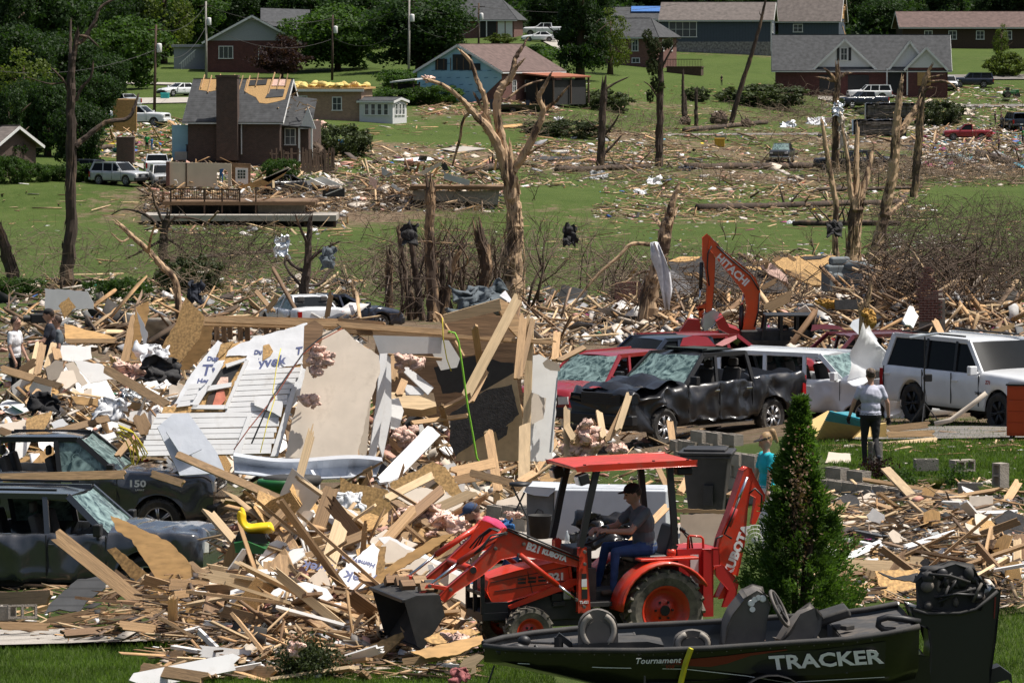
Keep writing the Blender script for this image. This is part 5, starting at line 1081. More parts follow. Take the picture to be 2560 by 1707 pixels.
 q=MB();q.lathe([(.05,-.02),(.045,.02),(.001,.025)],ctr,ax,12)
 for i in range(3):an=i*2.094+.5;q.bar(ctr,ctr+(ua*cos(an)+ub*sin(an))*.19,.05,.02,up=ax)
 q.build('wheel_spokes',m_blkd,t)
 # seats
 m_seatb=mat('boat_seat',(.13,.115,.1),.7,var=.15,scale=5,dirt=(.22,.19,.15),dirt_amt=.3);m_seatl=mat('boat_seat_light',(.3,.27,.23),.7,var=.12,dirt=(.2,.17,.13),dirt_amt=.35)
 def seatback(px0,py0,px1,py1,y,w_,lean):
  a,b=PT(px0,py1,y),PT(px1,py0,y);L_=(px1-px0)/K;h=b.z-a.z;cx=(a.x+b.x)/2;poly=[(cx-L_/2,a.z),(cx+L_/2,a.z)]+[(cx+L_/2*cos(q),a.z+h*.5+h*.5*sin(q))for q in np.linspace(0,PI,13)]
  q=MB();q.prism(poly,y-.07,y+.07);q.build('seat_back',m_seatb,t,bevel=.03,seg=3);q=MB();q.prism([(cx+(x-cx)*.62,a.z+(z-a.z)*.72)for x,z in poly],y+.06,y+.085);q.build('seat_cushion',m_seatb,t,bevel=.012)
  for s in(-1,1):q=MB();q.tube([Vector((cx+s*L_*.4*cos(v),y+.07,a.z+h*(.45+.44*sin(v))if v>0 else a.z+h*.45*(1+v)))for v in np.linspace(-.9,1.1,9)],.032,8);q.build('seat_bolster',m_seatl,t,smooth=True)
 seatback(1442,1512,1540,1600,.35,.5,.1);seatback(1682,1564,1775,1620,.3,.5,.1)
 cp=[b3(590,1290),b3(640,1210),b3(720,1130),b3(790,1100),b3(835,1135),b3(830,1200),b3(800,1260),b3(700,1300)];q=MB();q.prism([(PT(*p,.35).x,PT(*p,.35).z)for p in cp],.1,.6);q.build('driver_seat',m_seatb,t,bevel=.06,seg=3)
 cp=[b3(835,1170),b3(930,1130),b3(1050,1185),b3(930,1225)];q=MB();P_=[PT(*p,.0)for p in cp];q.box((P_[1].x,-.3,P_[1].z-.06),(.45,.5,.1),Matrix.Rotation(.3,3,'Y'));q.build('hatch_lid',m_blkd,t,bevel=.03)
 # fore gear: trolling motor
 q=MB();q.tube([PT(1300,1592,.2),PT(1400,1597,.2)],.014,8);q.tube([PT(1395,1620,.2),PT(1395,1580,.2)],.05,10);q.bar(PT(1392,1575,.2),PT(1450,1618,.2),.08,.06);q.build('trolling_mount',m_blk,t)
 q=MB();c_=PT(1308,1590,.25);q.ell(c_,(.07,.06,.06));q.tube([PT(1250,1612,.3),PT(1290,1605,.3),PT(1315,1610,.3)],[.03,.05,.04],8);q.ell(PT(1255,1615,.3),(.08,.06,.05));q.tube([PT(1335,1600,.25),PT(1350,1625,.25)],.02,6);q.build('trolling_motor',m_blk,t,smooth=True)
 q=MB();q.prism([(PT(*b2(*p),.3).x,PT(*b2(*p),.3).z)for p in((1400,1300),(1560,1288),(1850,1282),(1950,1300),(1940,1340),(1420,1350))],-.1,.45);q.build('rod_locker',m_blkd,t,bevel=.03)
 # hose on the aft deck
 q=MB();q.tube([PT(*b3(*p),.5)for p in((1440,1180),(1330,1160),(1240,1150),(1190,1165),(1185,1200),(1220,1225),(1290,1230))],.036,10);q.build('fuel_hose',m_blk,t,smooth=True)
 # outboard
 def OB(p):a=PT(*b3(*p),.1);return(a.x,a.z)
 ot=MB();ot.prism([OB(p)for p in((1410,1095),(1430,1180),(1500,1210),(1520,1330),(1500,1580),(1700,1600),(1870,1580),(1900,1440),(1925,1250),(1935,990),(1900,985),(1820,1090),(1700,1120),(1500,1115))],-.24,.24);ot.build('outboard_cowl',m_pblack,t,bevel=.05,seg=3)
 q=MB();q.tube([Vector((a[0],.25,a[1]))for a in(OB(p)for p in((1415,1095),(1500,1120),(1700,1118),(1800,1095),(1930,985)))],.02,6);q.build('cowl_seal',m_blkd,t,smooth=True)
 q=MB();q.prism([OB(p)for p in((1910,1020),(1920,1020),(1912,1150),(1905,1150))],.262,.266);q.build('cowl_stripe',m_rs,t)
 q=MB();q.prism([OB(p)for p in((1470,1110),(1460,940),(1500,880),(1680,850),(1800,870),(1860,960),(1840,1060),(1760,1110))],-.17,.15);q.build('engine_block',m_blkd,t,bevel=.04)
 for i in range(26):
  a=OB((random.uniform(1490,1840),random.uniform(870,1090)));q=MB();y=random.uniform(.1,.19)
  if i%3:q.ell((a[0],y,a[1]),(random.uniform(.03,.08),.05,random.uniform(.03,.08)),10,6)
  else:b_=OB((random.uniform(1490,1860),random.uniform(870,1090)));q.tube([(a[0],y+.03,a[1]),((a[0]+b_[0])/2,y+.07,(a[1]+b_[1])/2+.03),(b_[0],y+.03,b_[1])],.016,6)
  q.build('engine_part',random.choice((m_blk,m_blkd,m_under)),t,smooth=True)
 q=MB();a=OB((1560,890));q.lathe([(.14,0),(.15,.03),(.14,.06),(.001,.07)],(a[0],0,a[1]),(0,0,1),18);q.build('flywheel_cover',m_blkd,t,smooth=True)
 q=MB();q.prism([OB(p)for p in((1500,1560),(1700,1530),(1960,1450),(2030,1500),(2035,1560),(2010,1530),(1760,1600),(1500,1640))],-.12,.12);q.build('cavitation_plate',m_blk,t)
 q=MB();q.prism([OB(p)for p in((1400,1215),(1200,1265),(1190,1290),(1210,1620),(1400,1640),(1500,1600),(1480,1360),(1410,1340))],-.55,.55);q.build('transom',m_hull,t,bevel=.02)
 c_=PT(*b3(1325,1325),.93);c_.y=.553;lettering('TRACKER',.075,m_letw,t,textM(c_,(-1,0,.05),(0,0,1)),bold=.003,shear=.2)
 # trailer under the hull
 q=MB();zb=rows[5][4][2]-.08
 for s in(1,-1):q.bar((2.0,s*.15,zb),(-2.0,s*.75,zb),.08,.1)
 for x in(-1.8,-.3,1.0):q.bar((x,-.8,zb-.02),(x,.8,zb-.02),.08,.08)
 q.build('trailer_frame',m_blk,t);ty,rm,hb=wheelmesh(.33,.2,5,m_alloy)
 for s in(1,-1):
  o=link('trailer_wheel',ty,t);o.location=(-.6,s*1.0,.33);o.rotation_euler=(0,0,0 if s>0 else PI);link('rim',rm,o)
  q=MB();q.grid([[(-.6+.42*cos(a),s*.88,.36+.42*sin(a)),(-.6+.42*cos(a),s*1.14,.36+.42*sin(a))]for a in np.linspace(.1,PI-.1,12)]);q.build('trailer_fender',m_blk,t,smooth=True)
 q=MB();a=PT(1209,1650,.3);q.tube([a+Vector((-.1,0,0)),a+Vector((-.05,0,-.15)),a+Vector((0,0,-.28))],.01,5);q.ell(a+Vector((.02,0,-.42)),(.16,.13,.13),14,10);q.ell(a+Vector((-.25,.05,-.45)),(.09,.08,.1),12,8);q.tube([(2.3,0,zb),(a.x-.05,0,.45)],.05,8);q.bar((a.x-.05,0,.5),(a.x-.05,0,0),.08,.08);q.build('winch_gear',m_blkd,t,smooth=True)
 q=MB();q.tube([hz(1712,-.02),hz(1700,.12)+Vector((0,.01,0)),hz(1690,.3)+Vector((0,.02,0)),hz(1680,.5)+Vector((0,.04,0))],.03,4);tp=q.build('caution_tape',mat('tape_yellow',(.55,.5,.02),.5),t)
 for i,p in enumerate(((1560,1610),(1900,1590),(1985,1600),(2120,1560),(1480,1610))):q=MB();c_=PT(*p,.2);q.box(c_,(.14,.09,.05),Matrix.Rotation(i*1.3,3,'Z'));q.build('deck_litter',(m_lum,m_insul,m_white,m_blkd,m_insul)[i],t,bevel=.01)
 for i in range(26):px=1260+i*36;c_=hz(px,.035);q=MB();q.lathe([(.009,0),(.001,.006)],(c_.x,c_.y-.03,c_.z),(0,1,0),6);q.build('rivet',m_under,t)
 return t
boat()
# excavator
def excavator():
 d=134.0;K=F/d;x0=c6(480,0)[0];B=base(x0,d);t=thing('excavator','orange excavator with raised arm, dark cab and steel bucket among the wrecks','excavator',B)
 def T(p):q=c6(*p);return((q[0]-x0)/K,at(q[0],q[1],d).z-B.z)
 def pr(nm,pts,y0,y1,m,bev=.02):q=MB();q.prism([T(p)for p in pts],y0,y1);return q.build(nm,m,t,bevel=bev)
 pr('boom',[(208,95),(300,182),(420,278),(512,370),(550,455),(546,530),(505,760),(428,760),(458,560),(440,480),(400,420),(250,235),(195,165)],-.17,.17,m_hit,.03)
 pr('stick',[(152,95),(185,72),(205,88),(203,165),(242,235),(236,400),(214,590),(178,600),(190,400),(165,262),(152,240)],-.12,.12,m_hit,.02)
 pr('bucket_link',[(118,570),(215,530),(222,548),(135,592)],-.1,.1,m_hit);pr('bucket_link',[(135,580),(160,580),(165,640),(135,640)],-.1,.1,m_hit)
 pr('bucket',[(160,610),(230,585),(262,605),(235,690),(170,720),(150,690)],-.32,.32,m_metal,.03)
 for(a,b,c_,r)in(((148,262),(142,440),(134,565),.06),((418,752),(424,560),(440,480),.075),((205,95),(262,150),(300,185),.05)):
  A_,B_,C_=[Vector((T(p)[0],-.05,T(p)[1]))for p in(a,b,c_)];q=MB();q.tube([A_,B_],r,10);q.build('ram',m_blk,t,smooth=True);q=MB();q.tube([B_,C_],r*.5,8);q.build('ram_rod',m_chr,t,smooth=True)
 for ch in([(215,150),(190,200),(185,300),(200,420)],[(250,150),(360,250),(480,350),(540,450)],[(545,470),(535,600),(510,700)]):q=MB();q.tube([Vector((T(p)[0],-.19,T(p)[1]))for p in ch],.025,6);q.build('hose',m_blk,t,smooth=True)
 a,b=T((305,265)),T((410,362));c_=Vector(((a[0]+b[0])/2+.0,-.175,(a[1]+b[1])/2));lettering('HITACHI',.32,m_letw,t,textM(c_,(b[0]-a[0],0,b[1]-a[1]),(0,0,1)),bold=.012,stretch=1.0)
 # cab
 z0=T((565,840))[1];z1=T((565,612))[1];xa,xb=T((565,612))[0],T((915,612))[0];xm=T((690,612))[0];xn=T((800,612))[0]
 q=MB();q.bx(xa+.05,xb,-.6,.6,z1-.07,z1);q.build('cab_roof',m_blk,t,bevel=.03)
 for x,xt in((xa-.12,xa+.1),(xm,xm),(xn,xn),(xb-.04,xb-.04)):
  for y in(-.56,.56):q=MB();q.bar((x,y,z0-.3),(xt,y,z1-.03),.09,.09,up=(1,0,0));q.build('cab_post',m_blk,t)
 q=MB();q.bx(xn,xb,.5,.52,z0,z1-.1);q.bx(xb-.02,xb,-.5,.5,z0,z1-.1);q.build('cab_glass',m_glass,t)
 q=MB();q.bx(xa-.1,xb,-.58,.58,z0-.9,z0-.28);q.build('cab_base',m_blk,t,bevel=.03);q=MB();q.box((xm+.55,0,z0-.1),(.5,.5,.5));q.build('seat',m_blk,t,bevel=.05)
 q=MB();q.bx(-.3,xb+.3,-.5,1.1,.5,.95);q.build('house',m_blkd,t,bevel=.05)
 for y in(-.7,1.0):q=MB();q.prism([(-1.1,.05),(-1.3,.35),(-1.1,.65),(2.6,.65),(2.8,.35),(2.6,.05)],y-.2,y+.2);q.build('track',m_rub,t,bevel=.03)
 pr('dozer_blade',[(240,655),(290,625),(330,690),(400,715),(400,745),(330,740),(260,705)],-.9,.9,m_redhot);pr('red_guard',[(0,730),(60,650),(130,655),(140,735),(60,745)],-.3,.3,m_redhot)
 c_=T((735,830));fx,fz=c_[0],c_[1]-.62
 person('man in yellow safety vest and dark cap at the excavator controls',B+Vector((fx,-.2,fz)),PI,dict(pel=(0,0,.45),che=(.02,0,.78),nec=(.03,0,.98),hea=(.06,0,1.13),sl=(.02,.19,.92),sr=(.02,-.19,.92),el=(.16,.26,.68),er=(.16,-.26,.68),wl=(.42,.22,.66),wr=(.42,-.22,.66),hl=(0,.1,.43),hr=(0,-.1,.43),kl=(.42,.14,.44),kr=(.42,-.14,.44),al=(.42,.14,.05),ar=(.42,-.14,.05),look=(1,.1,-.2)),(m_vest,m_cnavy,m_boot,m_skin,m_hair),vox=.016,cap=m_cblack,hair='beard')
excavator()
# houses
m_brickd=brickmat('brick_dark_brown',(.085,.045,.034),(.055,.033,.027),(.12,.1,.085));m_brickr=brickmat('brick_red',(.16,.055,.042),(.11,.042,.034),(.2,.16,.14));m_brickl=brickmat('brick_tan',(.33,.2,.13),(.25,.15,.1),(.35,.29,.23));m_brickm=brickmat('brick_maroon',(.1,.026,.024),(.07,.02,.02),(.11,.07,.06));m_stone=mat('stone_base',(.2,.19,.18),.95,var=.55,scale=3.5,bump=.5)
m_sidw=linemat('siding_white',(.62,.62,.62),.12,'z',.72,.18,rough=.7,var=.05);m_sidb=linemat('siding_blue_grey',(.05,.065,.09),.4,'x',.7,.08,rough=.8,var=.08);m_sidg=linemat('siding_grey',(.3,.31,.33),.13,'z',.75,.15,rough=.8,var=.06);m_blue=mat('blue_sheathing',(.3,.5,.6),.8,var=.1,scale=.6,dirt=(.2,.33,.42),dirt_amt=.3,dscale=1.8);m_trim=mat('trim_white',(.66,.66,.65),.6,var=.05);m_gdark=mat('garage_dark',(.018,.018,.02),.6);m_pane=mat('far_window_pane',(.05,.06,.065),.12,var=.2,spec=.8);m_cream=mat('plaster_cream',(.58,.5,.38),.9,var=.07,scale=1,dirt=(.4,.33,.25),dirt_amt=.15);m_wood_d=mat('stained_wood',(.06,.035,.022),.85,var=.3,rnd=.3);m_foam=mat('yellow_foam',(.6,.47,.16),.9,var=.25,scale=2,bump=1.0,bscale=6)
def win(t,face,x,z,w_,h,Lx,Wy,trimm=None,pane=None,grid=(2,2),nm='window'):
 ang,off={'f':(0,-Wy/2),'r':(PI/2,-Lx/2),'b':(PI,-Wy/2),'l':(-PI/2,-Lx/2)}[face];M=Matrix.Rotation(ang,4,'Z')@Matrix.Translation((x,off,z+h/2))
 q=MB();f_=.09
 q.box((0,-.03,h/2),(w_+f_,.08,f_));q.box((0,-.04,-h/2),(w_+.2,.12,f_));q.box((-w_/2,-.03,0),(f_,.08,h-.02));q.box((w_/2,-.03,0),(f_,.08,h-.02))
 for i in range(1,grid[0]):q.box((-w_/2+w_*i/grid[0],-.025,0),(.05,.05,h-.1))
 for i in range(1,grid[1]):q.box((0,-.022,-h/2+h*i/grid[1]),(w_-.1,.045,.04))
 o=q.build(nm,trimm or m_trim,t);o.matrix_local=M;q=MB();q.box((0,-.005,0),(w_-.05,.03,h-.05));q.build('pane',pane or m_pane,o);return o
def door(t,face,x,w_,h,Lx,Wy,m,nm='door',z=0.0,panels=0):
 ang,off={'f':(0,-Wy/2),'r':(PI/2,-Lx/2),'b':(PI,-Wy/2),'l':(-PI/2,-Lx/2)}[face];M=Matrix.Rotation(ang,4,'Z')@Matrix.Translation((x,off,z))
 q=MB();q.box((0,-.03,h/2),(w_,.06,h));o=q.build(nm,m,t);o.matrix_local=M
 for k in range(panels):q=MB();q.box((0,-.065,h*(k+.5)/panels),(w_*.94,.012,h/panels*.8));q.build('panel',m,o,bevel=.004)
 return o
def slab(t,pts,th,m,nm='roof'):
 q=MB();P=[Vector(p)for p in pts];n=(P[1]-P[0]).cross(P[2]-P[0]).normalized()*th
 if n.z<0:n=-n
 k=len(P);q.add(P+[p+n for p in P],[tuple(range(k))[::-1],tuple(range(k,2*k))]+[(i,(i+1)%k,(i+1)%k+k,i+k)for i in range(k)]);return q.build(nm,m,t)
def house(name,label,px,d,rotz,Lx,Wy,Hw,Hr,wm,rm,axis='x',gm=None,over=.45,base_h=0.0,bm=None,zoff=0.0,hip=0.0,roof=True,roof_parts=True):
 b=base(px,d);b.z+=zoff;t=thing(name,label,'house',b,R(rotz));hx,hy=Lx/2,Wy/2
 q=MB();q.bx(-hx,hx,-hy,hy,-1.5,Hw);q.build('wall',wm,t)
 if base_h:q=MB();q.bx(-hx-.03,hx+.03,-hy-.03,hy+.03,-1.5,base_h);q.build('foundation',bm,t)
 if not roof:return t
 e=over;th=.16;kx=hip
 if axis=='x':
  for s in(-1,1):
   dz=-Hr*e/hy;slab(t,[(-hx-e,s*(hy+e),Hw+dz),(hx+e,s*(hy+e),Hw+dz),(hx+e-kx,0,Hw+Hr),(-hx-e+kx,0,Hw+Hr)],th,rm)
   q=MB();q.bar((-hx-e,s*(hy+e+.02),Hw+dz+.03),(hx+e,s*(hy+e+.02),Hw+dz+.03),.04,.18);q.build('fascia',m_trim,t)
   if hip:slab(t,[(s*(hx+e),-hy-e,Hw+dz),(s*(hx+e),hy+e,Hw+dz),(s*(hx+e-kx),0,Hw+Hr)],th,rm)
   else:
    q=MB();q.prism([(-hy,Hw),(hy,Hw),(0,Hw+Hr-.02)],s*hx-.1,s*hx+.0 if s>0 else s*hx+.1,'x');q.build('gable',gm or wm,t)
    for s2 in(-1,1):q=MB();q.bar((s*(hx+e),s2*(hy+e),Hw+dz),(s*(hx+e),0,Hw+Hr),.06,.22);q.build('bargeboard',m_trim,t)
  q=MB();q.bar((-hx-e+kx,0,Hw+Hr+th),(hx+e-kx,0,Hw+Hr+th),.3,.05);q.build('ridge',rm,t)
 else:
  for s in(-1,1):
   dz=-Hr*e/hx;slab(t,[(s*(hx+e),-hy-e,Hw+dz),(s*(hx+e),hy+e,Hw+dz),(0,hy+e,Hw+Hr),(0,-hy-e,Hw+Hr)],th,rm)
   q=MB();q.bar((s*(hx+e+.02),-hy-e,Hw+dz+.03),(s*(hx+e+.02),hy+e,Hw+dz+.03),.04,.18);q.build('fascia',m_trim,t)
   q=MB();q.prism([(-hx,Hw),(hx,Hw),(0,Hw+Hr-.02)],-s*hy-.1 if s<0 else-s*hy,-s*hy if s<0 else-s*hy+.1,'y');q.build('gable',gm or wm,t)
   for s2 in(-1,1):q=MB();q.bar((s2*(hx+e),-s*(hy+e),Hw+dz),(0,-s*(hy+e),Hw+Hr),.06,.24);q.build('bargeboard',m_trim,t)
  q=MB();q.bar((0,-hy-e,Hw+Hr+th),(0,hy+e,Hw+Hr+th),.3,.05);q.build('ridge',rm,t)
 return t
def front_gable(t,x,w_,z,h,y,dep,gm,rm,e=.35):
 q=MB();q.prism([(x-w_/2,z),(x+w_/2,z),(x,z+h)],y-.02,y+.1);q.build('gable',gm,t)
 for s in(-1,1):
  dz=-h*e/(w_/2);slab(t,[(x+s*(w_/2+e),y-e,z+dz),(x,y-e,z+h),(x,y+dep,z+h),(x+s*(w_/2+e),y+dep,z+dz)],.14,rm)
  q=MB();q.bar((x+s*(w_/2+e),y-e-.03,z+dz),(x,y-e-.03,z+h),.07,.26);q.build('bargeboard',m_trim,t)
def fence_slats(name,label,pa,da,pb,db,h,m,skip=.12,sw=.14):
 A_,B_=base(pa,da),base(pb,db);t=thing(name,label,'fence',A_);n=int((B_-A_).length/(sw*1.1));me=MB();me.box((0,0,.5),(sw,.02,1));mm=me.mesh('slat',m);rr=B_-A_;az=math.atan2(rr.y,rr.x)
 for i in range(n):
  if random.random()<skip:continue
  o=link('slat',mm,t);o.location=rr*(i/n);o.rotation_euler=(random.gauss(0,.03),random.gauss(0,.03),az);o.scale=(1,1,h*random.uniform(.85,1.05))
 for z in(.4,h*.8):q=MB();q.bar(Vector((0,.03,z)),rr+Vector((0,.03,z)),.04,.09);q.build('rail',m,t)
 return t
def houses():
# brick house with chimney, roof torn open at the ridge
 d=382;s_=F/d;W_=232/s_;t=house('brick_house','dark brick house with broad chimney and roof stripped to rafters',610,d,-9,W_,8.0,3.0,3.3,m_brickd,m_shing,over=.4,zoff=.75)
 rfs=[c for c in t.children if c.name.startswith('roof')];hx=W_/2
 # stripped decking, felt remnants, open rafters on the front slope
 def sl(u,v,lift=.2):y=-4.4+v*4.4;return Vector((u*(hx+.3),y,3.0-.33+(y+4.4)/4.4*3.63+lift))
 def patch(pts,m,nm,lift):P=[sl(*p,lift)for p in pts];q=MB();k=len(P);q.add(P+[p+Vector((0,-.02,.05))for p in P],[tuple(range(k)),tuple(range(k,2*k))[::-1]]+[(i,(i+1)%k,(i+1)%k+k,i+k)for i in range(k)]);q.build(nm,m,t)
 patch([(-.85,.72),(-.6,.68),(-.4,.74),(-.2,.66),(-.12,.97),(-.85,.98)],m_osb,'decking',.17);patch([(.08,.7),(.2,.62),(.35,.55),(.45,.42),(.6,.4),(.78,.44),(.95,.5),(.98,.97),(.08,.98)],m_osb,'decking',.17)
 patch([(.55,.52),(.9,.55),(.9,.72),(.6,.72)],m_shing,'shingle_remnant',.24);patch([(.15,.8),(.5,.83),(.5,.95),(.15,.93)],m_int,'roof_opening',.24);patch([(.6,.8),(.9,.8),(.9,.95),(.6,.95)],m_insul,'loft_insulation',.24)
 for i in range(12):
  if i in(3,8):continue
  u=-.8+i*.155+random.gauss(0,.015);q=MB();q.bar(sl(u,random.uniform(.6,.8),.3),sl(u+random.gauss(.02,.02),1.0,.4)+Vector((0,.1,random.uniform(-.1,.3))),.06,.14);q.build('rafter',m_lum,t)
 q=MB();q.bx(-1.35,.5,-4.75,-3.95,-.5,6.75);q.build('chimney',m_brickd,t);q=MB();q.bx(-1.42,.57,-4.82,-3.88,6.6,6.8);q.build('chimney_cap',m_brickd,t)
 q=MB();q.tube([(.7,-4.1,0),(.7,-4.1,2.7)],.06,8);q.build('downpipe',m_trim,t)
 # right wing with small porch gable and broken corner
 q=MB();q.bx(hx,hx+2.2,-2.4,3.0,-1,2.8);q.build('wing',m_brickd,t);win(t,'f',hx+.6,.8,.9,1.4,W_,4.86)
 slab(t,[(hx-.1,-3.2,2.4),(hx+2.6,-3.2,2.2),(hx+2.4,.3,4.6),(hx-.1,.3,4.9)],.14,m_shing);q=MB();q.prism([(hx+1.6,2.2),(hx+3.0,2.2),(hx+2.3,4.1)],-3.2,-3.1);q.build('gable',m_sidw,t)
 for x in(hx+1.5,hx+2.6):q=MB();q.bar((x,-3.0,-.6),(x,-3.0,2.3),.14,.14);q.build('post',m_trim,t)
 for i in range(14):q=MB();p=Vector((hx+random.uniform(-.3,2.4),random.uniform(-3.3,-1),random.uniform(3.2,5)));q.bar(p,p+Vector((random.uniform(-1,1.4),random.uniform(-.5,.5),random.uniform(-.5,.7))),.09,.05);q.build('splintered_rafter',m_lum,t)
 q=MB();q.bx(-hx-1.6,-hx-.05,-3.2,-3.05,-.6,2.5);q.build('torn_wall',m_blue,t);q=MB();q.bx(-hx-1.2,-hx-.1,-3.9,-3.3,-.6,.2);q.build('porch_slab',m_conc,t)
 fence_slats('board_fence','dark stained board fence beside the chimney house',678,368,838,372,2.1,m_wood_d)
 # tan brick house behind
 d=440;s_=F/d;W_=222/s_;t=house('brick_house','tan brick house with its roof gone and yellow foam along the top',808,d,-6,W_,8,2.75,2,m_brickl,m_shing,roof=False,zoff=.1);hx=W_/2
 q=MB();q.bx(-hx-.3,hx+.3,-4.4,4.2,2.78,2.95);q.build('ceiling_deck',m_osb,t);q=MB();q.bx(-hx-.3,hx+.3,-4.45,-4.35,2.55,2.8);q.build('fascia',m_trim,t)
 for i in range(46):q=MB();q.ell((random.uniform(-hx,hx),random.uniform(-4,1),3.0+random.random()*.3),(random.uniform(.3,.8),.4,random.uniform(.1,.35)),9,6,Matrix.Rotation(random.random()*3,3,'Z'));dentv(q,.15,2,i);q.build('foam_heap',m_foam,t,smooth=True)
 for i in range(16):p=Vector((random.uniform(-hx,hx),random.uniform(-4,0),3.0));q=MB();q.bar(p,p+Vector((random.uniform(-2,2),random.uniform(-.6,.6),random.uniform(.0,.6))),.1,.05);q.build('broken_rafter',m_lum,t)
 win(t,'f',-hx*.35,.7,1.1,1.4,W_,8);win(t,'f',hx*.45,.7,.9,1.3,W_,8)
 # white sunroom
 d=436;s_=F/d;W_=92/s_;t=house('sun_room','small white sided room with many narrow windows',958,d,-24,W_,3.2,2.05,.3,m_sidw,m_shing,over=.2)
 for x in(-1.0,-.3,.4,1.1):win(t,'f',x,.75,.5,1.1,W_,3.2,grid=(1,2))
 for x in(-.8,0,.8):win(t,'r',x,.75,.5,1.1,W_,3.2,grid=(1,2))
 # gabled dark house top left
 d=548;s_=F/d;W_=222/s_;t=house('gabled_house','dark brick house with pale grey sided gable beside the purple tree',632,d,3,W_,11,3.7,3.0,m_brickm,m_shing,axis='y',gm=m_sidg,over=.6)
 win(t,'f',-W_*.29,1.5,1.7,1.5,W_,11,grid=(3,1));win(t,'f',W_*.12,1.4,1.0,1.5,W_,11);slab(t,[(1.0,0,5.6),(7.2,0,4.6),(7.2,7,7.4),(1.0,7,7.6)],.2,m_shing);q=MB();q.bx(-W_/2-4.5,-W_/2,0,4,2.9,3.2);q.bx(-W_/2-4.2,-W_/2,.4,3.8,0,2.9);q.build('annex',m_sidg,t)
 for i in range(7):q=MB();q.bar((-W_/2-1.6-i*.25,-5.0,1.6-i*.25),(-W_/2-1.6-i*.25,-5.0,2.5-i*.25),.05,.05);q.build('stair_baluster',m_trim,t)
 q=MB();q.bar((-W_/2-1.4,-5.0,2.6),(-W_/2-3.4,-5.0,.8),.06,.08);q.build('stair_rail',m_trim,t)
 # house stripped to blue sheathing
 d=478;s_=F/d;t=house('stripped_house','house stripped to light blue sheathing with brown shingle roof',1225,d,-33,10.8,12.0,3.0,2.75,m_brickr,m_shingb,axis='y',gm=m_blue,over=.35)
 q=MB();q.prism([(-5.42,.2),(2.2,-.4),(4.2,1.2),(5.42,2.2),(5.42,3.0),(-5.42,3.0)],-6.06,-6.0);q.build('sheathing',m_blue,t)
 for i in range(5):
  for j in range(9):q=MB();q.box((-4.9+j*1.2+(i%2)*.4,-6.07,.8+i*.75),(.5,.006,.1),Matrix.Rotation(-.1,3,'Y'));(q.build('printed_mark',mat('sheathing_print',(.12,.25,.36),.8),t)if(i,j)==(0,0)else q.build('printed_mark',MATS['sheathing_print'],t))if.8+i*.75<3.0+2.6*(1-abs(-4.9+j*1.2)/5.4)-.4 and not(j>6 and i<2)else None
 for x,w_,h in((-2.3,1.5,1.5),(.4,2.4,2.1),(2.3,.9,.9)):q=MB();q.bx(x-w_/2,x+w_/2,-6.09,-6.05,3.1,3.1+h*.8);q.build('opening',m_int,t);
 for x in np.linspace(-2.8,1.4,6):q=MB();q.bx(x,x+.08,-6.11,-6.07,3.1,4.4);q.build('stud',m_lumold,t)
 for y in(-3.5,-1,2.2):win(t,'r',y,.8,.7,1.2,10.8,12)
 sl_=slab(t,[(5.4,-2.5,2.7),(9.8,-2.5,2.3),(9.8,5,2.3),(5.4,5,2.7)],.15,m_redhot if False else mat('porch_rust',(.3,.1,.05),.8),'porch_roof')
 for x,y in((9.6,-2.3),(9.6,1.2),(9.6,4.8),(7.5,-2.3)):q=MB();q.bar((x,y,-.5),(x,y,2.3),.16,.16);q.build('porch_post',m_wood_d,t)
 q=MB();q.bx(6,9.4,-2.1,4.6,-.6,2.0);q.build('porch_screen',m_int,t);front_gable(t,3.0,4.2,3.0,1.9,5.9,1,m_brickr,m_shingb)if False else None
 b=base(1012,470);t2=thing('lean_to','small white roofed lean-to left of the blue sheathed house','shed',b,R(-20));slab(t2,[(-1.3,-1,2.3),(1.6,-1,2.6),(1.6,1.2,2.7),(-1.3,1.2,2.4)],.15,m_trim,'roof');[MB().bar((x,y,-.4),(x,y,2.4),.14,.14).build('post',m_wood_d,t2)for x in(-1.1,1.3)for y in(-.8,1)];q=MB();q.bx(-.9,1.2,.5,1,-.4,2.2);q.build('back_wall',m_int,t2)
 # garage house at the top
 d=622;s_=F/d;W_=178/s_;t=house('garage_house','brick house with hipped grey roof and two white garage doors',1208,d,-8,W_,9,2.6,2.7,m_brickr,m_shing,hip=3.0,over=.5,zoff=-.1)
 for x in(W_*.32,W_*.43):door(t,'f',x,.95,2.2,W_,9,m_trim,'garage_door',panels=4)
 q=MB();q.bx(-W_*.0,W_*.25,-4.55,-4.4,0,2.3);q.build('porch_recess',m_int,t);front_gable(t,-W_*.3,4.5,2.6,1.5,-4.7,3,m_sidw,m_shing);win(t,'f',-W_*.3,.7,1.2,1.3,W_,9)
 for x in(W_*.02,W_*.12):q=MB();q.bar((x,-4.9,0),(x,-4.9,2.5),.14,.14);q.build('porch_post',m_trim,t)
 # brick house behind the big green tree
 d=572;s_=F/d;t=house('brick_house','red brick house with grey roof partly behind the big green tree',1560,d,-20,11.5,8.5,3.5,2.2,m_brickr,m_shing,hip=2.6,over=.45)
 for x in(-3.8,-.6,2.9):win(t,'f',x,1.6,.8,1.5,11.5,8.5)
 for x in(-3,-.0,3):win(t,'f',x,.1,1.0,.6,11.5,8.5,grid=(2,1))
 for x in(-1.5,2.0):win(t,'r',x,1.6,.6,1.5,11.5,8.5)
 b=base(1712,560);t2=thing('timber_deck','raised dark timber deck with railings','deck',b,R(-10));q=MB();q.bx(-2.3,2.3,-1.3,1.3,.8,.95);q.build('floor',m_wood_d,t2);q=MB();q.bx(-2.2,2.2,-1.25,1.2,-.2,.8);q.build('skirt',m_wood_d,t2)
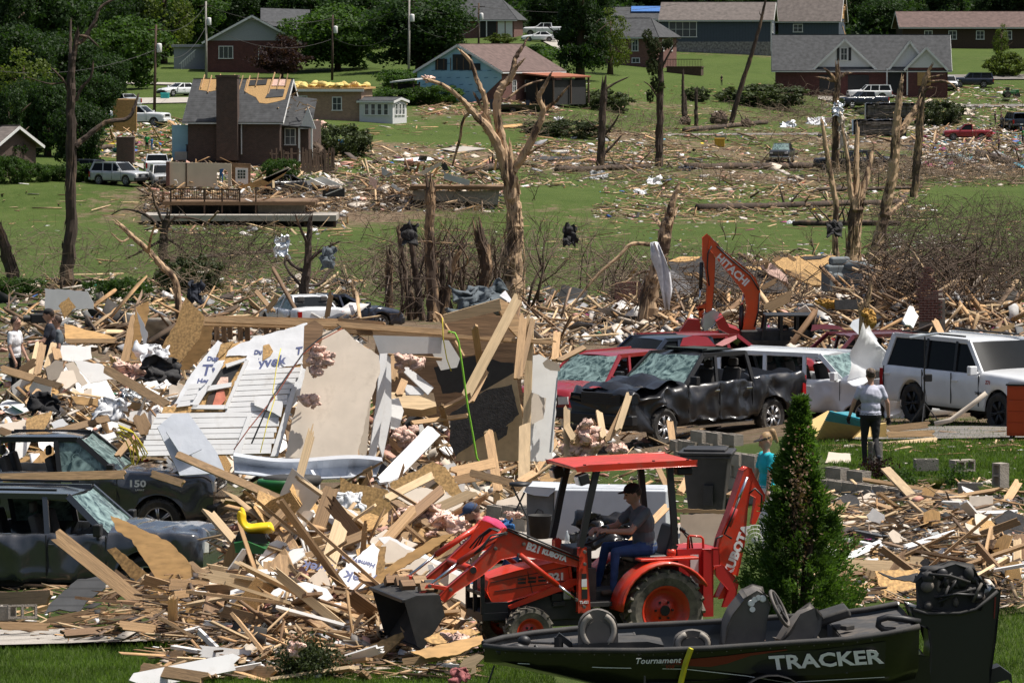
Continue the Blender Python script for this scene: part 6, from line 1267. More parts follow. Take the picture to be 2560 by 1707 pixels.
 for i in range(24):q=MB();q.bx(-2.3+i*.2,-2.26+i*.2,-1.3,-1.26,.95,1.8);q.build('baluster',m_wood_d,t2)
 q=MB();q.bx(-2.35,2.35,-1.35,-1.22,1.8,1.88);q.build('hand_rail',m_wood_d,t2)
 # carport house
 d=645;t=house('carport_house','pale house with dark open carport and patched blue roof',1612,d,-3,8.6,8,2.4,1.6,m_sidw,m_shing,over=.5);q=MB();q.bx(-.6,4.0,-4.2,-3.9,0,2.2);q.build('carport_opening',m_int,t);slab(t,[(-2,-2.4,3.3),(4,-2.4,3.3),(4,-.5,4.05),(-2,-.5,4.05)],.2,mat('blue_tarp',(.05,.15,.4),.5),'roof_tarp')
 # blue grey house
 d=612;s_=F/d;W_=272/s_;t=house('blue_house','dark blue grey house with stone base and wide white window',1795,d,-7,W_,8.5,3.1+1.3,2.3,m_sidb,m_shingt,over=.4,base_h=1.35,bm=m_stone)
 win(t,'f',-W_*.305,2.0,3.8,2.1,W_,8.5,grid=(4,2));q=MB();q.box((-W_*.305,-4.3,4.25),(4.2,.12,.3));q.build('window_head',m_trim,t);win(t,'r',-2.4,2.6,.7,1.2,W_,8.5);win(t,'r',-.8,2.6,.7,1.2,W_,8.5);q=MB();q.bx(W_/2-.06,W_/2+.06,-4.32,-4.2,0,4.4);q.build('corner_board',m_trim,t);q=MB();q.box((W_*.1,-1.2,6.1),(3.2,.7,.05),Matrix.Rotation(.5,3,'X'));q.build('roof_patch',m_trim,t)
 d=626;s_=F/d;W_=150/s_;t=house('blue_house','blue grey house wing with steep brown roof and torn open gable',2028,d,-10,W_,9,4.2,4.6,m_sidb,m_shingt,over=.4,zoff=.5);win(t,'f',-1.5,2.4,1.3,1.1,W_,9);q=MB();q.prism([(-3.2,4.3),(3.2,4.3),(0,8.4)],W_/2+.02,W_/2+.06,'x');q.build('torn_gable',m_osb,t)
 for i in range(10):p=Vector((W_/2+.3,random.uniform(-3,1),random.uniform(3,6.5)));q=MB();q.bar(p,p+Vector((random.uniform(-.5,.8),random.uniform(-1,1),random.uniform(-2,1))),.12,.06);q.build('splintered_stud',m_lum,t)
 # grey roofed brick house with gables
 d=548;s_=F/d;W_=424/s_;t=house('brick_house','brick house with wide grey roof, white gables and dark garage doors',2150,d,-3,W_,10,3.0,4.0,m_brickm,m_shing,over=.5,gm=m_sidw,zoff=.1);X=lambda p:(p-2150)/s_
 front_gable(t,X(2108),7.4,3.0,3.5,-5.0,5,m_sidw,m_shing);front_gable(t,X(2268),4.6,3.2,3.1,-5.02,4.5,m_sidw,m_shing);front_gable(t,X(2308),4.7,3.1,2.4,-5.5,4,m_sidw,m_shing)
 q=MB();q.bx(X(2262),X(2358),-5.5,-5.0,-1,3.1);q.build('bay',m_brickm,t);win(t,'f',X(2106),4.0,.8,1.5,W_,10.1)
 for s in(-1,1):q=MB();q.box((X(2106)+s*.72,-5.06,4.75),(.32,.05,1.6));q.build('shutter',m_blk,t)
 for x in(2072,2142):door(t,'f',X(x),2.6,2.2,W_,10,m_gdark,'garage_door',panels=4)
 door(t,'f',X(2235),1.9,2.6,W_,10,m_int,'entrance');q=MB();q.bx(X(2287),X(2320),-5.56,-5.52,.9,2.55);q.build('boarded_window',m_osb,t)
 for x in(2212,2262):q=MB();q.bar((X(x),-5.5,-.3),(X(x),-5.5,3.0),.16,.16);q.build('porch_post',m_trim,t)
 for i in range(5):x,v=X(2070+i*6),.4+i*.1;q=MB();q.box((X(2062)+i*.35,-4.2+i*.45,3.65+i*.35),(.6,.35,.03),Matrix.Rotation(.65,3,'X'));q.build('exposed_underlay',mat('underlay_teal',(.15,.42,.45),.7)if i==0 else MATS['underlay_teal'],t)
 # long ranch house
 d=640;s_=F/d;W_=420/s_;t=house('ranch_house','long low house with brown roof among dark trees',2455,d,2,W_,8,2.9,2.0,m_wood_d,m_shingb,over=.6,zoff=.2)
 for x in(-8.5,-5,-1,3,7):win(t,'f',x,1.0,1.1,1.2,W_,8)
 # low brick house at the left edge
 d=352;t=house('brick_house','low brick house corner under the trees with broken white eaves',-60,d,-28,7.5,6,2.4,1.4,m_brickd,m_shingt,over=.5,zoff=.0)
 # houses deeper in the trees
 t=house('far_house','small grey house between the carport and the garage house',1420,660,4,8,8,2.8,2.0,m_sidg,m_shing);win(t,'f',0,1,1,1.2,8,8)
 t=house('far_house','dark roofed house behind the blue grey house',1740,690,4,14,8,3.0,2.6,m_sidg,m_shingt)
houses()
# poles and wires
def pole(px,d,topy,label,lean=0,tr=True,r=.16):
 b=base(px,d);h=at(px,topy,d).z-b.z;t=thing('utility_pole',label,'utility pole',b,0,'utility poles');q=MB();q.tube([(0,0,-.3),(lean,0,h)],[r,r*.65],9);q.build('pole',m_wood_d if tr else mat('pole_grey_%d'%px,(.3,.28,.25),.9),t,smooth=True)
 q=MB();q.lathe([(.22,0),(.25,.05),(.25,.75),(.2,.85),(.001,.88)],(lean*.8+.35,-.1,h*.72),(0,0,1),12);q.build('transformer',m_trim,t,smooth=True)
 q=MB();q.bar((lean-.8,0,h-.5),(lean+.8,0,h-.5),.1,.1);q.build('crossarm',m_wood_d,t);return b+Vector((lean,0,h-.4))
PT_=[pole(386,425,62,'brown utility pole beside the white crew cab pickup',.25),pole(517,500,4,'tall pale utility pole before the gabled house',0,False),pole(831,520,38,'utility pole between the purple tree and the dark trees',.1),pole(1022,505,-6,'pale pole with a bracket before the dark rounded tree',.1,False),pole(1197,560,8,'thin black pole before the garage house')]
def wire(a,b,sag,label):
 pts=[a.lerp(b,i/14)-Vector((0,0,sag*4*(i/14)*(1-i/14)))for i in range(15)];q=MB();q.tube([p-a for p in pts],.022,4);o=q.build('power_line',m_blkd,None);o.location=a;tag(o,label,'wire','sagging power lines')
for i in range(4):wire(PT_[i],PT_[i+1],1.2,'sagging power line strung between two poles');wire(PT_[i]-Vector((0,0,2.2)),PT_[i+1]-Vector((0,0,2.4)),1.8,'sagging power line strung between two poles')
wire(PT_[4],at(1700,10,600),1.0,'sagging power line strung between two poles');wire(PT_[0]-Vector((0,0,2)),at(-60,170,380),1.2,'sagging power line strung between two poles')
# trees
def rows_of_trees():
 kinds=['tall','dark','round','tall','loose','dark']
 for row,(d,topy,step)in enumerate(((662,-50,60),(700,-130,64),(760,-220,80))):
  for i,px in enumerate(np.arange(-260,2840,step)):
   k=random.choice(kinds);tree(px+random.uniform(-24,24),d+random.uniform(-14,14),topy+random.uniform(-60,50),k,{'tall':'tall dark','dark':'broad dark','round':'rounded mid green','loose':'loose yellow green'}[k]+' tree in the wood behind the houses',random.uniform(.8,1.2),.02,group='wood behind the houses')
rows_of_trees()
def undergrowth():
 N=70000;px=rng.uniform(-700,3300,N);d=rng.uniform(646,690,N);X=(px-1280)/F*d;top=3.2+1.6*np.sin(X*.13)+1.2*np.sin(X*.41+d*.1)+.8*np.sin(X*1.1);z=ground(X,d)+rng.random(N)**1.3*np.maximum(top,.8);V,Fc=leafquads(np.stack([X,d,z],1),.85);tag(link('undergrowth',npmesh('undergrowth',V,Fc,m_leafd)),'dark leafy undergrowth along the edge of the wood','undergrowth',kind='stuff')
undergrowth()
for px,d,ty,k,w_,lb in((15,475,-40,'tall',.8,'tall leafy tree at the edge of the left wood'),(95,500,-90,'dark',.9,'broad dark tree behind the split tall trunk'),(185,515,-70,'tall',.8,'dark tree just right of the split tall trunk'),(308,500,22,'round',1.0,'bright round tree beside the brown utility pole'),(410,560,-70,'loose',.9,'feathery light green tree behind the brown pole'),(470,590,-60,'round',1.0,'leafy tree behind the pale utility pole'),(60,395,120,'loose',.9,'storm thinned tree with bare sticks at the left edge'),(235,405,168,'dark',.85,'low dark tree over the white car'),(120,375,175,'dark',.7,'dark bushy tree left of the split tall trunk'),(195,362,235,'dark',.75,'dark drooping tree behind the split tall trunk'),(20,352,215,'tall',.7,'dark tree over the low brick house'),(150,440,60,'dark',.9,'dense dark tree right behind the split tall trunk'),(260,455,120,'dark',.9,'dark tree behind the silver car'),(40,430,40,'dark',.9,'large dark tree at the left edge'),(75,376,285,'dark',.8,'dark tree overhanging the low brick house'),(170,374,310,'dark',.7,'bushy dark tree above the clipped hedge'),(20,350,375,'dark',.6,'low dark tree before the brick corner'),(560,610,-60,'dark',1.0,'dark tree behind the gabled house ridge'),(690,615,-70,'tall',1.0,'tall tree right behind the gabled house'),(775,600,-60,'dark',1.0,'dark tree behind the middle utility pole'),(420,610,-40,'dark',1.1,'broad dark tree behind the brown pole'),(350,560,-20,'dark',1.0,'dark tree behind the bright round tree'),(900,590,-50,'dark',1.0,'dark tree behind the rounded dense tree'),(1370,645,-40,'dark',1.0,'dark tree behind the white pickup'),(1490,640,-60,'tall',1.0,'tall tree behind the big open tree'),(2200,650,-20,'dark',1.0,'dark tree beyond the grey roofed house'),(2290,660,-30,'round',1.0,'rounded tree left of the ranch house roof'),(845,545,-8,'round',1.2,'rounded dense tree beside the utility pole'),(1048,535,-30,'dark',1.25,'large dark tree before the garage house'),(945,600,-60,'tall',1.0,'tree between the two rounded trees'),(1450,530,-70,'tall',.72,'big open green tree before the brick house'),(1525,545,20,'loose',.7,'lower green limbs beside the big open tree'),(705,528,84,'purple',1.05,'dark purple leafed tree before the gabled house'),(2500,600,60,'loose',.6,'thin green tree before the ranch house'),(2360,655,30,'loose',.7,'light green tree left of the ranch house'),(2110,700,-40,'loose',1.1,'pale green tree behind the torn gable'),(1260,690,-50,'dark',1.0,'dark tree behind the garage house roof')):
 tree(px,d,ty,k,lb,w_*1.15,.05)
for px,d,ty,k,w_,lb in((212,345,398,'bush',1.1,'round clipped hedge beside the silver crossover'),(25,342,385,'bush',.8,'grey green bush at the left lawn edge'),(95,344,405,'bush',1.0,'dark shrub below the low brick house'),(150,345,412,'bush',.8,'small shrub left of the clipped hedge'),(1255,600,84,'bushy',1.6,'yellow green hedge before the white garage doors'),(1110,560,98,'bush',1.4,'green shrubs by the garage house porch'),(1280,545,105,'bush',2.2,'green bushes on the bank below the white sedan'),(1010,500,170,'bush',1.5,'overgrown bush beside the lean-to'),(1090,470,210,'bush',1.6,'bush at the foot of the blue sheathed house'),(1010,470,215,'bush',1.8,'low bushes behind the white sun room'),(700,356,392,'bush',.8,'small green shrub by the board fence'),(2520,575,130,'bushy',1.0,'young green bush on the right lawn'),(1900,520,212,'juniper',2.0,'green branches heaped on the lawn below the leaning pole'),(1740,515,218,'juniper',1.0,'fallen green branches beside the dark snag'),(1500,480,225,'juniper',1.6,'uprooted evergreen lying on the lawn'),(850,392,312,'juniper',1.2,'fallen dark evergreen beside the tan brick house'),(1420,430,300,'juniper',2.6,'heap of broken evergreen boughs on the centre lawn'),(2345,500,252,'juniper',1.2,'small heap of green boughs by the road'),(470,195,640,'juniper',.9,'broken evergreen boughs under the leaning trunk'),(300,185,690,'bush',1.4,'green brush heap left of the tilted strand board'),(40,190,690,'bush',1.4,'weedy bush at the foot of the left trunk')):
 shrub(px,d,ty,k,lb,w_)
def dG(p):return float(hits([p[0]],[p[1]],ground)[0][1])
def q_(f,*pts):return[(*f(x,y),r)for x,y,r in pts]
snag('tall split trunk with a broken crown on the left lawn',200,q_(c4,(452,425,19))+q_(c1,(485,1500,14),(484,1000,13),(486,700,11),(490,460,9),(515,330,6),(530,235,5)),[q_(c1,(528,300,5),(570,272,5),(650,140,4.5),(690,50,4),(790,-10,3)),q_(c1,(480,450,5),(480,280,4),(486,140,2)),q_(c1,(515,1000,8),(600,930,7),(720,840,6),(870,812,5),(920,730,4),(945,650,2.5)),q_(c1,(515,690,5),(560,600,4),(620,530,3.5),(636,430,2)),q_(c1,(470,640,4),(440,560,3),(355,470,2)),q_(c1,(540,245,4),(600,255,3),(640,290,3),(672,318,1.5)),q_(c1,(450,560,2.5),(340,575,2),(190,530,1))],m_snagd)
snag('big bare forked tree with pale stripped limbs',178,q_(c5,(1180,560,27),(1180,300,24),(1190,100,21))+q_(c2,(1195,1500,19),(1180,1350,18),(1150,1170,18)),[q_(c2,(1135,1160,14),(1080,1000,12),(1000,870,11),(900,760,9),(830,680,6),(720,590,5),(600,545,4)),q_(c2,(990,830,8),(992,680,7),(940,560,6),(890,420,5),(820,345,3)),q_(c2,(1135,1090,12),(1090,880,11),(1080,680,11),(1110,600,10),(1180,500,8),(1200,400,6),(1250,320,4),(1275,275,2)),q_(c2,(1160,560,6),(1200,470,5),(1250,415,2.5)),q_(c2,(1180,1170,12),(1260,1050,10),(1350,870,9),(1390,760,7),(1360,670,6),(1400,590,5),(1440,510,3)),q_(c2,(1390,760,5),(1470,700,4),(1520,640,3),(1565,590,2)),q_(c2,(1280,1060,4),(1370,1000,3),(1450,965,2)),q_(c2,(885,770,4),(840,830,3.5),(820,950,3.5),(770,1130,2.5)),q_(c2,(1050,1000,6),(1020,820,5),(960,720,4),(915,640,2.5)),q_(c2,(1130,690,3),(1260,590,2.5),(1380,550,2))],m_snagl)
lump('insulation_scrap','scrap of pink insulation caught on the big bare tree',*c2(595,540),178,(.3,.2,.16),m_insul,'insulation',seed=3)
snag('dark limbless trunk beside the rutted bank',dG(c2(1780,1150)),q_(c2,(1780,1150,10),(1790,900,9),(1800,700,8),(1805,600,7)),[q_(c2,(1800,1060,4),(1860,1000,3),(1922,930,2)),q_(c2,(1805,620,3),(1880,570,2.5),(1965,532,1.5)),q_(c2,(1790,880,3),(1740,860,2),(1680,815,1)),q_(c2,(1810,920,3.5),(1870,850,2.5),(1905,790,1.5))],m_snagd)
s5=snag('tall dark spruce stem with ragged needles left',dG(c2(2180,1140)),q_(c2,(2180,1140,10),(2185,900,9),(2190,600,8),(2197,370,5)),[q_(c2,(2190,700,3),(2130,600,2),(2080,560,1)),q_(c2,(2195,480,3),(2260,350,2),(2310,280,1))],m_snagd)
for cx,cy,sz in((2150,330,.34),(2140,450,.36),(2100,250,.25),(2170,580,.3),(2240,300,.22),(2120,660,.22)):
 p=at(*c2(cx,cy),s5.location.y);o=link('needles',PROTO['juniper'][0],s5);o.location=p-s5.location;o.scale=(sz*1.3,sz,sz*1.9);o.rotation_euler=(random.random(),random.random(),random.random()*6)
for lb,ch in(('thin broken stump left of the leaning pole',q_(c3,(25,850,5),(22,700,4),(20,500,3))),('short dark stump beside the thin broken stump',q_(c3,(110,862,5),(110,740,4),(112,630,3.5))),('splintered pale stump below the thin broken stump',q_(c3,(35,830,7),(35,760,6),(32,670,4)))):snag(lb,dG(ch[0]),ch,(),m_snagd)
snag('long thin pole of a tree leaning right',dG(c3(350,850)),q_(c3,(350,850,6),(400,650,6),(480,400,5),(540,200,4),(585,0,2.5)),[q_(c3,(540,210,2),(555,130,1.5),(545,90,1))],m_snagd)
s7=snag('stripped trunk wrapped in torn sheet and cloth',dG(c3(1065,1180)),q_(c3,(1065,1180,10),(1062,900,9),(1066,700,8),(1080,560,7),(1078,480,6)),[q_(c3,(1075,560,5),(1030,510,4),(1000,480,3)),q_(c3,(1080,550,5),(1120,510,4),(1155,500,3)),q_(c3,(1070,560,4),(1000,540,3),(945,530,2))],m_snag)
lump('wrapped_sheet','crumpled metal sheet wrapped round the stripped trunk',*c3(1080,745),s7.location.y-.4,(.55,.4,.6),m_metal,'metal sheet',seed=5,amp=.3);lump('torn_cloth','tan cloth hanging from the stripped trunk',*c3(1115,890),s7.location.y-.6,(.4,.3,1.3),m_dry,'cloth',seed=6,amp=.3)
snag('slim barkless trunk standing alone beside the cluster',225,q_(c6,(1075,300,8),(1060,80,7))+q_(c3,(1065,1400,7),(1030,1200,6.5),(1000,1030,6),(972,840,4)),(),m_snagl)
lump('torn_wrap','dark torn wrap round the slim barkless trunk',*c6(1055,25),224,(.35,.3,.35),m_tar,'cloth',seed=8)
snag('cluster of split orange trunks from one base',222,q_(c6,(1165,320,19),(1182,120,17))+q_(c3,(1200,1450,16),(1218,1340,12)),[q_(c3,(1190,1420,10),(1160,1250,6),(1140,1050,5),(1110,880,3)),q_(c3,(1205,1400,9),(1205,1100,7),(1215,870,4)),q_(c3,(1230,1380,9),(1280,1200,8),(1315,1035,4))],m_snagl)
snag('tall forked trunk with bright torn wood',218,q_(c6,(1290,410,17),(1335,200,15),(1385,0,14))+q_(c3,(1410,1400,13),(1445,1240,13),(1468,1050,12),(1482,860,10),(1500,650,7),(1518,545,4)),[q_(c3,(1492,930,9),(1560,830,8),(1625,715,7)),q_(c3,(1420,1490,7),(1480,1420,6),(1528,1372,3))],m_snagl)
snag('straight tall trunk with a splintered side limb',dG(c3(1600,1350)),q_(c3,(1600,1350,10),(1630,1000,9.5),(1642,750,9),(1668,570,7),(1718,455,3)),[q_(c3,(1660,640,3),(1700,605,2.5),(1742,600,1.5)),q_(c3,(1690,562,3.5),(1800,556,3),(1860,580,2.5),(1892,612,1.5)),q_(c3,(1700,535,3),(1795,512,1.5))],m_snag)
snag('shattered trunk draped with a white sheet',152,q_(c5,(2065,740,26),(2120,480,21),(2180,260,19),(2225,60,16))+q_(c2,(2265,1420,9),(2320,1250,3)),[q_(c5,(2120,140,6),(1990,140,5),(1900,230,4),(1780,330,3.5),(1650,480,3),(1560,610,1.5)),q_(c5,(2220,40,7),(2170,-20,5),(2130,-60,3)),q_(c5,(2230,30,8),(2270,-40,6),(2310,-110,3)),q_(c5,(2150,330,4),(2060,330,3),(1950,400,2))],m_snagl,twigs=2)
q=MB();ch=[c5(2150,120),c5(2180,220),c5(2210,320),c5(2225,430),c5(2240,580)];rows=[[tuple(at(p[0]+u*w_+sin(i*1.7+u*3)*3,p[1]+abs(u)*4,150.6-.12*cos(u*5+i))-at(*ch[0],150))for u in np.linspace(-1,1,9)]for i,(p,w_)in enumerate(zip(ch,(10,18,17,14,4)))];q.grid(rows);o=q.build('hanging_sheet',m_cwhite,None,smooth=True);o.location=at(*ch[0],150);tag(o,'white sheet hanging down the shattered trunk','cloth');o.modifiers.new('t','SOLIDIFY').thickness=.012
for i,(lb,ch,mm)in enumerate((('thick dark stem in the middle of the snapped thicket',q_(c5,(640,640,15),(620,300,13),(612,100,12))+q_(c2,(620,1400,12),(620,1285,11)),m_snag),('dark leaning stem in the snapped thicket',q_(c5,(560,640,9),(520,350,8),(488,120,7),(485,20,5)),m_snagd),('thin crooked stem at the left of the snapped thicket',q_(c5,(480,520,7),(440,330,6),(410,100,6),(400,30,4)),m_snagd),('stem bending right out of the snapped thicket',q_(c5,(715,600,10),(765,330,8),(830,150,5)),m_snag),('short stem right of the thick dark stem',q_(c5,(690,600,8),(700,400,7),(702,240,6)),m_snagd),('orange torn stem leaning left at the thicket foot',q_(c5,(595,715,9),(505,540,8),(462,440,6)),m_snagl),('fat splintered stump right of the thicket',q_(c5,(960,500,11),(1000,280,14),(960,110,13)),m_snag),('pale splinter post at the wall top',q_(c5,(465,720,7),(462,600,6),(458,510,5)),m_snagl),('low twisted pale stump behind the buried white car',q_(c5,(110,650,8),(120,540,8),(90,440,4)),m_snagl),('stumpy trunk at the thicket left',q_(c5,(335,420,9),(335,300,8),(335,215,7)),m_snag))):
 snag(lb,165+i*.7,ch,[q_(c5,(random.randint(500,800),random.randint(200,450),2.5),(random.randint(480,900),random.randint(80,300),2),(random.randint(450,950),random.randint(-40,200),1))for _ in range(2)]if i<5 else(),mm,twigs=4)
snag('snapped trunk leaning left over the brush',150,q_(c4,(1210,430,8),(1100,280,8),(1010,180,7),(900,80,6),(820,5,5)),[q_(c4,(1015,190,4),(1025,120,3.5),(1060,0,2)),q_(c4,(900,85,3),(830,120,2),(760,60,1))],m_snagl,twigs=3)
snag('dark bare tree with drooping twigs on the left lawn',dG(c4(1120,260)),q_(c4,(1120,270,12),(1115,140,11),(1130,20,8),(1150,-60,5)),[q_(c4,(1130,40,5),(1200,-40,4),(1350,-30,2),(1500,30,1)),q_(c4,(1120,60,5),(1000,-60,4),(850,-100,2),(760,-60,1)),q_(c4,(1120,0,4),(1060,-140,3),(1040,-220,1)),q_(c4,(1140,100,4),(1230,160,3),(1330,280,1.5)),q_(c4,(1110,110,4),(980,180,3),(860,240,1.5))],m_snagd,twigs=8)
snag('leaning trunk at the left edge of the lawn',200,q_(c4,(105,420,18),(60,260,15),(0,60,12),(-60,-80,9)),(),m_snagd)
snag('bare tree hung with torn cloth in the wreckage',158,q_(c4,(2080,480,12),(2100,300,10),(2110,120,8),(2120,-20,5)),[q_(c4,(2100,260,5),(2200,180,4),(2320,120,2)),q_(c4,(2090,330,5),(1980,260,4),(1930,120,2)),q_(c4,(2110,150,4),(2050,20,3),(2020,-60,1.5)),q_(c4,(2090,420,5),(2200,400,4),(2290,240,2)),q_(c4,(2080,450,4),(1960,300,3),(1950,200,2))],m_snagd,twigs=8)
for p,lb,mm in((c4(2245,220),'grey torn cloth hanging in the bare tree',m_cgrey),(c4(1930,140),'crumpled silver foil caught in the bare tree',m_metal),(c5(480,60),'black torn plastic over the snapped thicket',m_tar),(c5(1570,75),'strip of black plastic caught on a branch',m_tar),(c4(1330,460),'dark blue tarpaulin caught on the brush',m_cnavy)):lump('caught_cloth',lb,*p,156,(.24,.15,.3),mm,'cloth',seed=p[0],amp=.5)
def log_(label,a,b,r0,r1,group='felled trunks'):
 A_=G(*a);B_=G(*b);k0,k1=r0/F*A_.y,r1/F*B_.y;t=thing('fallen_trunk',label,'log',(A_+B_)/2,0,group);O=(A_+B_)/2;q=MB();n=9
 q.tube([A_.lerp(B_,i/n)-O+Vector((0,random.uniform(-.1,.1),max(k0,k1)*.8+random.uniform(-.05,.05)-(gz(*((A_.lerp(B_,i/n)).xy))and(A_.lerp(B_,i/n).z-gz(*((A_.lerp(B_,i/n)).xy))))*0))for i in range(n+1)],[k0+(k1-k0)*i/n for i in range(n+1)],10,jit=.1);q.build('trunk',m_snagd,t,smooth=True)
 for i in range(5):q=MB();p=A_.lerp(B_,random.uniform(.2,.95))-O;l=random.uniform(.5,1.8);q.tube([p+Vector((0,0,k0)),p+Vector((random.uniform(-l,l),random.uniform(-.6,.3),k0+l))],[k1*.45,k1*.1],5);q.build('branch_stub',m_snagd,t)
 return t
for lb,a,b,r0,r1 in(('fallen trunk lying behind the dark pickup',c3(40,1160),c3(900,1150),9,7),('fallen trunk along the bank left of the dark spruce',c2(1480,1180),c2(2120,1155),8,6),('long felled trunk crossing the lower lawn',c3(120,1440),c3(1540,1400),9,8),('felled trunk in front of the long felled trunk',c3(780,1545),c3(1500,1545),8,7),('log behind the forked bare tree',c2(850,1195),c2(1130,1150),10,9),('log in the yard beside the children',c1(600,1035),c1(770,1018),7,6),('felled trunk by the round root balls',c3(30,905),c3(590,850),7,5),('uprooted trunk slanting at the right edge',c3(2040,1070),c3(2420,1180),10,9),('pale trunk on the left lawn beside the bare tree',c4(1170,255),c4(1900,195),6,5),('thin log before the upright slim trunk',c3(900,1310),c3(1650,1290),5,4)):log_(lb,a,b,r0,r1)
for lb,p,r in(('torn root ball on the felled trunk',c3(265,850),.9),('small root ball beside the larger one',c3(450,870),.6),('root plate by the chimney house',c1(1590,1055),1.5),('root plate of the fallen evergreen',c1(2130,1130),1.2),('root ball left of the short stump',c3(35,855),.6)):
 h=G(*p);mb=MB();mb.ell((0,0,r*.6),(r,r*.7,r),16,10);dentv(mb,r*.4,1.5/r)
 for i in range(26):a=Vector((random.gauss(0,1),random.gauss(0,.6),random.gauss(0,1))).normalized();mb.tube([Vector((0,0,r*.6))+a*r*.7,Vector((0,0,r*.6))+a*r*1.5],[.06*r,.01],4)
 o=one('root_ball',lb,'roots',mb,m_bark,group='upturned roots');o.location=h
for i,(px,py,h,lb,sp)in enumerate(((2380,690,4.2,'tall bare sapling at the right of the lawn',.5),(2470,700,5.0,'leafless tree leaning over the right lawn',.6),(2530,740,4.5,'bare branching tree at the right edge',.7),(2440,760,3.0,'low bare bush behind the broken brick wall',.9),(1385,740,4.5,'bare sapling right of the big forked tree',.55),(1460,745,5.0,'spindly bare tree in the centre thicket',.5),(1530,760,4.0,'thin bare tree left of the shattered trunk',.6),(1250,735,3.5,'bare brush at the foot of the forked tree',.9),(870,740,3.0,'leafless bush behind the fallen wall',.9),(960,730,3.2,'bare bush left of the snapped thicket',.9),(700,620,3.0,'thin bare shrub on the left lawn',.8),(560,690,2.6,'bare brush behind the tilted strand board',.9),(2030,640,2.5,'small leafless sapling by the slim trunk',.6),(1820,600,2.2,'bare sapling behind the excavator arm',.5),(830,545,2.4,'bare twigs before the deck house',.9),(720,560,2.4,'bare shrub under the concrete deck',.8),(1330,500,3.0,'bare bush by the block ruin',.9),(1800,460,3.0,'pale bare brush on the lower lawn',.9),(2030,300,3.2,'tangled bare crown behind the felled trunk',1.0),(2400,430,3.0,'bare brush before the dented grey sedan',1.0),(980,470,3.4,'bare broken bush by the deck house',.8),(640,390,1.5,'dead shrub before the chimney',1.0))):
 bare(px,dG((px,py)),h,lb,26,sp)
for i,(px,h,lb)in enumerate(((1010,5.0,'splintered bare stem at the left of the snapped thicket'),(1045,6.0,'tall bare stems beside the thick dark stem'),(1090,5.5,'bare stems right of the thick dark stem'),(1130,6.0,'bare stems before the fat splintered stump'),(1165,5.0,'bare stems left of the forked tree'),(1215,5.0,'bare stems hugging the forked tree'),(1250,4.5,'bare stems leaning over the forked tree'),(1330,5.5,'bare drooping stems right of the forked tree'))):bare(px,166+i,h*.9,lb,40,.62,m_twig if i%2 else m_snag,r0=.065)
twigheap('brush','tangle of snapped twigs and branches along the ditch',[([(430,670),(2000,780)],1700,1.6,.016),([(900,600),(1560,770)],800,2.0,.018),([(0,600),(450,760)],700,1.4,.014)],m_twig,1.5)
twigheap('brush','dark tangle of uprooted brush at the right of the lawn',[([(2180,530),(2600,790)],2600,1.9,.02),([(950,640),(1270,790)],600,1.8,.024),([(420,600),(700,720)],900,1.5,.018),([(1500,700),(2100,790)],900,1.6,.018)],m_twigd,1.3)
twigheap('brush','storm litter of twigs across the lower lawns',[([(1300,400),(2560,470)],1300,1.8,.02),([(350,470),(1250,560)],1000,1.8,.02),([(1500,250),(2560,400)],1200,1.8,.025),([(2050,400),(2560,470)],900,2.4,.03),([(1900,230),(2080,320)],500,2.2,.03),([(1300,290),(1700,345)],600,1.6,.025)],m_twig,1.0)
# arborvitae in front of the digger arm
def arborvitae():
 d=51.0;px=2003;b=base(px,d);K=F/d;H_=at(px,1003,d).z-b.z;t=thing('arborvitae','tall green conical evergreen shrub standing behind the boat','shrub',b)
 q=MB()
 for i in range(4):q.tube([(random.uniform(-.05,.05),0,0),(random.uniform(-.15,.15),random.uniform(-.1,.1),H_*.5),(random.uniform(-.08,.08),0,H_*.9)],[.045,.03,.006],6)
 q.build('trunk',m_bark,t,smooth=True)
 n=1000;u=rng.uniform(0,1,n)**.72;z=u*H_;ang=rng.uniform(0,2*PI,n)
 prof=np.interp(u,[0,.1,.215,.31,.4,.5,.595,.7,.81,.93,1],[.38,.47,.51,.49,.43,.34,.26,.18,.105,.04,.0]);lob=1+.2*np.sin(ang*3+z*5)+.17*np.sin(ang*5-z*9)+.14*np.sin(ang+z*2.2);rr=prof*lob*np.where(rng.random(n)<.12,rng.uniform(1.0,1.3,n),rng.uniform(.5,1.04,n))
 C=np.stack([np.cos(ang)*rr,np.sin(ang)*rr,z],1);bro=(np.abs(C[:,0]+.02)<.16)&(C[:,1]<-.1)&(np.abs(u-.62)<.22)&(rng.random(n)<.75);C=C[~bro];ang=ang[~bro];n=len(C);per=62
 out=nrm(np.stack([np.cos(ang),np.sin(ang),np.full(n,.7)],1));CC=np.repeat(C,per,0);OO=np.repeat(out,per,0);tp=1-.62*(CC[:,2:3]/H_);off=rng.normal(0,.046,(n*per,3))*tp;along=rng.uniform(-.05,.15,(n*per,1))*tp;P=CC+off+OO*along
 N=len(P);ax=nrm(OO+rng.normal(0,.45,(N,3)));sd_=nrm(np.cross(ax,rng.normal(size=(N,3))));L_=rng.uniform(.03,.065,(N,1));w_=L_*.22;V=np.stack([P-sd_*w_,P+sd_*w_,P+ax*L_+sd_*w_*.4,P+ax*L_-sd_*w_*.4],1)
 me=npmesh('foliage',V.reshape(-1,3),np.arange(N*4).reshape(-1,4),m_arb);link('foliage',me,t)
 m_dead=leafmat('dead_sprays',(.16,.1,.06),.4,0,.2);P=np.stack([rng.normal(-.02,.08,700),rng.uniform(-.45,-.1,700),rng.normal(H_*.62,.35,700)],1);V,Fc=leafquads(P,.045);me=npmesh('dead_sprays',V,Fc,m_dead);link('dead_sprays',me,t)
arborvitae()
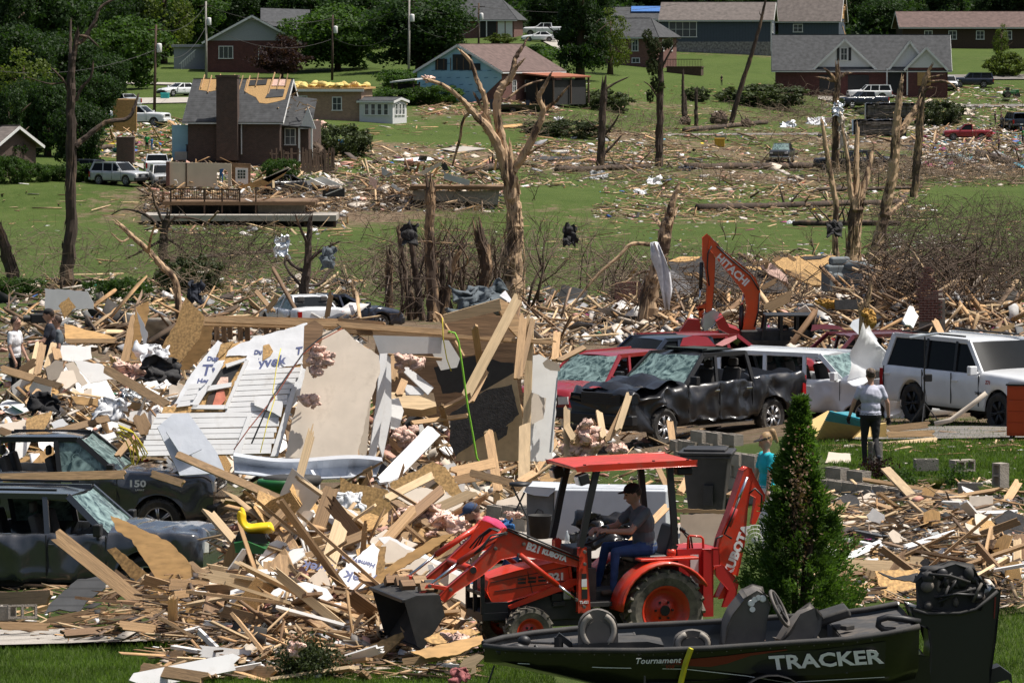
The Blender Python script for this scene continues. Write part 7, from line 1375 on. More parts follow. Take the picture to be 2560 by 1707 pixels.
def foot_shrub():
 b=base(765,50.2);t=thing('broken_shrub','small torn evergreen shrub stub at the lawn edge below the heap','shrub',b);q=MB()
 for i in range(26):a=random.uniform(0,6.28);l=random.uniform(.2,.5);q.tube([(0,0,.03),(cos(a)*l*.4,sin(a)*l*.4,l*.5),(cos(a)*l*.7,sin(a)*l*.7,l)],[.012,.008,.003],5)
 q.build('stems',m_snagl,t);P=np.stack([rng.normal(0,.16,5200),rng.normal(0,.14,5200),np.abs(rng.normal(.18,.12,5200))],1);V,Fc=leafquads(P,.045);link('foliage',npmesh('foliage',V,Fc,m_needle),t)
 o=lump('insulation_scrap','pink insulation tuft lying on the torn evergreen stub',735,1620,47.2,(.1,.08,.1),m_insul,'insulation')
foot_shrub()
for px,py,lb in((2195,1190,'reddish garden shrub left of the second block post'),(2260,1215,'low garden shrub with brown tips beside the wall'),(2390,1210,'small garden shrub before the upright block'),(2340,1225,'pale grassy garden tuft beside the gravel'),(2470,1245,'yellow green grassy tuft by the upright block')):
 b=G(px,py+8);t=thing('garden_plant',lb,'plant',b,0,'garden plants along the block wall');m_=m_leafy if 'tuft' in lb else random.choice((m_needle,m_leafp,m_leaf));n=900;
 if 'tuft' in lb:
  a=rng.uniform(0,6.28,n);l=rng.uniform(.12,.28,n);tip=np.stack([np.cos(a)*l*.7,np.sin(a)*l*.7,l],1);s_=np.stack([-np.sin(a),np.cos(a),np.zeros(n)],1)*.008;V=np.stack([s_*1,-s_,tip],1);me=npmesh('blades',V.reshape(-1,3),np.arange(n*3).reshape(-1,3),m_)
 else:V,Fc=leafquads(np.stack([rng.normal(0,.14,n),rng.normal(0,.12,n),np.abs(rng.normal(.16,.1,n))],1),.05);me=npmesh('leaves',V,Fc,m_)
 link('leaves',me,t)
 # the collapsed house in the middle
def pl(poly,f,d,lean,yaw,t_,m,name,label=None,cat=None,**k):return panel([f(*p)for p in poly],d,lean,yaw,t_,m,name,label,cat,**k)
def ruin():
 d=80.0;B=base(600,d);t=thing('leaning_wall','white sided wall leaning back with torn house wrap and window opening','wall',B)
 LN=31;Y=4
 def P(poly,m,nm,off=0.0,th=.012,rip=0,f=c4):
  ref=c4(1600,1100);o=panel([f(*p)for p in poly],d-off,LN,Y,th,m,nm,None,None,ref=ref,parent=t,rip=rip);return o
 P([(1330,1240),(1440,980),(1500,830),(1720,800),(2100,680),(2060,960),(1960,1250),(1850,1580),(1000,1580),(1120,1250)],m_osb,'sheathing',-.03,.02)
 P([(1190,1230),(1310,1020),(1400,905),(1490,795),(1520,815),(1470,930),(1540,930),(1480,1020),(1390,1160),(1330,1235)],m_wrap,'house_wrap',.0,.008,2)
 P([(1545,905),(1560,865),(1640,815),(1705,800),(1735,770),(1860,745),(2100,675),(2115,740),(2080,830),(2065,955),(1900,985),(1650,1015),(1690,900)],m_wrap,'house_wrap',.0,.008,2)
 P([(2000,1100),(2060,960),(2095,1000),(2050,1180),(1990,1260),(1940,1250)],m_wrap,'house_wrap',.0,.008,2)
 P([(1800,830),(1840,820),(1868,870),(1850,900),(1795,935)],m_osb,'wrap_tear',.012,.008);P([(1480,930),(1510,820),(1600,800),(1540,880)],m_osb,'wrap_tear',.012,.008)
 # clapboards, each strip its own piece
 def edge(y,A):return float(np.interp(y,[p[1]for p in A],[p[0]for p in A]))
 Lf=[(1000,1650),(1240,1090),(1560,930)];n=0
 LE=[(1650,1000),(1610,1060),(1555,1240),(1530,1262),(1085,1268),(1060,1320),(940,1580)];RE=[(2065,985),(2050,1050),(2010,1120),(1950,1250),(1850,1580)]
 ys=list(np.arange(1000,1580,37))
 for i,y in enumerate(ys):
  x0=edge(y,[(p[0],p[1])for p in LE]);x1=edge(y,RE)+random.uniform(-20,6)
  if 1180<y<1262:x0=max(x0,1545)
  sag=random.uniform(-5,5);P([(x0,y),(x1,y-16+sag),(x1+random.uniform(-8,2),y+16+sag),(x0-6,y+32)],m_vinyl,'clapboard',.035,.03);n+=1
 for i,y in enumerate((1090,1130,1170,1210)):x0=1300-(y-1090)*.62;P([(x0,y+5),(x0+90+random.uniform(-20,20),y-5),(x0+75,y+30),(x0-22,y+42)],m_vinyl,'clapboard',.03,.01)
 # window frame in the wall
 for a in([(1540,960),(1680,918),(1690,935),(1550,985)],[(1420,1110),(1585,1085),(1580,1115),(1410,1145)],[(1305,1265),(1325,1240),(1545,1240),(1530,1268)],[(1310,1260),(1500,950),(1530,960),(1345,1255)],[(1530,1265),(1680,925),(1700,935),(1555,1265)]):P(a,m_vinyl,'window_frame',.06,.05)
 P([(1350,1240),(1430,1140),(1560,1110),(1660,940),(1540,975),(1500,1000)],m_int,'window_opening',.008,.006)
 P([(1405,1255),(1425,1170),(1475,1140),(1490,1180),(1450,1250)],m_hair,'dark_curtain',.02,.02);P([(1450,1250),(1480,1150),(1530,1130),(1545,1200),(1500,1250)],cloth('curtain_coral',(.6,.2,.13)),'coral_curtain',.03,.03)
 P([(1480,1100),(1510,1050),(1560,1050),(1560,1090)],m_insul,'insulation',.03,.05)
 P([(1735,1180),(1800,1195),(1940,1215),(1920,1320),(1870,1290),(1740,1240)],m_vinyl,'bent_trim',.12,.02);P([(1700,1290),(1725,1300),(1640,1590),(1590,1590)],m_vinyl,'corner_trim',.09,.03);P([(2000,1110),(2030,1120),(1900,1590),(1850,1590)],m_vinyl,'corner_trim',.07,.05)
 # lettering on the wrap
 def L(s,x,y,size,slope=0.0,m=m_wrapblue,sh=.25):
  ref=at(*c4(1600,1100),d);nv=Vector((sin(R(Y))*cos(R(LN)),-cos(R(Y))*cos(R(LN)),sin(R(LN))));cp=Vector((0,0,CZ));dr=at(*c4(x,y),1.0)-cp;p=cp+dr*((ref-cp).dot(nv)/dr.dot(nv))+nv*.012;up=Vector((0,sin(R(LN)),cos(R(LN))));up=(up-nv*up.dot(nv)).normalized()
  xx=Vector((cos(slope),0,0))+up*sin(slope);o=lettering(s,size,m,None,textM(p,xx,up),bold=.006,shear=sh,ext=.001);adopt(o,t)
 L('Tyvek',1822,948,.27,.16);L('Ty',1430,1003,.32,.05);L('Dup',1452,922,.12,.05);L('Du',1762,878,.12,.1);L('Home',1790,1020,.1,.1);L('Hom',1395,1075,.13,.02);L('T',2038,870,.2,.15)
 # cables over the wall
 for nm,ch,r,m in(('cable',((2330,700),(2200,770),(2090,860),(1960,1040),(1850,1200),(1720,1500)),.014,m_blk),('cable',((2340,715),(2180,800),(2060,900),(1900,1150),(1700,1400),(1600,1540)),.01,cloth('cable_red',(.25,.06,.03))),('cord',((1920,850),(1890,980),(1865,1150),(1880,1190),(1830,1350),(1780,1560)),.009,cloth('cord_yellow',(.6,.5,.05)))):
  q=MB();pts=[at(*c4(*p),d-1.6+.9*(p[1]-1100)/-400)for p in ch];q.tube([p-pts[0]for p in pts],r,6);o=q.build(nm,m,None,smooth=True);o.location=pts[0];tag(o,{m_blk:'black cable hanging down the white sided wall'}.get(m,'thin red cable running down the wall' if r==.01 else 'yellow cord hanging down the white sided wall')if m!=MATS.get('cable_red')else 'reddish cable running down the white sided wall','cable')
  # beige plaster wall with broken edges
 pl([(2080,1050),(2110,900),(2210,740),(2352,720),(2420,790),(2590,900),(2600,1000),(2520,1250),(2440,1600),(1950,1600),(1990,1380)],c4,79.6,27,4,.02,m_dry,'plaster_wall','beige plaster wall sheet leaning right of the white sided wall','wall',rip=2)
 pl([(2080,700),(2150,660),(2210,700),(2200,800),(2110,1000),(2070,980)],c4,79.9,22,0,.05,m_lumold,'corner_post','rough brown timber corner post between the two leaning walls','post')
 for i,(x,y,s)in enumerate(((2190,930,.35),(2230,900,.22),(2150,1010,.25),(2110,1200,.3),(2140,1225,.2),(2170,850,.2))):lump('insulation_tuft','tuft of pink insulation pulled out at the wall corner',*c4(x,y),79.0,(s*.55,s*.35,s*.5),m_insul,'insulation',group='insulation at the wall corner',seed=i)
 # stacked top plates over the walls
 for i,(a,b,w_)in enumerate((((1400,655),(2352,690),.1),((1395,680),(2352,700),.1),((1480,645),(2352,668),.09))):board(*c4(*a),83.5+i*.3,*c4(*b),83.0+i*.3,w_,.09,m_lum,'top_plate','long sawn top plate lying over the leaning walls','beam','top plates of the broken wall',jag=False)
 for i,(a,b)in enumerate((((0,690),(745,745)),((40,730),(800,775)),((0,665),(300,690)))):board(*c5(*a),83+i*.2,*c5(*b),82.5+i*.2,.11,.08,m_lum,'top_plate','sawn top plate continuing over the beige wall','beam','top plates of the broken wall')
 board(*c5(700,765),82,*c5(1470,812),81.5,.07,.07,m_lum,'top_plate','thin rail reaching right to the short post','beam')
 for i,(x,w_,y1)in enumerate(((1480,40,800),(1530,40,800),(1570,40,790),(1640,40,800),(1690,36,800),(1820,50,780),(1870,40,770),(1930,36,750))):board(*c4(x,690),84.5,*c4(x+4,y1),84.5,.1,.04,m_lumold,'stud','wall stud under the top plates','stud','studs under the top plates',jag=False)
 # white header, door frame, room behind
 pl([(225,760),(700,775),(690,885),(270,890)],c5,82.5,6,3,.02,m_white,'header_board','white header board over the empty doorway','board');pl([(640,780),(740,790),(820,920),(800,980),(690,1000),(620,860)],c5,83.0,10,8,.02,m_white,'wall_scrap','white wall scrap right of the header board','wall scrap')
 for nm,a,lb in(('door_jamb',[(270,890),(320,885),(300,1230),(240,1600),(195,1600),(250,1200)],'white moulded door jamb left of the empty doorway'),('door_jamb',[(320,900),(345,900),(350,1300),(290,1600),(260,1500),(300,1200)],'second white door jamb behind the first')):pl(a,c5,81.5 if lb[0]=='w' else 82.2,18,20,.06,m_vinyl,nm,lb,'door frame')
 pl([(330,885),(700,915),(695,935),(335,905)],c5,82.3,0,0,.1,m_lum,'door_header','timber lintel of the empty doorway','beam')
 pl([(120,1400),(190,1180),(210,1200),(180,1600),(70,1600)],c5,81.8,15,20,.02,m_dry,'plaster_edge','beige plaster edge beside the door jamb','wall scrap')
 pl([(340,1175),(640,1180),(660,1270),(560,1295),(350,1270)],c5,84,40,0,.25,m_pale,'wood_chest','pale pine box front inside the doorway','box')
 # timber box (closet) tipped above
 b=at(*c5(960,650),83.5);k_=thing('tipped_closet','tipped timber framed box hanging above the doorway','timber frame',b)
 for nm,a,dd,ln,yw,th,m in(('front_beam',[(705,620),(1090,510),(1105,590),(715,680)],82.6,0,0,.1,m_pale),('side_panel',[(1090,510),(1175,560),(1220,660),(1215,780),(1140,700),(1080,580)],83.0,10,30,.06,m_lum),('inner_panel',[(720,680),(1085,590),(1200,770),(1150,800),(900,900),(830,900)],84.0,15,0,.04,m_lumold),('left_edge',[(690,620),(720,680),(850,900),(820,880),(650,600)],83.2,0,-30,.06,m_lum)):pl(a,c5,dd,ln,yw,th,m,nm,parent=k_)
 lump('fabric_heap','grey fabric heap on the tipped timber box',*c5(960,500),83.5,(.5,.3,.16),m_cgrey,'cloth',amp=.4);pl([(1090,490),(1130,455),(1175,520),(1170,545)],c5,83.2,30,10,.01,m_cwhite,'white_sheet','white scrap standing on the tipped timber box','cloth')
 for a,b,w_,lb,m in(((865,1170),(1225,490),.19,'thick beam slanting up across the tipped box',m_pale),((890,1220),(1000,1000),.12,'short board beside the thick slanting beam',m_lum),((920,700),(965,1000),.13,'upright board under the tipped box',m_lum),((1215,1060),(1255,630),.15,'tall stud right of the tipped box',m_lum),((1270,1600),(1300,640),.14,'long pale stud running down to the ground',m_pale),((1225,1060),(1320,650),.1,'thin stud behind the long pale stud',m_lum),((1470,930),(1485,740),.13,'short post standing at the end of the rail',m_lum),((1495,935),(1670,845),.1,'board behind the short post',m_lum),((375,1060),(370,905),.12,'jack stud inside the doorway',m_lum),((400,1170),(440,1070),.14,'board scrap inside the doorway',m_lum),((490,1360),(870,1310),.08,'thin lath before the dark panel',m_lum),((700,1260),(860,1180),.07,'short lath left of the green hose',m_lum),((690,1235),(730,1380),.1,'short upright board by the hose',m_lum),((1010,1420),(1045,1620),.15,'broken pale board below the dark panel',m_pale)):
  board(*c5(*a),81.0,*c5(*b),81.8,w_,.05,m,'board',lb,'board')
 pl([(780,1280),(980,1140),(1200,1010),(1250,1330),(1240,1620),(790,1620)],c5,82.6,8,-4,.015,mat('raw_board',(.33,.25,.15),.8,var=.15),'backing_board','raw backing board behind the black panel','panel');pl([(750,1300),(960,1160),(1010,1130),(1175,1095),(1225,1300),(1130,1390),(940,1470),(790,1590),(750,1500)],c5,82.4,8,-4,.012,m_tar,'black_panel','ragged black felt panel right of the doorway','panel',rip=2)
 pl([(1060,1400),(1150,1380),(1140,1440),(1080,1480)],c5,82.2,8,-4,.01,m_tar,'felt_scrap','small black felt scrap below the black panel','felt')
 pl([(1290,900),(1360,890),(1490,960),(1480,1180),(1450,1620),(1280,1620),(1300,1200)],c5,82.0,12,24,.02,m_white,'wall_section','tall pale wall section at the end of the ruined house','wall',rip=1.5)
 pl([(1385,950),(1420,920),(1500,960),(1505,1005),(1440,1000),(1400,980)],c5,81.8,10,0,.02,m_dry,'paper_flap','torn beige flap on the pale wall section','wall scrap');pl([(1300,1150),(1410,1190),(1390,1330),(1310,1370),(1295,1250)],c5,81.7,12,24,.012,m_dry,'torn_paper','peeled beige patch on the pale wall section','wall scrap',rip=2)
 pl([(1480,1050),(1490,1050),(1445,1560),(1430,1560)],c5,81.7,5,0,.02,m_metal,'corner_bead','metal corner strip on the pale wall section','trim')
 for i,(x,y,a,b)in enumerate(((1900,1410,1980,1160),(1830,1480,1975,1190),(1550,1600,1550,1260),(1700,1460,1640,1380),(1800,1460,1770,1280),(2280,1530,2255,1345),(1590,1500,1740,1350),(1600,1470,1520,1330))):board(*c5(x,y),80,*c5(a,b),80.5,.12,.05,random.choice((m_lum,m_pale)),'board','splintered board sticking up before the black pickup','board','boards before the black pickup')
 for i,(x,y,s)in enumerate(((1680,1480,.5),(1720,1430,.4),(1650,1540,.5),(1900,1540,.3),(480,940,.4),(440,960,.3),(440,1450,.4),(470,1500,.35))):lump('insulation_batt','crumpled pink insulation batt among the splintered boards',*c5(x,y),80.2,(s*.6,s*.4,s*.5),m_insul,'insulation',group='insulation batts in the ruin',seed=i+3)
 for a,dd,m,lb in(([(250,780),(1230,800),(1260,1620),(200,1620)],86.5,m_lumold,'dark inner wall seen through the ruined doorway'),([(640,980),(900,900),(1190,950),(1200,1130),(700,1160)],85,m_int,'dark panel standing in for the shaded inside of the broken closet')):pl(a,c5,dd,4,0,.03,m,'inner_wall',lb,'wall',rip=3)  # dark panels added behind the ruin, standing in for its shaded interior
 # green hose and yellow cord
 for ch,lb,m,r in(((740,735),(785,745),(810,800),(840,1000),(870,1230),(910,1450),(935,1600),(965,1640)),'bright green hose hanging over the top plates',mat('hose_green',(.2,.5,.03),.5),.018),(((700,640),(705,780),(730,920),(760,1005)),'yellow cord hanging from the tipped box',MATS['cord_yellow'],.01):
  q=MB();P_=[at(*c5(*p),80.6)for p in ch];q.tube([p-P_[0]for p in P_],r,8);o=q.build('hose',m,None,smooth=True);o.location=P_[0];tag(o,lb,'hose')
  # inside of the doorway, dark and cluttered
 for a,dd,m,lb in(([(390,920),(640,1120),(600,1170),(380,960)],83.0,m_vinyl,'white panelled door lying askew in the doorway'),([(440,1095),(580,1130),(570,1170),(450,1170)],82.9,m_vinyl,'white door corner in the doorway'),([(345,1200),(400,1190),(435,1280),(400,1410),(345,1400)],82.4,m_white,'white plaster scrap inside the doorway')):pl(a,c5,dd,30,10,.04,m,'broken_door',lb,'door')
ruin()
# sheets and doors in front of the ruin
pl([(1075,1390),(1180,1300),(1290,1295),(1480,1559),(1540,1700),(1230,1720)],c4,77.5,30,10,.03,mat('dented_white_metal',(.5,.53,.58),.35,.1,var=.06,scale=2,bump=.8,bscale=2.5,dirt=(.35,.31,.26),dirt_amt=.2),'bent_door','bent white metal door lying against the sided wall','door')
pl([(1135,1420),(1210,1360),(1280,1370),(1380,1540),(1250,1600)],c4,77.36,30,10,.03,MATS['dented_white_metal'],'door_panel','raised moulding of the bent white metal door','door panel')
q=MB();o0=at(*b1(1420,250),76.5);rows=[]
for i in range(24):
 u=i/23;x,y=b1(1415+u*900,180+30*sin(u*5)+60*u*u);x2,y2=b1(1420+u*860,290+20*sin(u*4)+40*u);k=.06*random.uniform(-1,1);rows.append([tuple(at(x,y-4,77.6)-o0),tuple(at(x,y,76.9+k)-o0),tuple(at(x,y+5,76.6+k)-o0),tuple(at(x*.5+x2*.5,y*.5+y2*.5,76.75+.1*sin(u*9)+k)-o0),tuple(at(x2,y2-4,76.6-k)-o0),tuple(at(x2,y2,76.2)-o0)])
q.grid(rows);o=one('crumpled_sheet','long crumpled white metal garage panel below the leaning walls','metal sheet',q,MATS['dented_white_metal']);o.location=o0;o.modifiers.new('t','SOLIDIFY').thickness=.02
for a,f,dd,ln,yw,m,nm,lb in(([(1100,850),(1210,660),(1270,500),(1405,640),(1360,790),(1215,975)],c4,85,20,-10,m_osb,'strand_board','tilted square strand board standing on its corner'),([(1215,990),(1330,800),(1380,700),(1460,690),(1440,840),(1290,1000)],c4,86,10,-5,m_ply,'plywood_sheet','brown plywood behind the tilted strand board'),([(930,570),(1015,530),(1020,600),(930,930),(890,920)],c4,85.5,5,25,m_ply,'plywood_strip','upright plywood strip left of the strand board'),([(930,580),(1010,740),(1000,830),(980,820)],c4,85.2,5,0,m_vinyl,'vinyl_strip','white vinyl strip hanging from the plywood strip'),([(305,440),(600,460),(640,540),(640,580),(310,590)],c4,112,12,-8,m_white,'shed_wall','white shed wall frame behind the news crew'),([(400,560),(470,500),(520,570),(440,650)],c4,111,10,20,m_osb,'osb_scrap','dark board scrap leaning in the shed wall'),([(440,680),(800,780),(720,790),(450,790)],c4,100,55,0,m_ply,'floor_sheet','large plywood floor sheet behind the men'),([(440,960),(500,940),(600,1090),(560,1110)],c4,88,20,30,m_dry,'door_slab','splintered door slab at the heap centre'),([(500,930),(700,960),(780,1060),(620,1090),(560,1020)],c4,88.5,35,0,m_white,'plaster_sheet','pale plaster sheet behind the door slab'),([(420,830),(620,840),(630,920),(520,945),(400,930)],c4,90,35,0,m_white,'plaster_sheet','pale plaster sheet before the plywood floor sheet'),([(180,1330),(360,1280),(300,1420),(170,1450)],c4,82,35,10,m_osb,'osb_sheet','strand board piece lying near the grey pickup roof'),([(0,1370),(180,1340),(160,1440),(20,1450)],c4,82,50,0,m_dry,'plaster_piece','beige plaster piece near the grey pickup roof'),([(480,1170),(990,1230),(1000,1270),(520,1230)],c4,84,30,5,m_ply,'plywood_length','long plywood length across the heap'),([(380,1080),(420,1010),(500,1000),(530,1080),(450,1130)],c4,86.5,40,10,m_dry,'plaster_piece','dull plaster piece below the pale sheets'),([(310,980),(380,930),(430,940),(440,1030),(340,1080)],c4,87,10,10,m_dry,'plaster_piece','torn grey plaster piece before the upright boards'),([(560,1470),(780,1420),(800,1460),(600,1540)],c4,81.5,45,0,m_vinyl,'siding_scrap','white siding scrap beside the yellow cables'),([(1600,1380),(2060,1370),(2150,1430),(2352,1559),(1650,1559)],c4,79,55,0,m_wrap,'wrap_heap','crumpled white wrap under the wall')if False else([(350,1360),(430,1330),(470,1370),(370,1400)],c4,82,30,0,m_vinyl,'vinyl_box','white vinyl moulding on the heap'),([(670,555),(770,590),(1030,715),(1140,830),(1290,1060),(1250,1240),(1190,1270),(1100,1150),(960,960),(800,700),(710,650)],b1,58.0,34,-22,m_ply,'plywood_sheet','large split plywood sheet leaning across the dented car'),([(650,760),(700,745),(840,860),(960,950),(1160,1220),(1140,1250),(880,1010),(760,890)],b1,58.6,20,-15,m_osb,'plywood_strip','ragged plywood strip under the large split sheet'),([(270,1150),(300,1090),(470,940),(650,920),(640,990),(520,1080),(480,1140),(360,1120)],b1,60.5,50,0,m_shing,'shingle_sheet','slab of grey shingles lying before the dented car'),([(0,320),(80,360),(290,400),(340,560),(120,560),(0,500)],b2,70,10,10,m_osb,'strand_board','torn strand board standing behind the heap'),([(300,360),(560,230),(640,260),(760,440),(700,470),(540,300),(320,460)],b2,70.5,25,-10,m_osb,'strand_board','arched strand board edge over the plaster sheet'),([(330,440),(430,380),(600,400),(750,480),(700,530),(420,490)],b2,69.8,45,0,m_dry,'plaster_sheet','grey plaster sheet under the arched strand board'),([(0,890),(200,720),(240,760),(210,930),(130,1010),(0,1100),(-60,1000)],b2,56.2,36,15,m_wrap,'wrap_panel','white house wrap panel turned upside down in the heap'),([(200,740),(280,740),(270,900),(200,930)],b2,56.6,30,0,m_osb,'board_end','brown board end behind the upturned wrap panel'),([(240,750),(300,700),(860,1000),(850,1110),(780,1100),(250,830)],b2,57.3,48,0,m_dry,'plaster_slab','grey plaster slab sloping down behind the loader bucket'),([(230,690),(300,680),(820,940),(870,1000),(800,990),(280,740)],b2,57.6,40,0,m_vinyl,'white_moulding','long white moulding along the plaster slab'),([(600,1120),(760,1060),(860,1130),(850,1200),(640,1190)],b2,57,60,0,m_vinyl,'siding_piece','white siding piece behind the loader bucket'),([(-60,1480),(200,1330),(380,1260),(390,1290),(210,1450),(0,1500)],b2,51.5,45,-10,m_osb,'strand_board','blue edged strand board lying on the lawn before the bucket'),([(750,900),(850,860),(910,880),(900,960),(770,970)],b2,55.2,15,0,mat('tub_blue',(.02,.2,.4),.5),'blue_tub','bright blue plastic tub side behind the tractor bonnet'),([(-40,1130),(10,1090),(330,840),(560,690),(700,660),(560,760),(330,900),(60,1130),(0,1200)],b2,56.0,30,-15,m_ply,'plywood_length','long warped plywood strip slanting up behind the bucket'),([(430,1380),(640,1330),(860,1280),(870,1320),(700,1400),(520,1420)],b2,50,55,0,m_ply,'board_piece','orange board lying on the grass below the bucket'),([(510,1300),(620,1250),(800,1240),(850,1260),(700,1330),(560,1330)],b2,51,60,0,m_osb,'board_piece','shredded board lying under the bucket'),([(985,490),(1150,415),(1300,480),(1370,500),(1340,575),(1010,545)],b3,68,50,10,m_dry,'plaster_sheet','beige plaster sheet lying before the block wall'),([(1160,400),(1220,395),(1370,430),(1370,500),(1160,430)],b3,69,35,0,m_white,'plaster_piece','broken pale plaster beside the beige sheet'),([(1140,760),(1400,790),(1400,850),(1180,840)],b3,60.5,50,0,m_osb,'strand_board','strand board below the aluminium rail'),([(1180,890),(1450,880),(1480,1000),(1450,1100),(1240,1090)],b3,57,48,5,m_osb,'strand_board','strand board with black felt scraps behind the boat'),([(1200,895),(1300,930),(1440,900),(1450,960),(1360,950),(1280,940)],b3,56.7,48,5,m_tar,'felt_strip','black felt strip on the strand board behind the boat'),([(1900,570),(1990,520),(2084,560),(2084,760),(1990,740),(1930,640)],b3,63,45,-10,m_tar,'felt_sheet','curled black roofing felt at the right edge'),([(1840,760),(2000,770),(2100,740),(2120,1000),(2000,1020),(1930,900)],b3,59,45,-15,m_white,'plaster_sheet','large cracked white plaster sheet at the right edge'),([(1640,730),(1670,700),(1790,810),(1750,820)],b3,60,20,20,m_white,'plaster_piece','narrow white plaster piece by the aluminium rail'),([(1450,780),(1640,740),(1640,790),(1500,810)],b3,61,55,0,m_white,'plaster_piece','flat white plaster piece behind the crossed boards'),([(1390,620),(1600,600),(1620,690),(1420,680)],b3,63.5,55,0,mat('grey_board',(.33,.35,.36),.7),'grey_board','smooth grey board lying in the right heap'),([(1130,990),(1240,1080),(1250,1110),(1150,1060)],b3,56.6,30,0,m_white,'board_piece','white chipped board beside the strand board'),([(0,545),(330,545),(340,780),(0,770)],b3,61,15,0,mat('worn_panel',(.42,.33,.25),.85,var=.15,scale=3,dirt=(.25,.18,.12),dirt_amt=.3),'worn_board','broad worn wooden panel standing behind the tractor'),([(-20,510),(360,520),(360,545),(-20,535)],b3,60.8,0,0,m_lum,'panel_rail','timber rail along the top of the worn wooden panel'),([(900,170),(1030,180),(1030,240),(880,235)],b3,76,60,0,m_dry,'carpet_roll','rolled pale carpet lying behind the block wall')):
 panel([f(*p)for p in a],dd,ln,yw,.016,m,nm,lb,'board' if 'board' in lb or 'plywood' in lb else 'sheet',rip=2.0)
wp=[o for o in bpy.data.objects if o.get('label')=='white house wrap panel turned upside down in the heap'][0]
for s,x,y,sz in(('Tyvek',.1,-.08,.22),('HomeWrap',.05,.2,.09),('Tyvek',-.45,.1,.2)):lettering(s,sz,m_wrapblue,wp,textM((x,-.012,y),(-1,0,.35),(-.35,0,-1)),bold=.004,shear=.2,ext=.001)
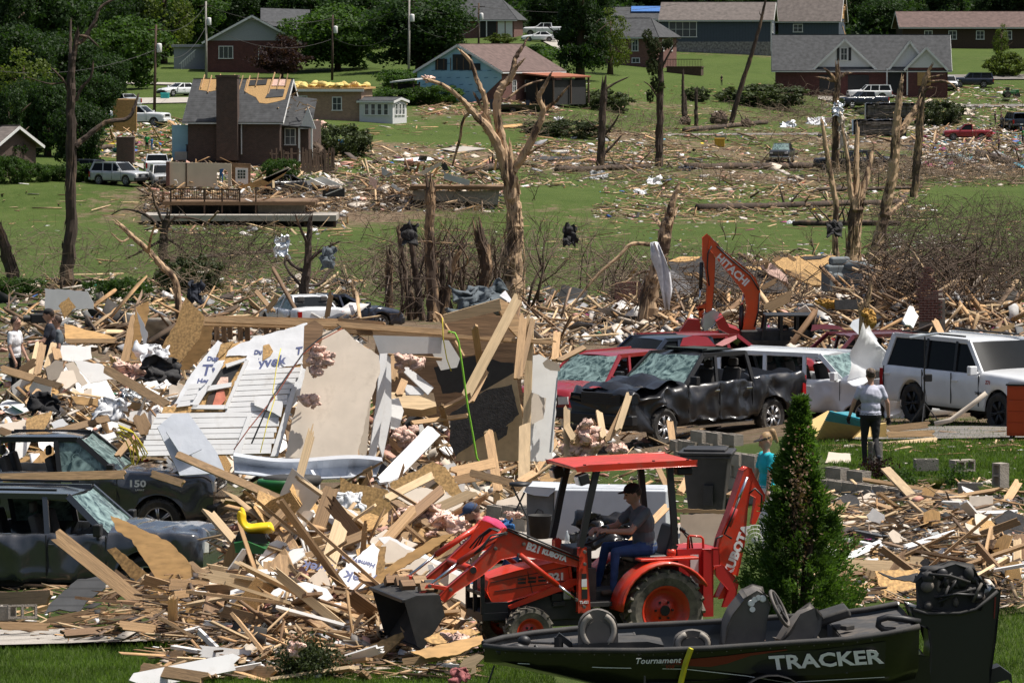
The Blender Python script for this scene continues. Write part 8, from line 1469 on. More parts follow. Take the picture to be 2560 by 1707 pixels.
# boards one can pick out, photograph ends and depths
HB=[(b1,340,670,1160,1320,58.5,56.5,.19,'l','long plank slanting down left of the split plywood'),(b1,1075,185,1800,500,73,66,.13,'l','long beam slanting down to the right above the mower seat'),(b1,0,325,755,305,76,75.5,.15,'l','long plank lying across the roof of the dented car'),(b1,1600,430,1820,830,61,58,.14,'l','steep board right of the yellow seat'),(b1,1490,610,1530,910,57.4,56.6,.13,'l','upright board before the yellow seat'),(b1,1670,700,1780,950,58,56,.15,'l','leaning board at the heap centre'),(b1,1670,820,1700,1490,56,52.5,.32,'l','wide upright plank at the front of the heap'),(b1,1310,1030,1210,1440,55,53,.24,'o','dark weathered plank standing at the heap foot'),(b1,1500,900,1260,1400,56,53.5,.12,'o','black burnt lath leaning by the weathered plank'),(b1,1420,960,1250,1240,60,58,.1,'o','thin black lath behind the burnt one'),(b1,1150,850,1370,1040,63,61,.13,'l','board slanting beside the split plywood'),(b1,1130,890,1290,1060,62,61,.08,'l','thin strip on the split plywood'),(b1,1220,900,1380,840,64,65,.12,'l','short board before the broken headlight'),(b1,0,1060,300,1050,62,61,.2,'l','wide plank lying by the grey block'),(b1,300,1200,640,1130,60,60,.13,'l','brown plank under the shingle slab'),(b1,0,1220,300,1225,57,57,.1,'l','flat plank at the drive edge'),(b1,860,1480,1250,1540,50,49,.14,'l','plank at the lawn edge below the heap'),(b1,820,1560,1420,1440,49.5,50,.2,'w','white siding board lying on the lawn edge'),(b1,1100,1490,1650,1510,51,50,.16,'l','flat plank under the white siding board'),(b1,1350,950,1520,1080,62,60,.15,'l','leaning brown board behind the black laths'),(b1,920,300,1110,360,77,76,.13,'l','short board on the grey pickup bonnet'),(b1,1820,920,1960,770,60,62,.15,'l','pale board end right of the heap centre'),(b1,1540,1250,1640,1050,56,57,.12,'l','upright scrap by the wide upright plank'),(b1,1790,1090,1860,1250,55,54,.3,'l','short thick plank right of the wide upright plank'),(b1,1820,1320,2080,1230,53,54,.12,'l','board end above the torn shrub stub'),(b1,1930,1480,2084,1410,51,51,.14,'l','board by the torn shrub stub'),(b1,700,890,1140,1220,58.8,57.5,.05,'o','dark batten under the split plywood'),(b2,20,640,100,530,64,65,.16,'p','pale stub board at the heap crest'),(b2,280,450,560,310,67,69,.12,'p','pale board crossing before the strand board'),(b2,210,640,330,530,63,64,.12,'l','brown board in front of the pale crossing one'),(b2,330,470,640,680,64,60,.13,'l','long board slanting to the man in pink'),(b2,210,570,480,700,65,62,.1,'l','board below the pale crossing one'),(b2,680,290,935,235,74,75,.17,'l','heavy beam under the green hose'),(b2,790,295,1040,355,73,72,.12,'l','board lying behind the folding stool'),(b2,700,340,830,320,74,74,.14,'l','short beam under the heavy beam'),(b2,265,355,570,40,74,77,.28,'w','white moulded trim board leaning on the ruin'),(b2,1090,350,1180,295,72,73,.13,'l','board stub behind the folding stool'),(b2,1120,5,1115,330,78,76,.2,'p','pale upright stud behind the stool'),(b2,900,50,960,410,78,76,.16,'l','upright stud beside the raw backing board'),(b2,0,1340,440,1220,54,53,.2,'l','long plank below the loader bucket'),(b2,0,1390,300,1290,53,53,.22,'l','broad plank over the blue edged board'),(b2,380,1440,680,1400,50,50,.08,'l','thin strip on the grass below the bucket'),(b2,770,1470,850,1440,48.5,48.5,.2,'p','short block of wood on the grass'),(b2,1740,740,1980,500,60,61,.1,'l','diagonal batten behind the tractor seat'),(b2,1900,210,1980,380,70,69,.09,'l','thin board right of the canopy post'),(b2,1300,360,1380,320,74,74,.1,'l','board behind the work lamps'),(b2,1440,300,1520,360,74,73,.1,'l','board crossing behind the work lamps'),(b2,360,730,540,630,62,63,.09,'l','lath before the long board'),(b2,160,590,230,640,64,63,.1,'p','pale splinter in the heap'),(b3,1245,270,1645,690,69,61,.15,'p','long pale board propped across the right heap'),(b3,935,555,1460,605,66,65,.11,'l','long rail lying across the right heap'),(b3,980,850,1520,870,58.5,58.5,.15,'p','pale beam lying behind the outboard motor'),(b3,1395,840,1900,850,59,59,.17,'p','second pale beam behind the outboard motor'),(b3,1110,335,1680,430,70,68,.06,'l','thin batten along the garden wall'),(b3,1370,560,1590,420,67,68,.14,'l','board leaning over the beige plaster'),(b3,1400,600,1740,535,65,64.5,.09,'l','thin board crossing the propped one'),(b3,985,820,1220,720,60,61,.1,'w','white painted board before the aluminium rail'),(b3,1580,580,1690,475,66,66.5,.17,'l','frame board of the timber rack'),(b3,1720,590,1850,490,66,66.5,.2,'l','second frame board of the timber rack'),(b3,1560,600,1930,500,67,67,.2,'l','back board of the timber rack'),(b3,1960,495,2050,350,68,69,.13,'l','stub leaning at the gravel edge'),(b3,1820,820,1900,690,60,61,.14,'l','board stub under the white plaster sheet'),(b3,1070,1010,1170,960,57,58,.08,'l','lath beside the white chipped board'),(b3,1200,130,1550,95,82,83,.1,'p','long batten on the asphalt behind the woman'),(b3,1160,650,1450,590,64,64,.1,'l','board behind the grey opener rail'),(b3,290,435,420,360,66,67,.08,'l','thin board beside the wheeled bin'),(b3,0,415,40,335,68,69,.11,'l','board end beside the bin'),(c4,720,990,1150,1240,84,81,.17,'l','brown beam slanting across the left heap'),(c4,10,990,240,1060,87,86,.16,'l','broad plank at the left of the heap'),(c4,240,1060,420,1110,86,85,.12,'l','plank continuing from the broad one'),(c4,305,1440,890,1290,82,83,.13,'l','long yellow board across the heap'),(c4,220,1040,270,820,88,89,.17,'p','upright pale board before the men'),(c4,255,1030,295,820,88,89,.14,'l','second upright board before the men'),(c4,320,980,370,815,88,89,.13,'p','third upright board before the men'),(c4,400,930,380,850,88,88.5,.16,'l','short upright board before the men'),(c4,850,950,920,640,86,86.5,.16,'l','tall leaning board left of the vinyl strip'),(c4,0,1410,130,1460,82,81.5,.14,'l','board end above the grey pickup roof'),(c4,190,1230,270,1140,84,84.5,.15,'l','stub board by the black cloth'),(c4,150,1000,240,940,87,87,.15,'l','board beside the upright boards'),(c4,450,800,790,800,98,98,.1,'l','edge board of the plywood floor sheet'),(c4,800,1590,900,1470,79.5,80,.12,'l','board stub in the dark hollow'),(c4,1000,1420,950,1310,80,80.5,.25,'l','wide orange stub by the sided wall'),(c4,2235,640,2265,470,110,110,.13,'l','upright board beside the buried white car'),(c4,1750,460,1870,600,112,111,.12,'l','board over the crossed timber'),(c4,1890,510,1820,600,111,111,.12,'l','lower crossed timber board behind the ruin'),(c6,590,580,760,490,128,128,.3,'l','orange plank below the collapsed roof'),(c6,560,440,660,385,140,140,.15,'l','plank on the collapsed roof edge'),(c6,1400,300,1540,145,160,160,.15,'p','pale rafter pointing up behind the split trunks'),(c6,1290,400,1480,370,150,150,.15,'l','rafter in the broken frame'),(c6,1330,360,1480,420,150,150,.15,'l','crossed rafter in the broken frame'),(c6,1740,660,1810,800,112,111,.2,'l','board standing in the debris behind the white car'),(c6,1555,690,1600,590,118,119,.35,'w','white panelled door standing in the debris'),(c6,1420,1400,1700,1370,84,84,.12,'l','upper plank of the small stack behind the woman'),(c6,1420,1440,1740,1430,83,83,.12,'l','lower plank of the small stack behind the woman'),(c6,2110,750,2290,690,118,118,.12,'l','timber across the debris at the right')]
for f,x0,y0,x1,y1,da_,db_,w_,k,lb in HB:board(*f(x0,y0),da_,*f(x1,y1),db_,w_,.045,{'l':m_lum,'o':m_lumold,'p':m_pale,'w':m_vinyl}[k],'plank',lb,'board')
# loose boards and sheets one by one
loose_planks([(600,1240),(1150,1600)],80,'lllppo',(.7,2.5),(.08,.24),'in the lumber heap left of the tractor','boards in the lumber heap left of the tractor',.4)
loose_planks([(430,1560),(1130,1700)],40,'llpow',(.3,1.2),(.05,.14),'at the foot of the lumber heap','board scraps at the foot of the lumber heap',.2)
loose_planks([(0,930),(880,1180)],55,'lllpw',(.5,2.0),(.07,.17),'in the heap behind the grey pickup','boards in the heap behind the grey pickup',.35)
loose_planks([(930,950),(1420,1330)],32,'lllpw',(.5,1.6),(.06,.15),'inside the ruined house','boards inside the ruined house',.45)
loose_planks([(2020,1240),(2560,1500)],45,'llpow',(.4,1.6),(.06,.14),'in the garden heap behind the boat','boards in the garden heap behind the boat',.25)
loose_planks([(0,1450),(520,1590)],18,'llo',(.4,1.4),(.07,.16),'before the dented car','boards before the dented car',.12)
loose_sheets([(560,1240),(1150,1560)],80,'ddwwsspvv',(.2,.95),'in the lumber heap by the tractor','sheet pieces in the lumber heap')
loose_sheets([(0,930),(900,1200)],110,'wwwddpsvt',(.25,1.0),'in the heap behind the grey pickup','sheet pieces in the heap behind the grey pickup')
loose_sheets([(900,950),(1420,1330)],60,'wddspt',(.2,.8),'inside the ruined house','sheet pieces inside the ruined house')
loose_sheets([(2020,1240),(2560,1500)],24,'ddwspt',(.12,.4),'in the garden heap behind the boat','sheet pieces in the garden heap',.4)
rubble('rubble','splinters and small scraps filling the near heaps',[([(560,1230),(1200,1640)],1900,.15,dict(wood=6,white=2,dry=2,dark=1.4,pink=1),.45),([(0,900),(900,1200)],2600,.2,dict(wood=4,white=5,dry=3,dark=2,pink=1,colour=.3),.4),([(880,900),(1420,1340)],1800,.16,dict(wood=5,white=2,dry=3,dark=2,pink=1),.5),([(2000,1200),(2560,1520)],2200,.11,dict(wood=6,old=3,white=1,dry=2,dark=3,pink=.3,colour=.3),.2),([(0,1440),(620,1600)],800,.12,dict(wood=6,old=3,white=1,dark=2),.15),([(380,1580),(1180,1700)],900,.12,dict(wood=5,white=1,old=2,dry=1),.12),([(1250,1060),(1720,1330)],900,.12,dict(wood=3,white=2,dry=2,dark=1,pink=1),.3),([(1700,1130),(2560,1260)],160,.06,dict(wood=3,white=2),.1),([(2080,1070),(2560,1130)],220,.1,dict(wood=4,white=1,pink=1),.1)])
rubble('rubble','wide field of broken timber and plaster behind the cars',[([(0,700),(900,880)],2800,.26,dict(wood=4,white=2,dry=3,old=3,dark=3,grey=2,pink=.5,colour=.2),.35),([(1150,740),(2000,860)],2500,.24,dict(wood=4,white=2.4,dry=3,old=3,dark=2,grey=2,pink=.5,colour=.3),.35),([(1980,690),(2560,900)],3800,.26,dict(wood=4,white=3.2,dry=3,old=2,dark=2,grey=2,pink=.6,colour=.3),.35),([(1850,640),(2330,760)],1500,.3,dict(wood=5,white=2,dry=2,dark=2,pink=1),.4),([(1180,860),(1430,960)],900,.2,dict(wood=4,white=2,dry=2,dark=1),.35)])
rubble('timbers','long broken timbers lying over the wreckage behind the cars',[([(0,700),(900,880)],520,.36,dict(wood=5,old=3,white=.6),.3),([(1150,740),(2000,860)],420,.36,dict(wood=5,old=3,white=.5),.3),([(1980,650),(2560,880)],700,.36,dict(wood=5,old=3,white=.6),.3),([(360,400),(1260,520)],420,.55,dict(wood=4,old=4),.25),([(1300,330),(2560,460)],420,.55,dict(wood=4,old=4),.12)])
rubble('wreck_sheets','larger torn sheets and panels lying among the far wreckage',[([(360,390),(1260,520)],170,.9,dict(dry=3,white=2,dark=2,grey=2,pink=1),.3),([(1300,340),(2560,450)],200,.9,dict(dry=3,white=2,dark=2,grey=2,pink=1),.2),([(2050,230),(2560,350)],120,1.0,dict(dry=3,white=2,dark=2,grey=2),.2),([(0,700),(900,880)],200,.6,dict(dry=3,white=3,dark=2,grey=2),.4),([(1200,730),(2560,860)],300,.6,dict(dry=3,white=3,dark=2,grey=2),.4)])
rubble('storm_litter','timber splinters and scraps strewn over the valley lawns',[([(1300,320),(2560,470)],3000,.38,dict(wood=6,white=2,dry=1.5,old=2,dark=1,pink=.6,colour=.25),.12),([(1500,440),(2300,560)],1700,.28,dict(wood=5,white=1.6,dry=1.2,old=2,dark=.8,pink=.4,colour=.3),.12),([(300,360),(1250,420)],1500,.34,dict(wood=5,white=1.5,dry=1.5,pink=.7,dark=1,colour=.3),.15),([(360,410),(1260,530)],3000,.34,dict(wood=4,grey=2,white=1.6,dry=2,dark=2,old=2,pink=.4),.3),([(850,210),(2560,340)],1100,.4,dict(wood=5,white=1.2,dry=1,pink=.4),.08),([(2050,220),(2560,360)],2600,.36,dict(wood=5,grey=1,white=3,dry=1.5,dark=1,pink=.5,colour=.3),.15),([(250,300),(500,400)],1000,.4,dict(wood=4,white=3,dark=2,colour=1.2,pink=.4),.25),([(2280,320),(2560,420)],1600,.42,dict(white=4,colour=2,wood=2,dark=1),.25),([(360,500),(870,590)],700,.36,dict(wood=4,old=4,grey=2,white=1,dark=2),.3),([(1560,468),(2320,500)],900,.34,dict(wood=5,old=3,white=1.5,dark=1),.2),([(1480,508),(2350,545)],900,.3,dict(wood=5,old=3,white=1.5,dark=1,colour=.3),.2),([(0,440),(470,690)],110,.32,dict(wood=6,white=1),.05),([(470,560),(1260,720)],420,.26,dict(wood=6,white=1),.08),([(1250,540),(2560,660)],700,.26,dict(wood=6,white=1.4,colour=.2),.08),([(2180,585),(2420,625)],160,.3,dict(white=5),.08),([(1050,250),(1400,290)],700,.4,dict(wood=5,white=1,pink=1),.15),([(480,380),(860,400)],500,.4,dict(pink=3,wood=4,white=1),.2),([(1280,360),(1720,420)],1300,.34,dict(wood=5,white=2,pink=1,dark=1),.15)])
# ruins farther back
def deck_house():
 d=322.0;s_=F/d;B=base(610,d);t=thing('ruined_deck_house','ruined house platform with railing and one cream wall standing','ruin',B)
 def P(p):q=c1(*p);a=at(q[0],q[1],d)-B;return(a.x,a.z)
 def pz(pts,y0,y1,m,nm):q=MB();q.prism([P(p)for p in pts],y0,y1);return q.build(nm,m,t)
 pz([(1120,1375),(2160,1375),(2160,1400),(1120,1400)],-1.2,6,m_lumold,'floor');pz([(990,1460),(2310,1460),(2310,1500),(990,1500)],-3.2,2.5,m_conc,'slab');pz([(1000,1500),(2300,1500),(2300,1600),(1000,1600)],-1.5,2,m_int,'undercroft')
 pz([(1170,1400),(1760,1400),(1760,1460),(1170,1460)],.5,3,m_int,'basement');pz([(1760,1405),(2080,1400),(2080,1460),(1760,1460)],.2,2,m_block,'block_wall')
 for x in(1010,1160,1320,1500,1680,1880,2090,2290):pz([(x,1500),(x+18,1500),(x+18,1610),(x,1610)],-2.9,-2.6,m_wood_d,'post')
 for x in(1170,1400,1520,1640,1750):pz([(x,1285),(x+10,1285),(x+10,1460),(x,1460)],-1.15,-.95,m_wood_d,'deck_post')
 pz([(1165,1283),(1645,1290),(1645,1300),(1165,1293)],-1.2,-1.1,m_wood_d,'hand_rail');pz([(1165,1352),(1645,1355),(1645,1364),(1165,1360)],-1.2,-1.1,m_wood_d,'bottom_rail')
 for i in range(30):x=1178+i*15.6;pz([(x,1292),(x+4,1292),(x+4,1356),(x,1356)],-1.17,-1.13,m_wood_d,'baluster')
 # cream wall with arch
 arch=[(1470+38-38*cos(a),1195-35*sin(a))for a in np.linspace(0,PI,9)];pz([(1145,1115),(1570,1125),(1570,1285),(1546,1285)]+arch[::-1]+[(1470,1285),(1145,1280)],2.0,2.2,m_cream,'cream_wall');pz([(1255,1118),(1264,1118),(1264,1280),(1255,1280)],1.95,2.0,m_wood_d,'wall_batten');pz([(1122,1112),(1146,1112),(1146,1285),(1122,1285)],1.8,2.6,m_brickr,'brick_pier')
 pz([(1570,1122),(1700,1128),(1700,1270),(1570,1270)],2.4,2.6,m_lumold,'frame_wall');o=pz([(1596,1155),(1682,1158),(1682,1270),(1596,1268)],2.3,2.4,m_trim,'door')
 for i in range(3):
  for j in range(3):q=MB();q.prism([P((1612+i*19,1170+j*21)),P((1626+i*19,1170+j*21)),P((1626+i*19,1186+j*21)),P((1612+i*19,1186+j*21))],2.27,2.295);q.build('pane',m_pane,o)
  # collapsed roof pieces
 for a,m,nm in(([(1580,1290),(1790,1230),(1980,1150),(1930,1210),(1800,1280)],m_ply,'roof_sheet'),([(1790,1230),(1960,1145),(1985,1160),(1830,1250)],m_dry,'roof_sheet'),([(2090,1240),(2200,1210),(2340,1270),(2100,1270)],m_white,'ceiling_sheet'),([(2200,1300),(2352,1290),(2352,1350),(2200,1350)],m_tar,'felt_sheet')):pz(a,1.0,1.3,m,nm)
 rg=random.Random(3)
 for i in range(60):x,y=rg.uniform(1150,2340),rg.uniform(1250,1370);a=P((x,y));q=MB();v=Vector((rg.uniform(-1,1)*1.4,rg.uniform(-1,1),rg.uniform(-.5,.6)));p=Vector((a[0],rg.uniform(-.8,2),a[1]));q.bar(p,p+v,.16,.06);q.build('broken_board',rg.choice((m_lum,m_lum,m_pale,m_white,m_lumold)),t)
deck_house()
def block_ruin():
 d=332;B=base(1115,d);t=thing('block_ruin','low broken concrete block foundation with collapsed timber floor','ruin',B);s_=F/d
 def P(p):q=c2(*p);a=at(q[0],q[1],d)-B;return(a.x,a.z)
 q=MB();q.prism([P(p)for p in((500,1300),(780,1310),(1090,1300),(1080,1400),(1000,1400),(900,1380),(500,1370))],0,.3);q.build('block_wall',m_block,t);q=MB();q.prism([P(p)for p in((480,1270),(1120,1275),(1120,1300),(480,1295))],-.3,4);q.build('floor_deck',m_lumold,t)
 for a,m in(([(715,1180),(890,1230),(885,1270),(710,1220)],m_psilver),([(285,1140),(370,1190),(330,1210),(290,1190)],m_psilver),([(480,1210),(700,1100),(690,1130),(500,1230)],m_dry),([(690,1130),(720,1105),(750,1160),(710,1165)],m_blkd),([(940,1390),(1050,1480),(960,1500),(880,1460)],m_ply),([(200,1200),(260,1230),(250,1290),(210,1260)],m_insul),([(360,1250),(420,1290),(410,1310),(350,1270)],m_white)):q=MB();q.prism([P(p)for p in a],-1.2,-1.0);q.build('sheet_piece',m,t)
 rg=random.Random(5)
 for i in range(70):a=P((rg.uniform(200,1150),rg.uniform(1150,1300)));q=MB();p=Vector((a[0],rg.uniform(-1.5,2),a[1]));q.bar(p,p+Vector((rg.uniform(-1.8,1.8),rg.uniform(-1,1),rg.uniform(-.5,.9))),.16,.06);q.build('broken_board',rg.choice((m_lum,m_lumold,m_pale,m_lumold)),t)
block_ruin()
def fallen_roof_house():
 d=168;B=base(1760,d);t=thing('collapsed_house','collapsed brick house under its fallen torn roof','ruin',B)
 def pp(poly,f,dd,ln,yw,th,m,nm,rip=0):return panel([f(*p)for p in poly],dd,ln,yw,th,m,nm,parent=t,rip=rip)
 pp([(-80,260),(0,225),(150,228),(380,250),(560,300),(720,430),(740,480),(560,470),(400,450),(250,470),(100,470),(-20,400)],c6,168,60,0,.08,m_tar,'roof_slope',1.5)
 for a in([(-80,255),(0,225),(140,225),(100,250),(0,260)],[(20,330),(120,340),(80,355),(30,350)],[(250,250),(330,245),(300,265)],[(200,420),(320,430),(280,445)],[(430,290),(550,295),(560,320),(470,310)]):pp(a,c6,167.6,60,0,.03,m_osb,'bare_decking',1)
 pp([(630,250),(850,215),(1060,222),(1120,260),(1110,300),(1000,400),(900,390),(720,330)],c6,172,58,-6,.06,m_osb,'roof_decking',1.5);pp([(720,320),(850,330),(1010,420),(900,420),(800,380)],c6,168,50,0,.06,m_osb,'roof_decking',1.5);pp([(820,225),(1010,218),(960,240),(850,245)],c6,171,58,-6,.04,m_tar,'felt_remnant',1)
 pp([(540,300),(620,280),(720,360),(740,420),(640,370)],c6,168,30,0,.3,m_insul,'loft_insulation',2);pp([(2160,290),(2210,280),(2352,370),(2470,490),(2480,515),(2230,500)],c5,164,0,12,.12,m_sidw,'white_gable');pp([(1880,400),(2050,395),(2100,480),(2230,498),(2500,520),(2500,620),(1880,610)],c5,164.3,0,8,.25,m_brickr,'brick_wall');pp([(2050,440),(2110,300),(2150,320),(2100,460)],c5,163.5,0,0,.03,m_white,'torn_siding')
 for i,(a,b)in enumerate((((600,250),(500,275)),((690,225),(640,250)),((740,220),(790,250)),((580,340),(600,250)),((720,320),(940,420)),((1130,300),(1240,280)),((1380,210),(1440,250)),((1290,400),(1650,380)),((1340,370),(1340,420)),((1400,280),(1640,345)))):o=board(*c6(*a),168,*c6(*b),168,.14,.08,m_lum,'rafter',None,None);adopt(o,t)
 # broken brick stub at the right with stepped bricks
 q=MB();d2=128;O=base(2330,d2);t2=thing('brick_stub','stepped stub of broken brick wall in the debris','wall',O);s_=F/d2;bm=MB();bm.box((0,0,0),(.215,.1,.065));me=bm.mesh('brick',m_brickr)
 z0=at(2330,800,d2).z-O.z
 for r_ in range(24):
  wl=1680+max(0,(r_-10))*6;x0,x1=c6(1640+max(0,r_-14)*9,0)[0],c6(1835-max(0,r_-3)*4.5,0)[0];n=int((x1-x0)/s_/.225)
  for i in range(n):
   o=link('brick',me,t2);o.location=((x0-2330)/s_+(i+.5*(r_%2))*.225,random.uniform(-.008,.008),z0+r_*.075)
 q=MB();q.bx((c6(1645,0)[0]-2330)/s_,(c6(1820,0)[0]-2330)/s_,.04,.3,-.3,z0+.6);q.build('core',m_block,t2)
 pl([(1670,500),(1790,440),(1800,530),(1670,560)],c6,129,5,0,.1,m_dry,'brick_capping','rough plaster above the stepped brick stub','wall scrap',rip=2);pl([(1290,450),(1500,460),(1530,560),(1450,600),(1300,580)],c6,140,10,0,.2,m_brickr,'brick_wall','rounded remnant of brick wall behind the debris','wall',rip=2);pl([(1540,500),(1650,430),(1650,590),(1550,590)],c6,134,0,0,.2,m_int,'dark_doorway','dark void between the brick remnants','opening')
 # recliners
 for k,(x,y,sz,lb)in enumerate(((1070,370,1.0,'upright grey recliner seat lying on the debris crest'),(1210,370,1.15,'tufted grey recliner back beside the upright seat'),(1110,455,.8,'grey recliner foot rest below the seats'))):
  b=at(*c6(x,y),150);r=thing('recliner',lb,'chair',b,R(20-30*k));m_=MATS.get('recliner')or mat('recliner',(.13,.15,.16),.7,var=.15,scale=3,bump=.6,bscale=4);q=MB();q.box((0,0,0),(sz*.9,.35,sz*(.95 if k<2 else.3)),Matrix.Rotation(.2*k,3,'Y'));q.build('back',m_,r,bevel=.12,seg=3)
  for i in range(3 if k==1 else 2):q=MB();q.ell((0,-.18,-.3*sz+i*.33*sz),(sz*.38,.12,sz*.16));q.build('cushion',m_,r,smooth=True)
  if k==0:q=MB();q.box((-.45,-.2,-.1),(.16,.7,.7));q.build('arm',m_,r,bevel=.06);q=MB();q.box((.1,.0,.58),(.75,.3,.3));q.build('head_rest',m_,r,bevel=.1)
 lump('foam_piece','torn yellow foam draped on a splintered trunk',*c6(1300,650),112,(.2,.14,.3),mat('foam_ochre',(.45,.25,.06),.9,var=.2,scale=4),'foam',amp=.5);snag('splintered stump carrying torn yellow foam',113,q_(c6,(1255,610,12),(1270,540,9),(1300,440,5)),(),m_snagl);lump('foam_piece','small ochre foam on the debris left of the dark board',*c6(1000,540),128,(.4,.2,.12),MATS['foam_ochre'],'foam')
 pl([(1055,520),(1230,515),(1235,585),(1060,585)],c6,127,15,5,.03,m_tar,'dark_board','flat dark board standing on the debris','board')
fallen_roof_house()
rubble('debris_field','loose bricks boards and plaster round the collapsed house',[([(1550,690),(2250,800)],1500,.3,dict(wood=5,white=2,dry=2,old=2,dark=1,pink=1),.3)])
# block walls, blocks
def blockmesh():
 q=MB();L_,H_,W_=.39,.19,.19
 for z0,z1 in((-.095,.095),):
  q.bx(-L_/2,L_/2,-W_/2,-W_/2+.03,z0,z1);q.bx(-L_/2,L_/2,W_/2-.03,W_/2,z0,z1)
  for x in(-L_/2,-.015,L_/2-.03):q.bx(x,x+.03,-W_/2+.03,W_/2-.03,z0,z1)
 return q.mesh('block',m_block)
BLK=blockmesh()
def blockwall(label,pxa,pya,da_,pxb,pyb,db_,courses,ragged=0,down=0.0):
 A_,B_=at(pxa,pya,da_),at(pxb,pyb,db_);t=thing('block_wall',label,'wall',(A_.x,A_.y,A_.z-courses*.2));v=B_-A_;hv=Vector((v.x,v.y,0));n=max(1,int(hv.length/.4));az=math.atan2(v.y,v.x)
 for r_ in range(courses):
  for i in range(n):
   if r_==courses-1 and i>=n-ragged:continue
   o=link('block',BLK,t);u=(i+.5+(.5 if r_%2 else 0))/n;o.location=(hv.x*u+random.uniform(-.004,.004),hv.y*u,r_*.2+.1+v.z*u);o.rotation_euler=(0,0,az+random.gauss(0,.008))
 return t
blockwall('tall corner of grey block wall beside the black pickup',*b3(30,30),76.4,*b3(318,58),75,4);blockwall('stretch of grey block wall behind the wheeled bin',*b3(165,152),71.6,*b3(535,195),70,6);blockwall('short block course left of the wheeled bin',*b3(-40,95),80,*b3(60,98),79,3)
blockwall('upper course of blocks beside the evergreen',*b3(820,240),71.5,*b3(1085,280),70.6,2);blockwall('long low block wall running behind the garden heap',*b3(830,325),70.5,*b3(1660,430),67.4,5);blockwall('low block step behind the folding stool',*b2(865,490),70,*b2(1150,495),69,2)
def blk(label,px,py,d,rot=(0,0,0),sc_=1.0,solid=False):
 o=link('concrete_block',BLK);o.location=at(px,py,d);o.rotation_euler=rot;o.scale=(sc_,)*3;return tag(o,label,'block','loose concrete blocks')
for lb,p,d,ro in(('brown block post before the walking woman',b3(1183,175),75,(0,R(90),R(20))),('block lying flat on the lawn',b3(1490,245),73,(0,0,R(6))),('block standing on the lawn beside the shrub',b3(1710,250),72,(R(90),0,R(25))),('upright hollow block at the lawn edge',b3(1942,310),69,(0,R(90),R(35))),('block half buried at the gravel',b3(1760,390),69,(0,0,R(-10))),('grey hollow block before the dented car',b1(135,1135),58.8,(R(80),0,R(10))),('grey block at the left edge of the drive',b1(10,1140),59,(0,0,R(4)))):
 o=blk(lb,*p,d,ro);o.location.z=max(o.location.z,gz(o.location.x,d)+.09)
rubble('gravel','dark gravel bed at the end of the block wall',[([b3(1800,450),b3(2084,500)],700,.05,dict(dark=4,grey=1),.3)],cat='gravel')
# props
def bin_():
 d=66.0;b=base(1770,d);b.z=at(1770,1290,d).z;t=thing('wheeled_bin','black wheeled rubbish bin behind the tractor canopy','bin',b,R(-8));m_=mat('bin_black',(.02,.02,.022),.55,var=.25,dirt=(.09,.085,.08),dirt_amt=.45)
 q=MB();w0,w1=.25,.35;q.add([(-w0,-w0,0),(w0,-w0,0),(w0,w0,0),(-w0,w0,0),(-w1,-w1,.95),(w1,-w1,.95),(w1,w1,.95),(-w1,w1,.95)],[(3,2,1,0),(0,1,5,4),(1,2,6,5),(2,3,7,6),(3,0,4,7)]);q.build('body',m_,t,bevel=.03)
 q=MB();q.bx(-.41,.41,-.4,.42,.95,1.0);q.build('lid',m_,t,bevel=.02);q=MB();q.bx(-.33,.3,-.3,.3,1.0,1.04);q.build('lid_crown',m_,t,bevel=.015);q=MB();q.bx(-.38,.38,-.38,.38,.9,.945);q.build('rim',m_,t,bevel=.01)
 q=MB();q.tube([(-.3,.44,.93),(.3,.44,.93)],.02,8);q.build('handle',m_,t)
 for s in(-1,1):q=MB();q.lathe([(.001,-.03),(.13,-.03),(.13,.03),(.001,.03)],(s*.26,.3,.13),(1,0,0),16);q.build('wheel',m_rub,t)
 q=MB();q.bx(-.02,.12,-.37,-.3,.2,.5);q.build('sticker',m_blk,t)
bin_()
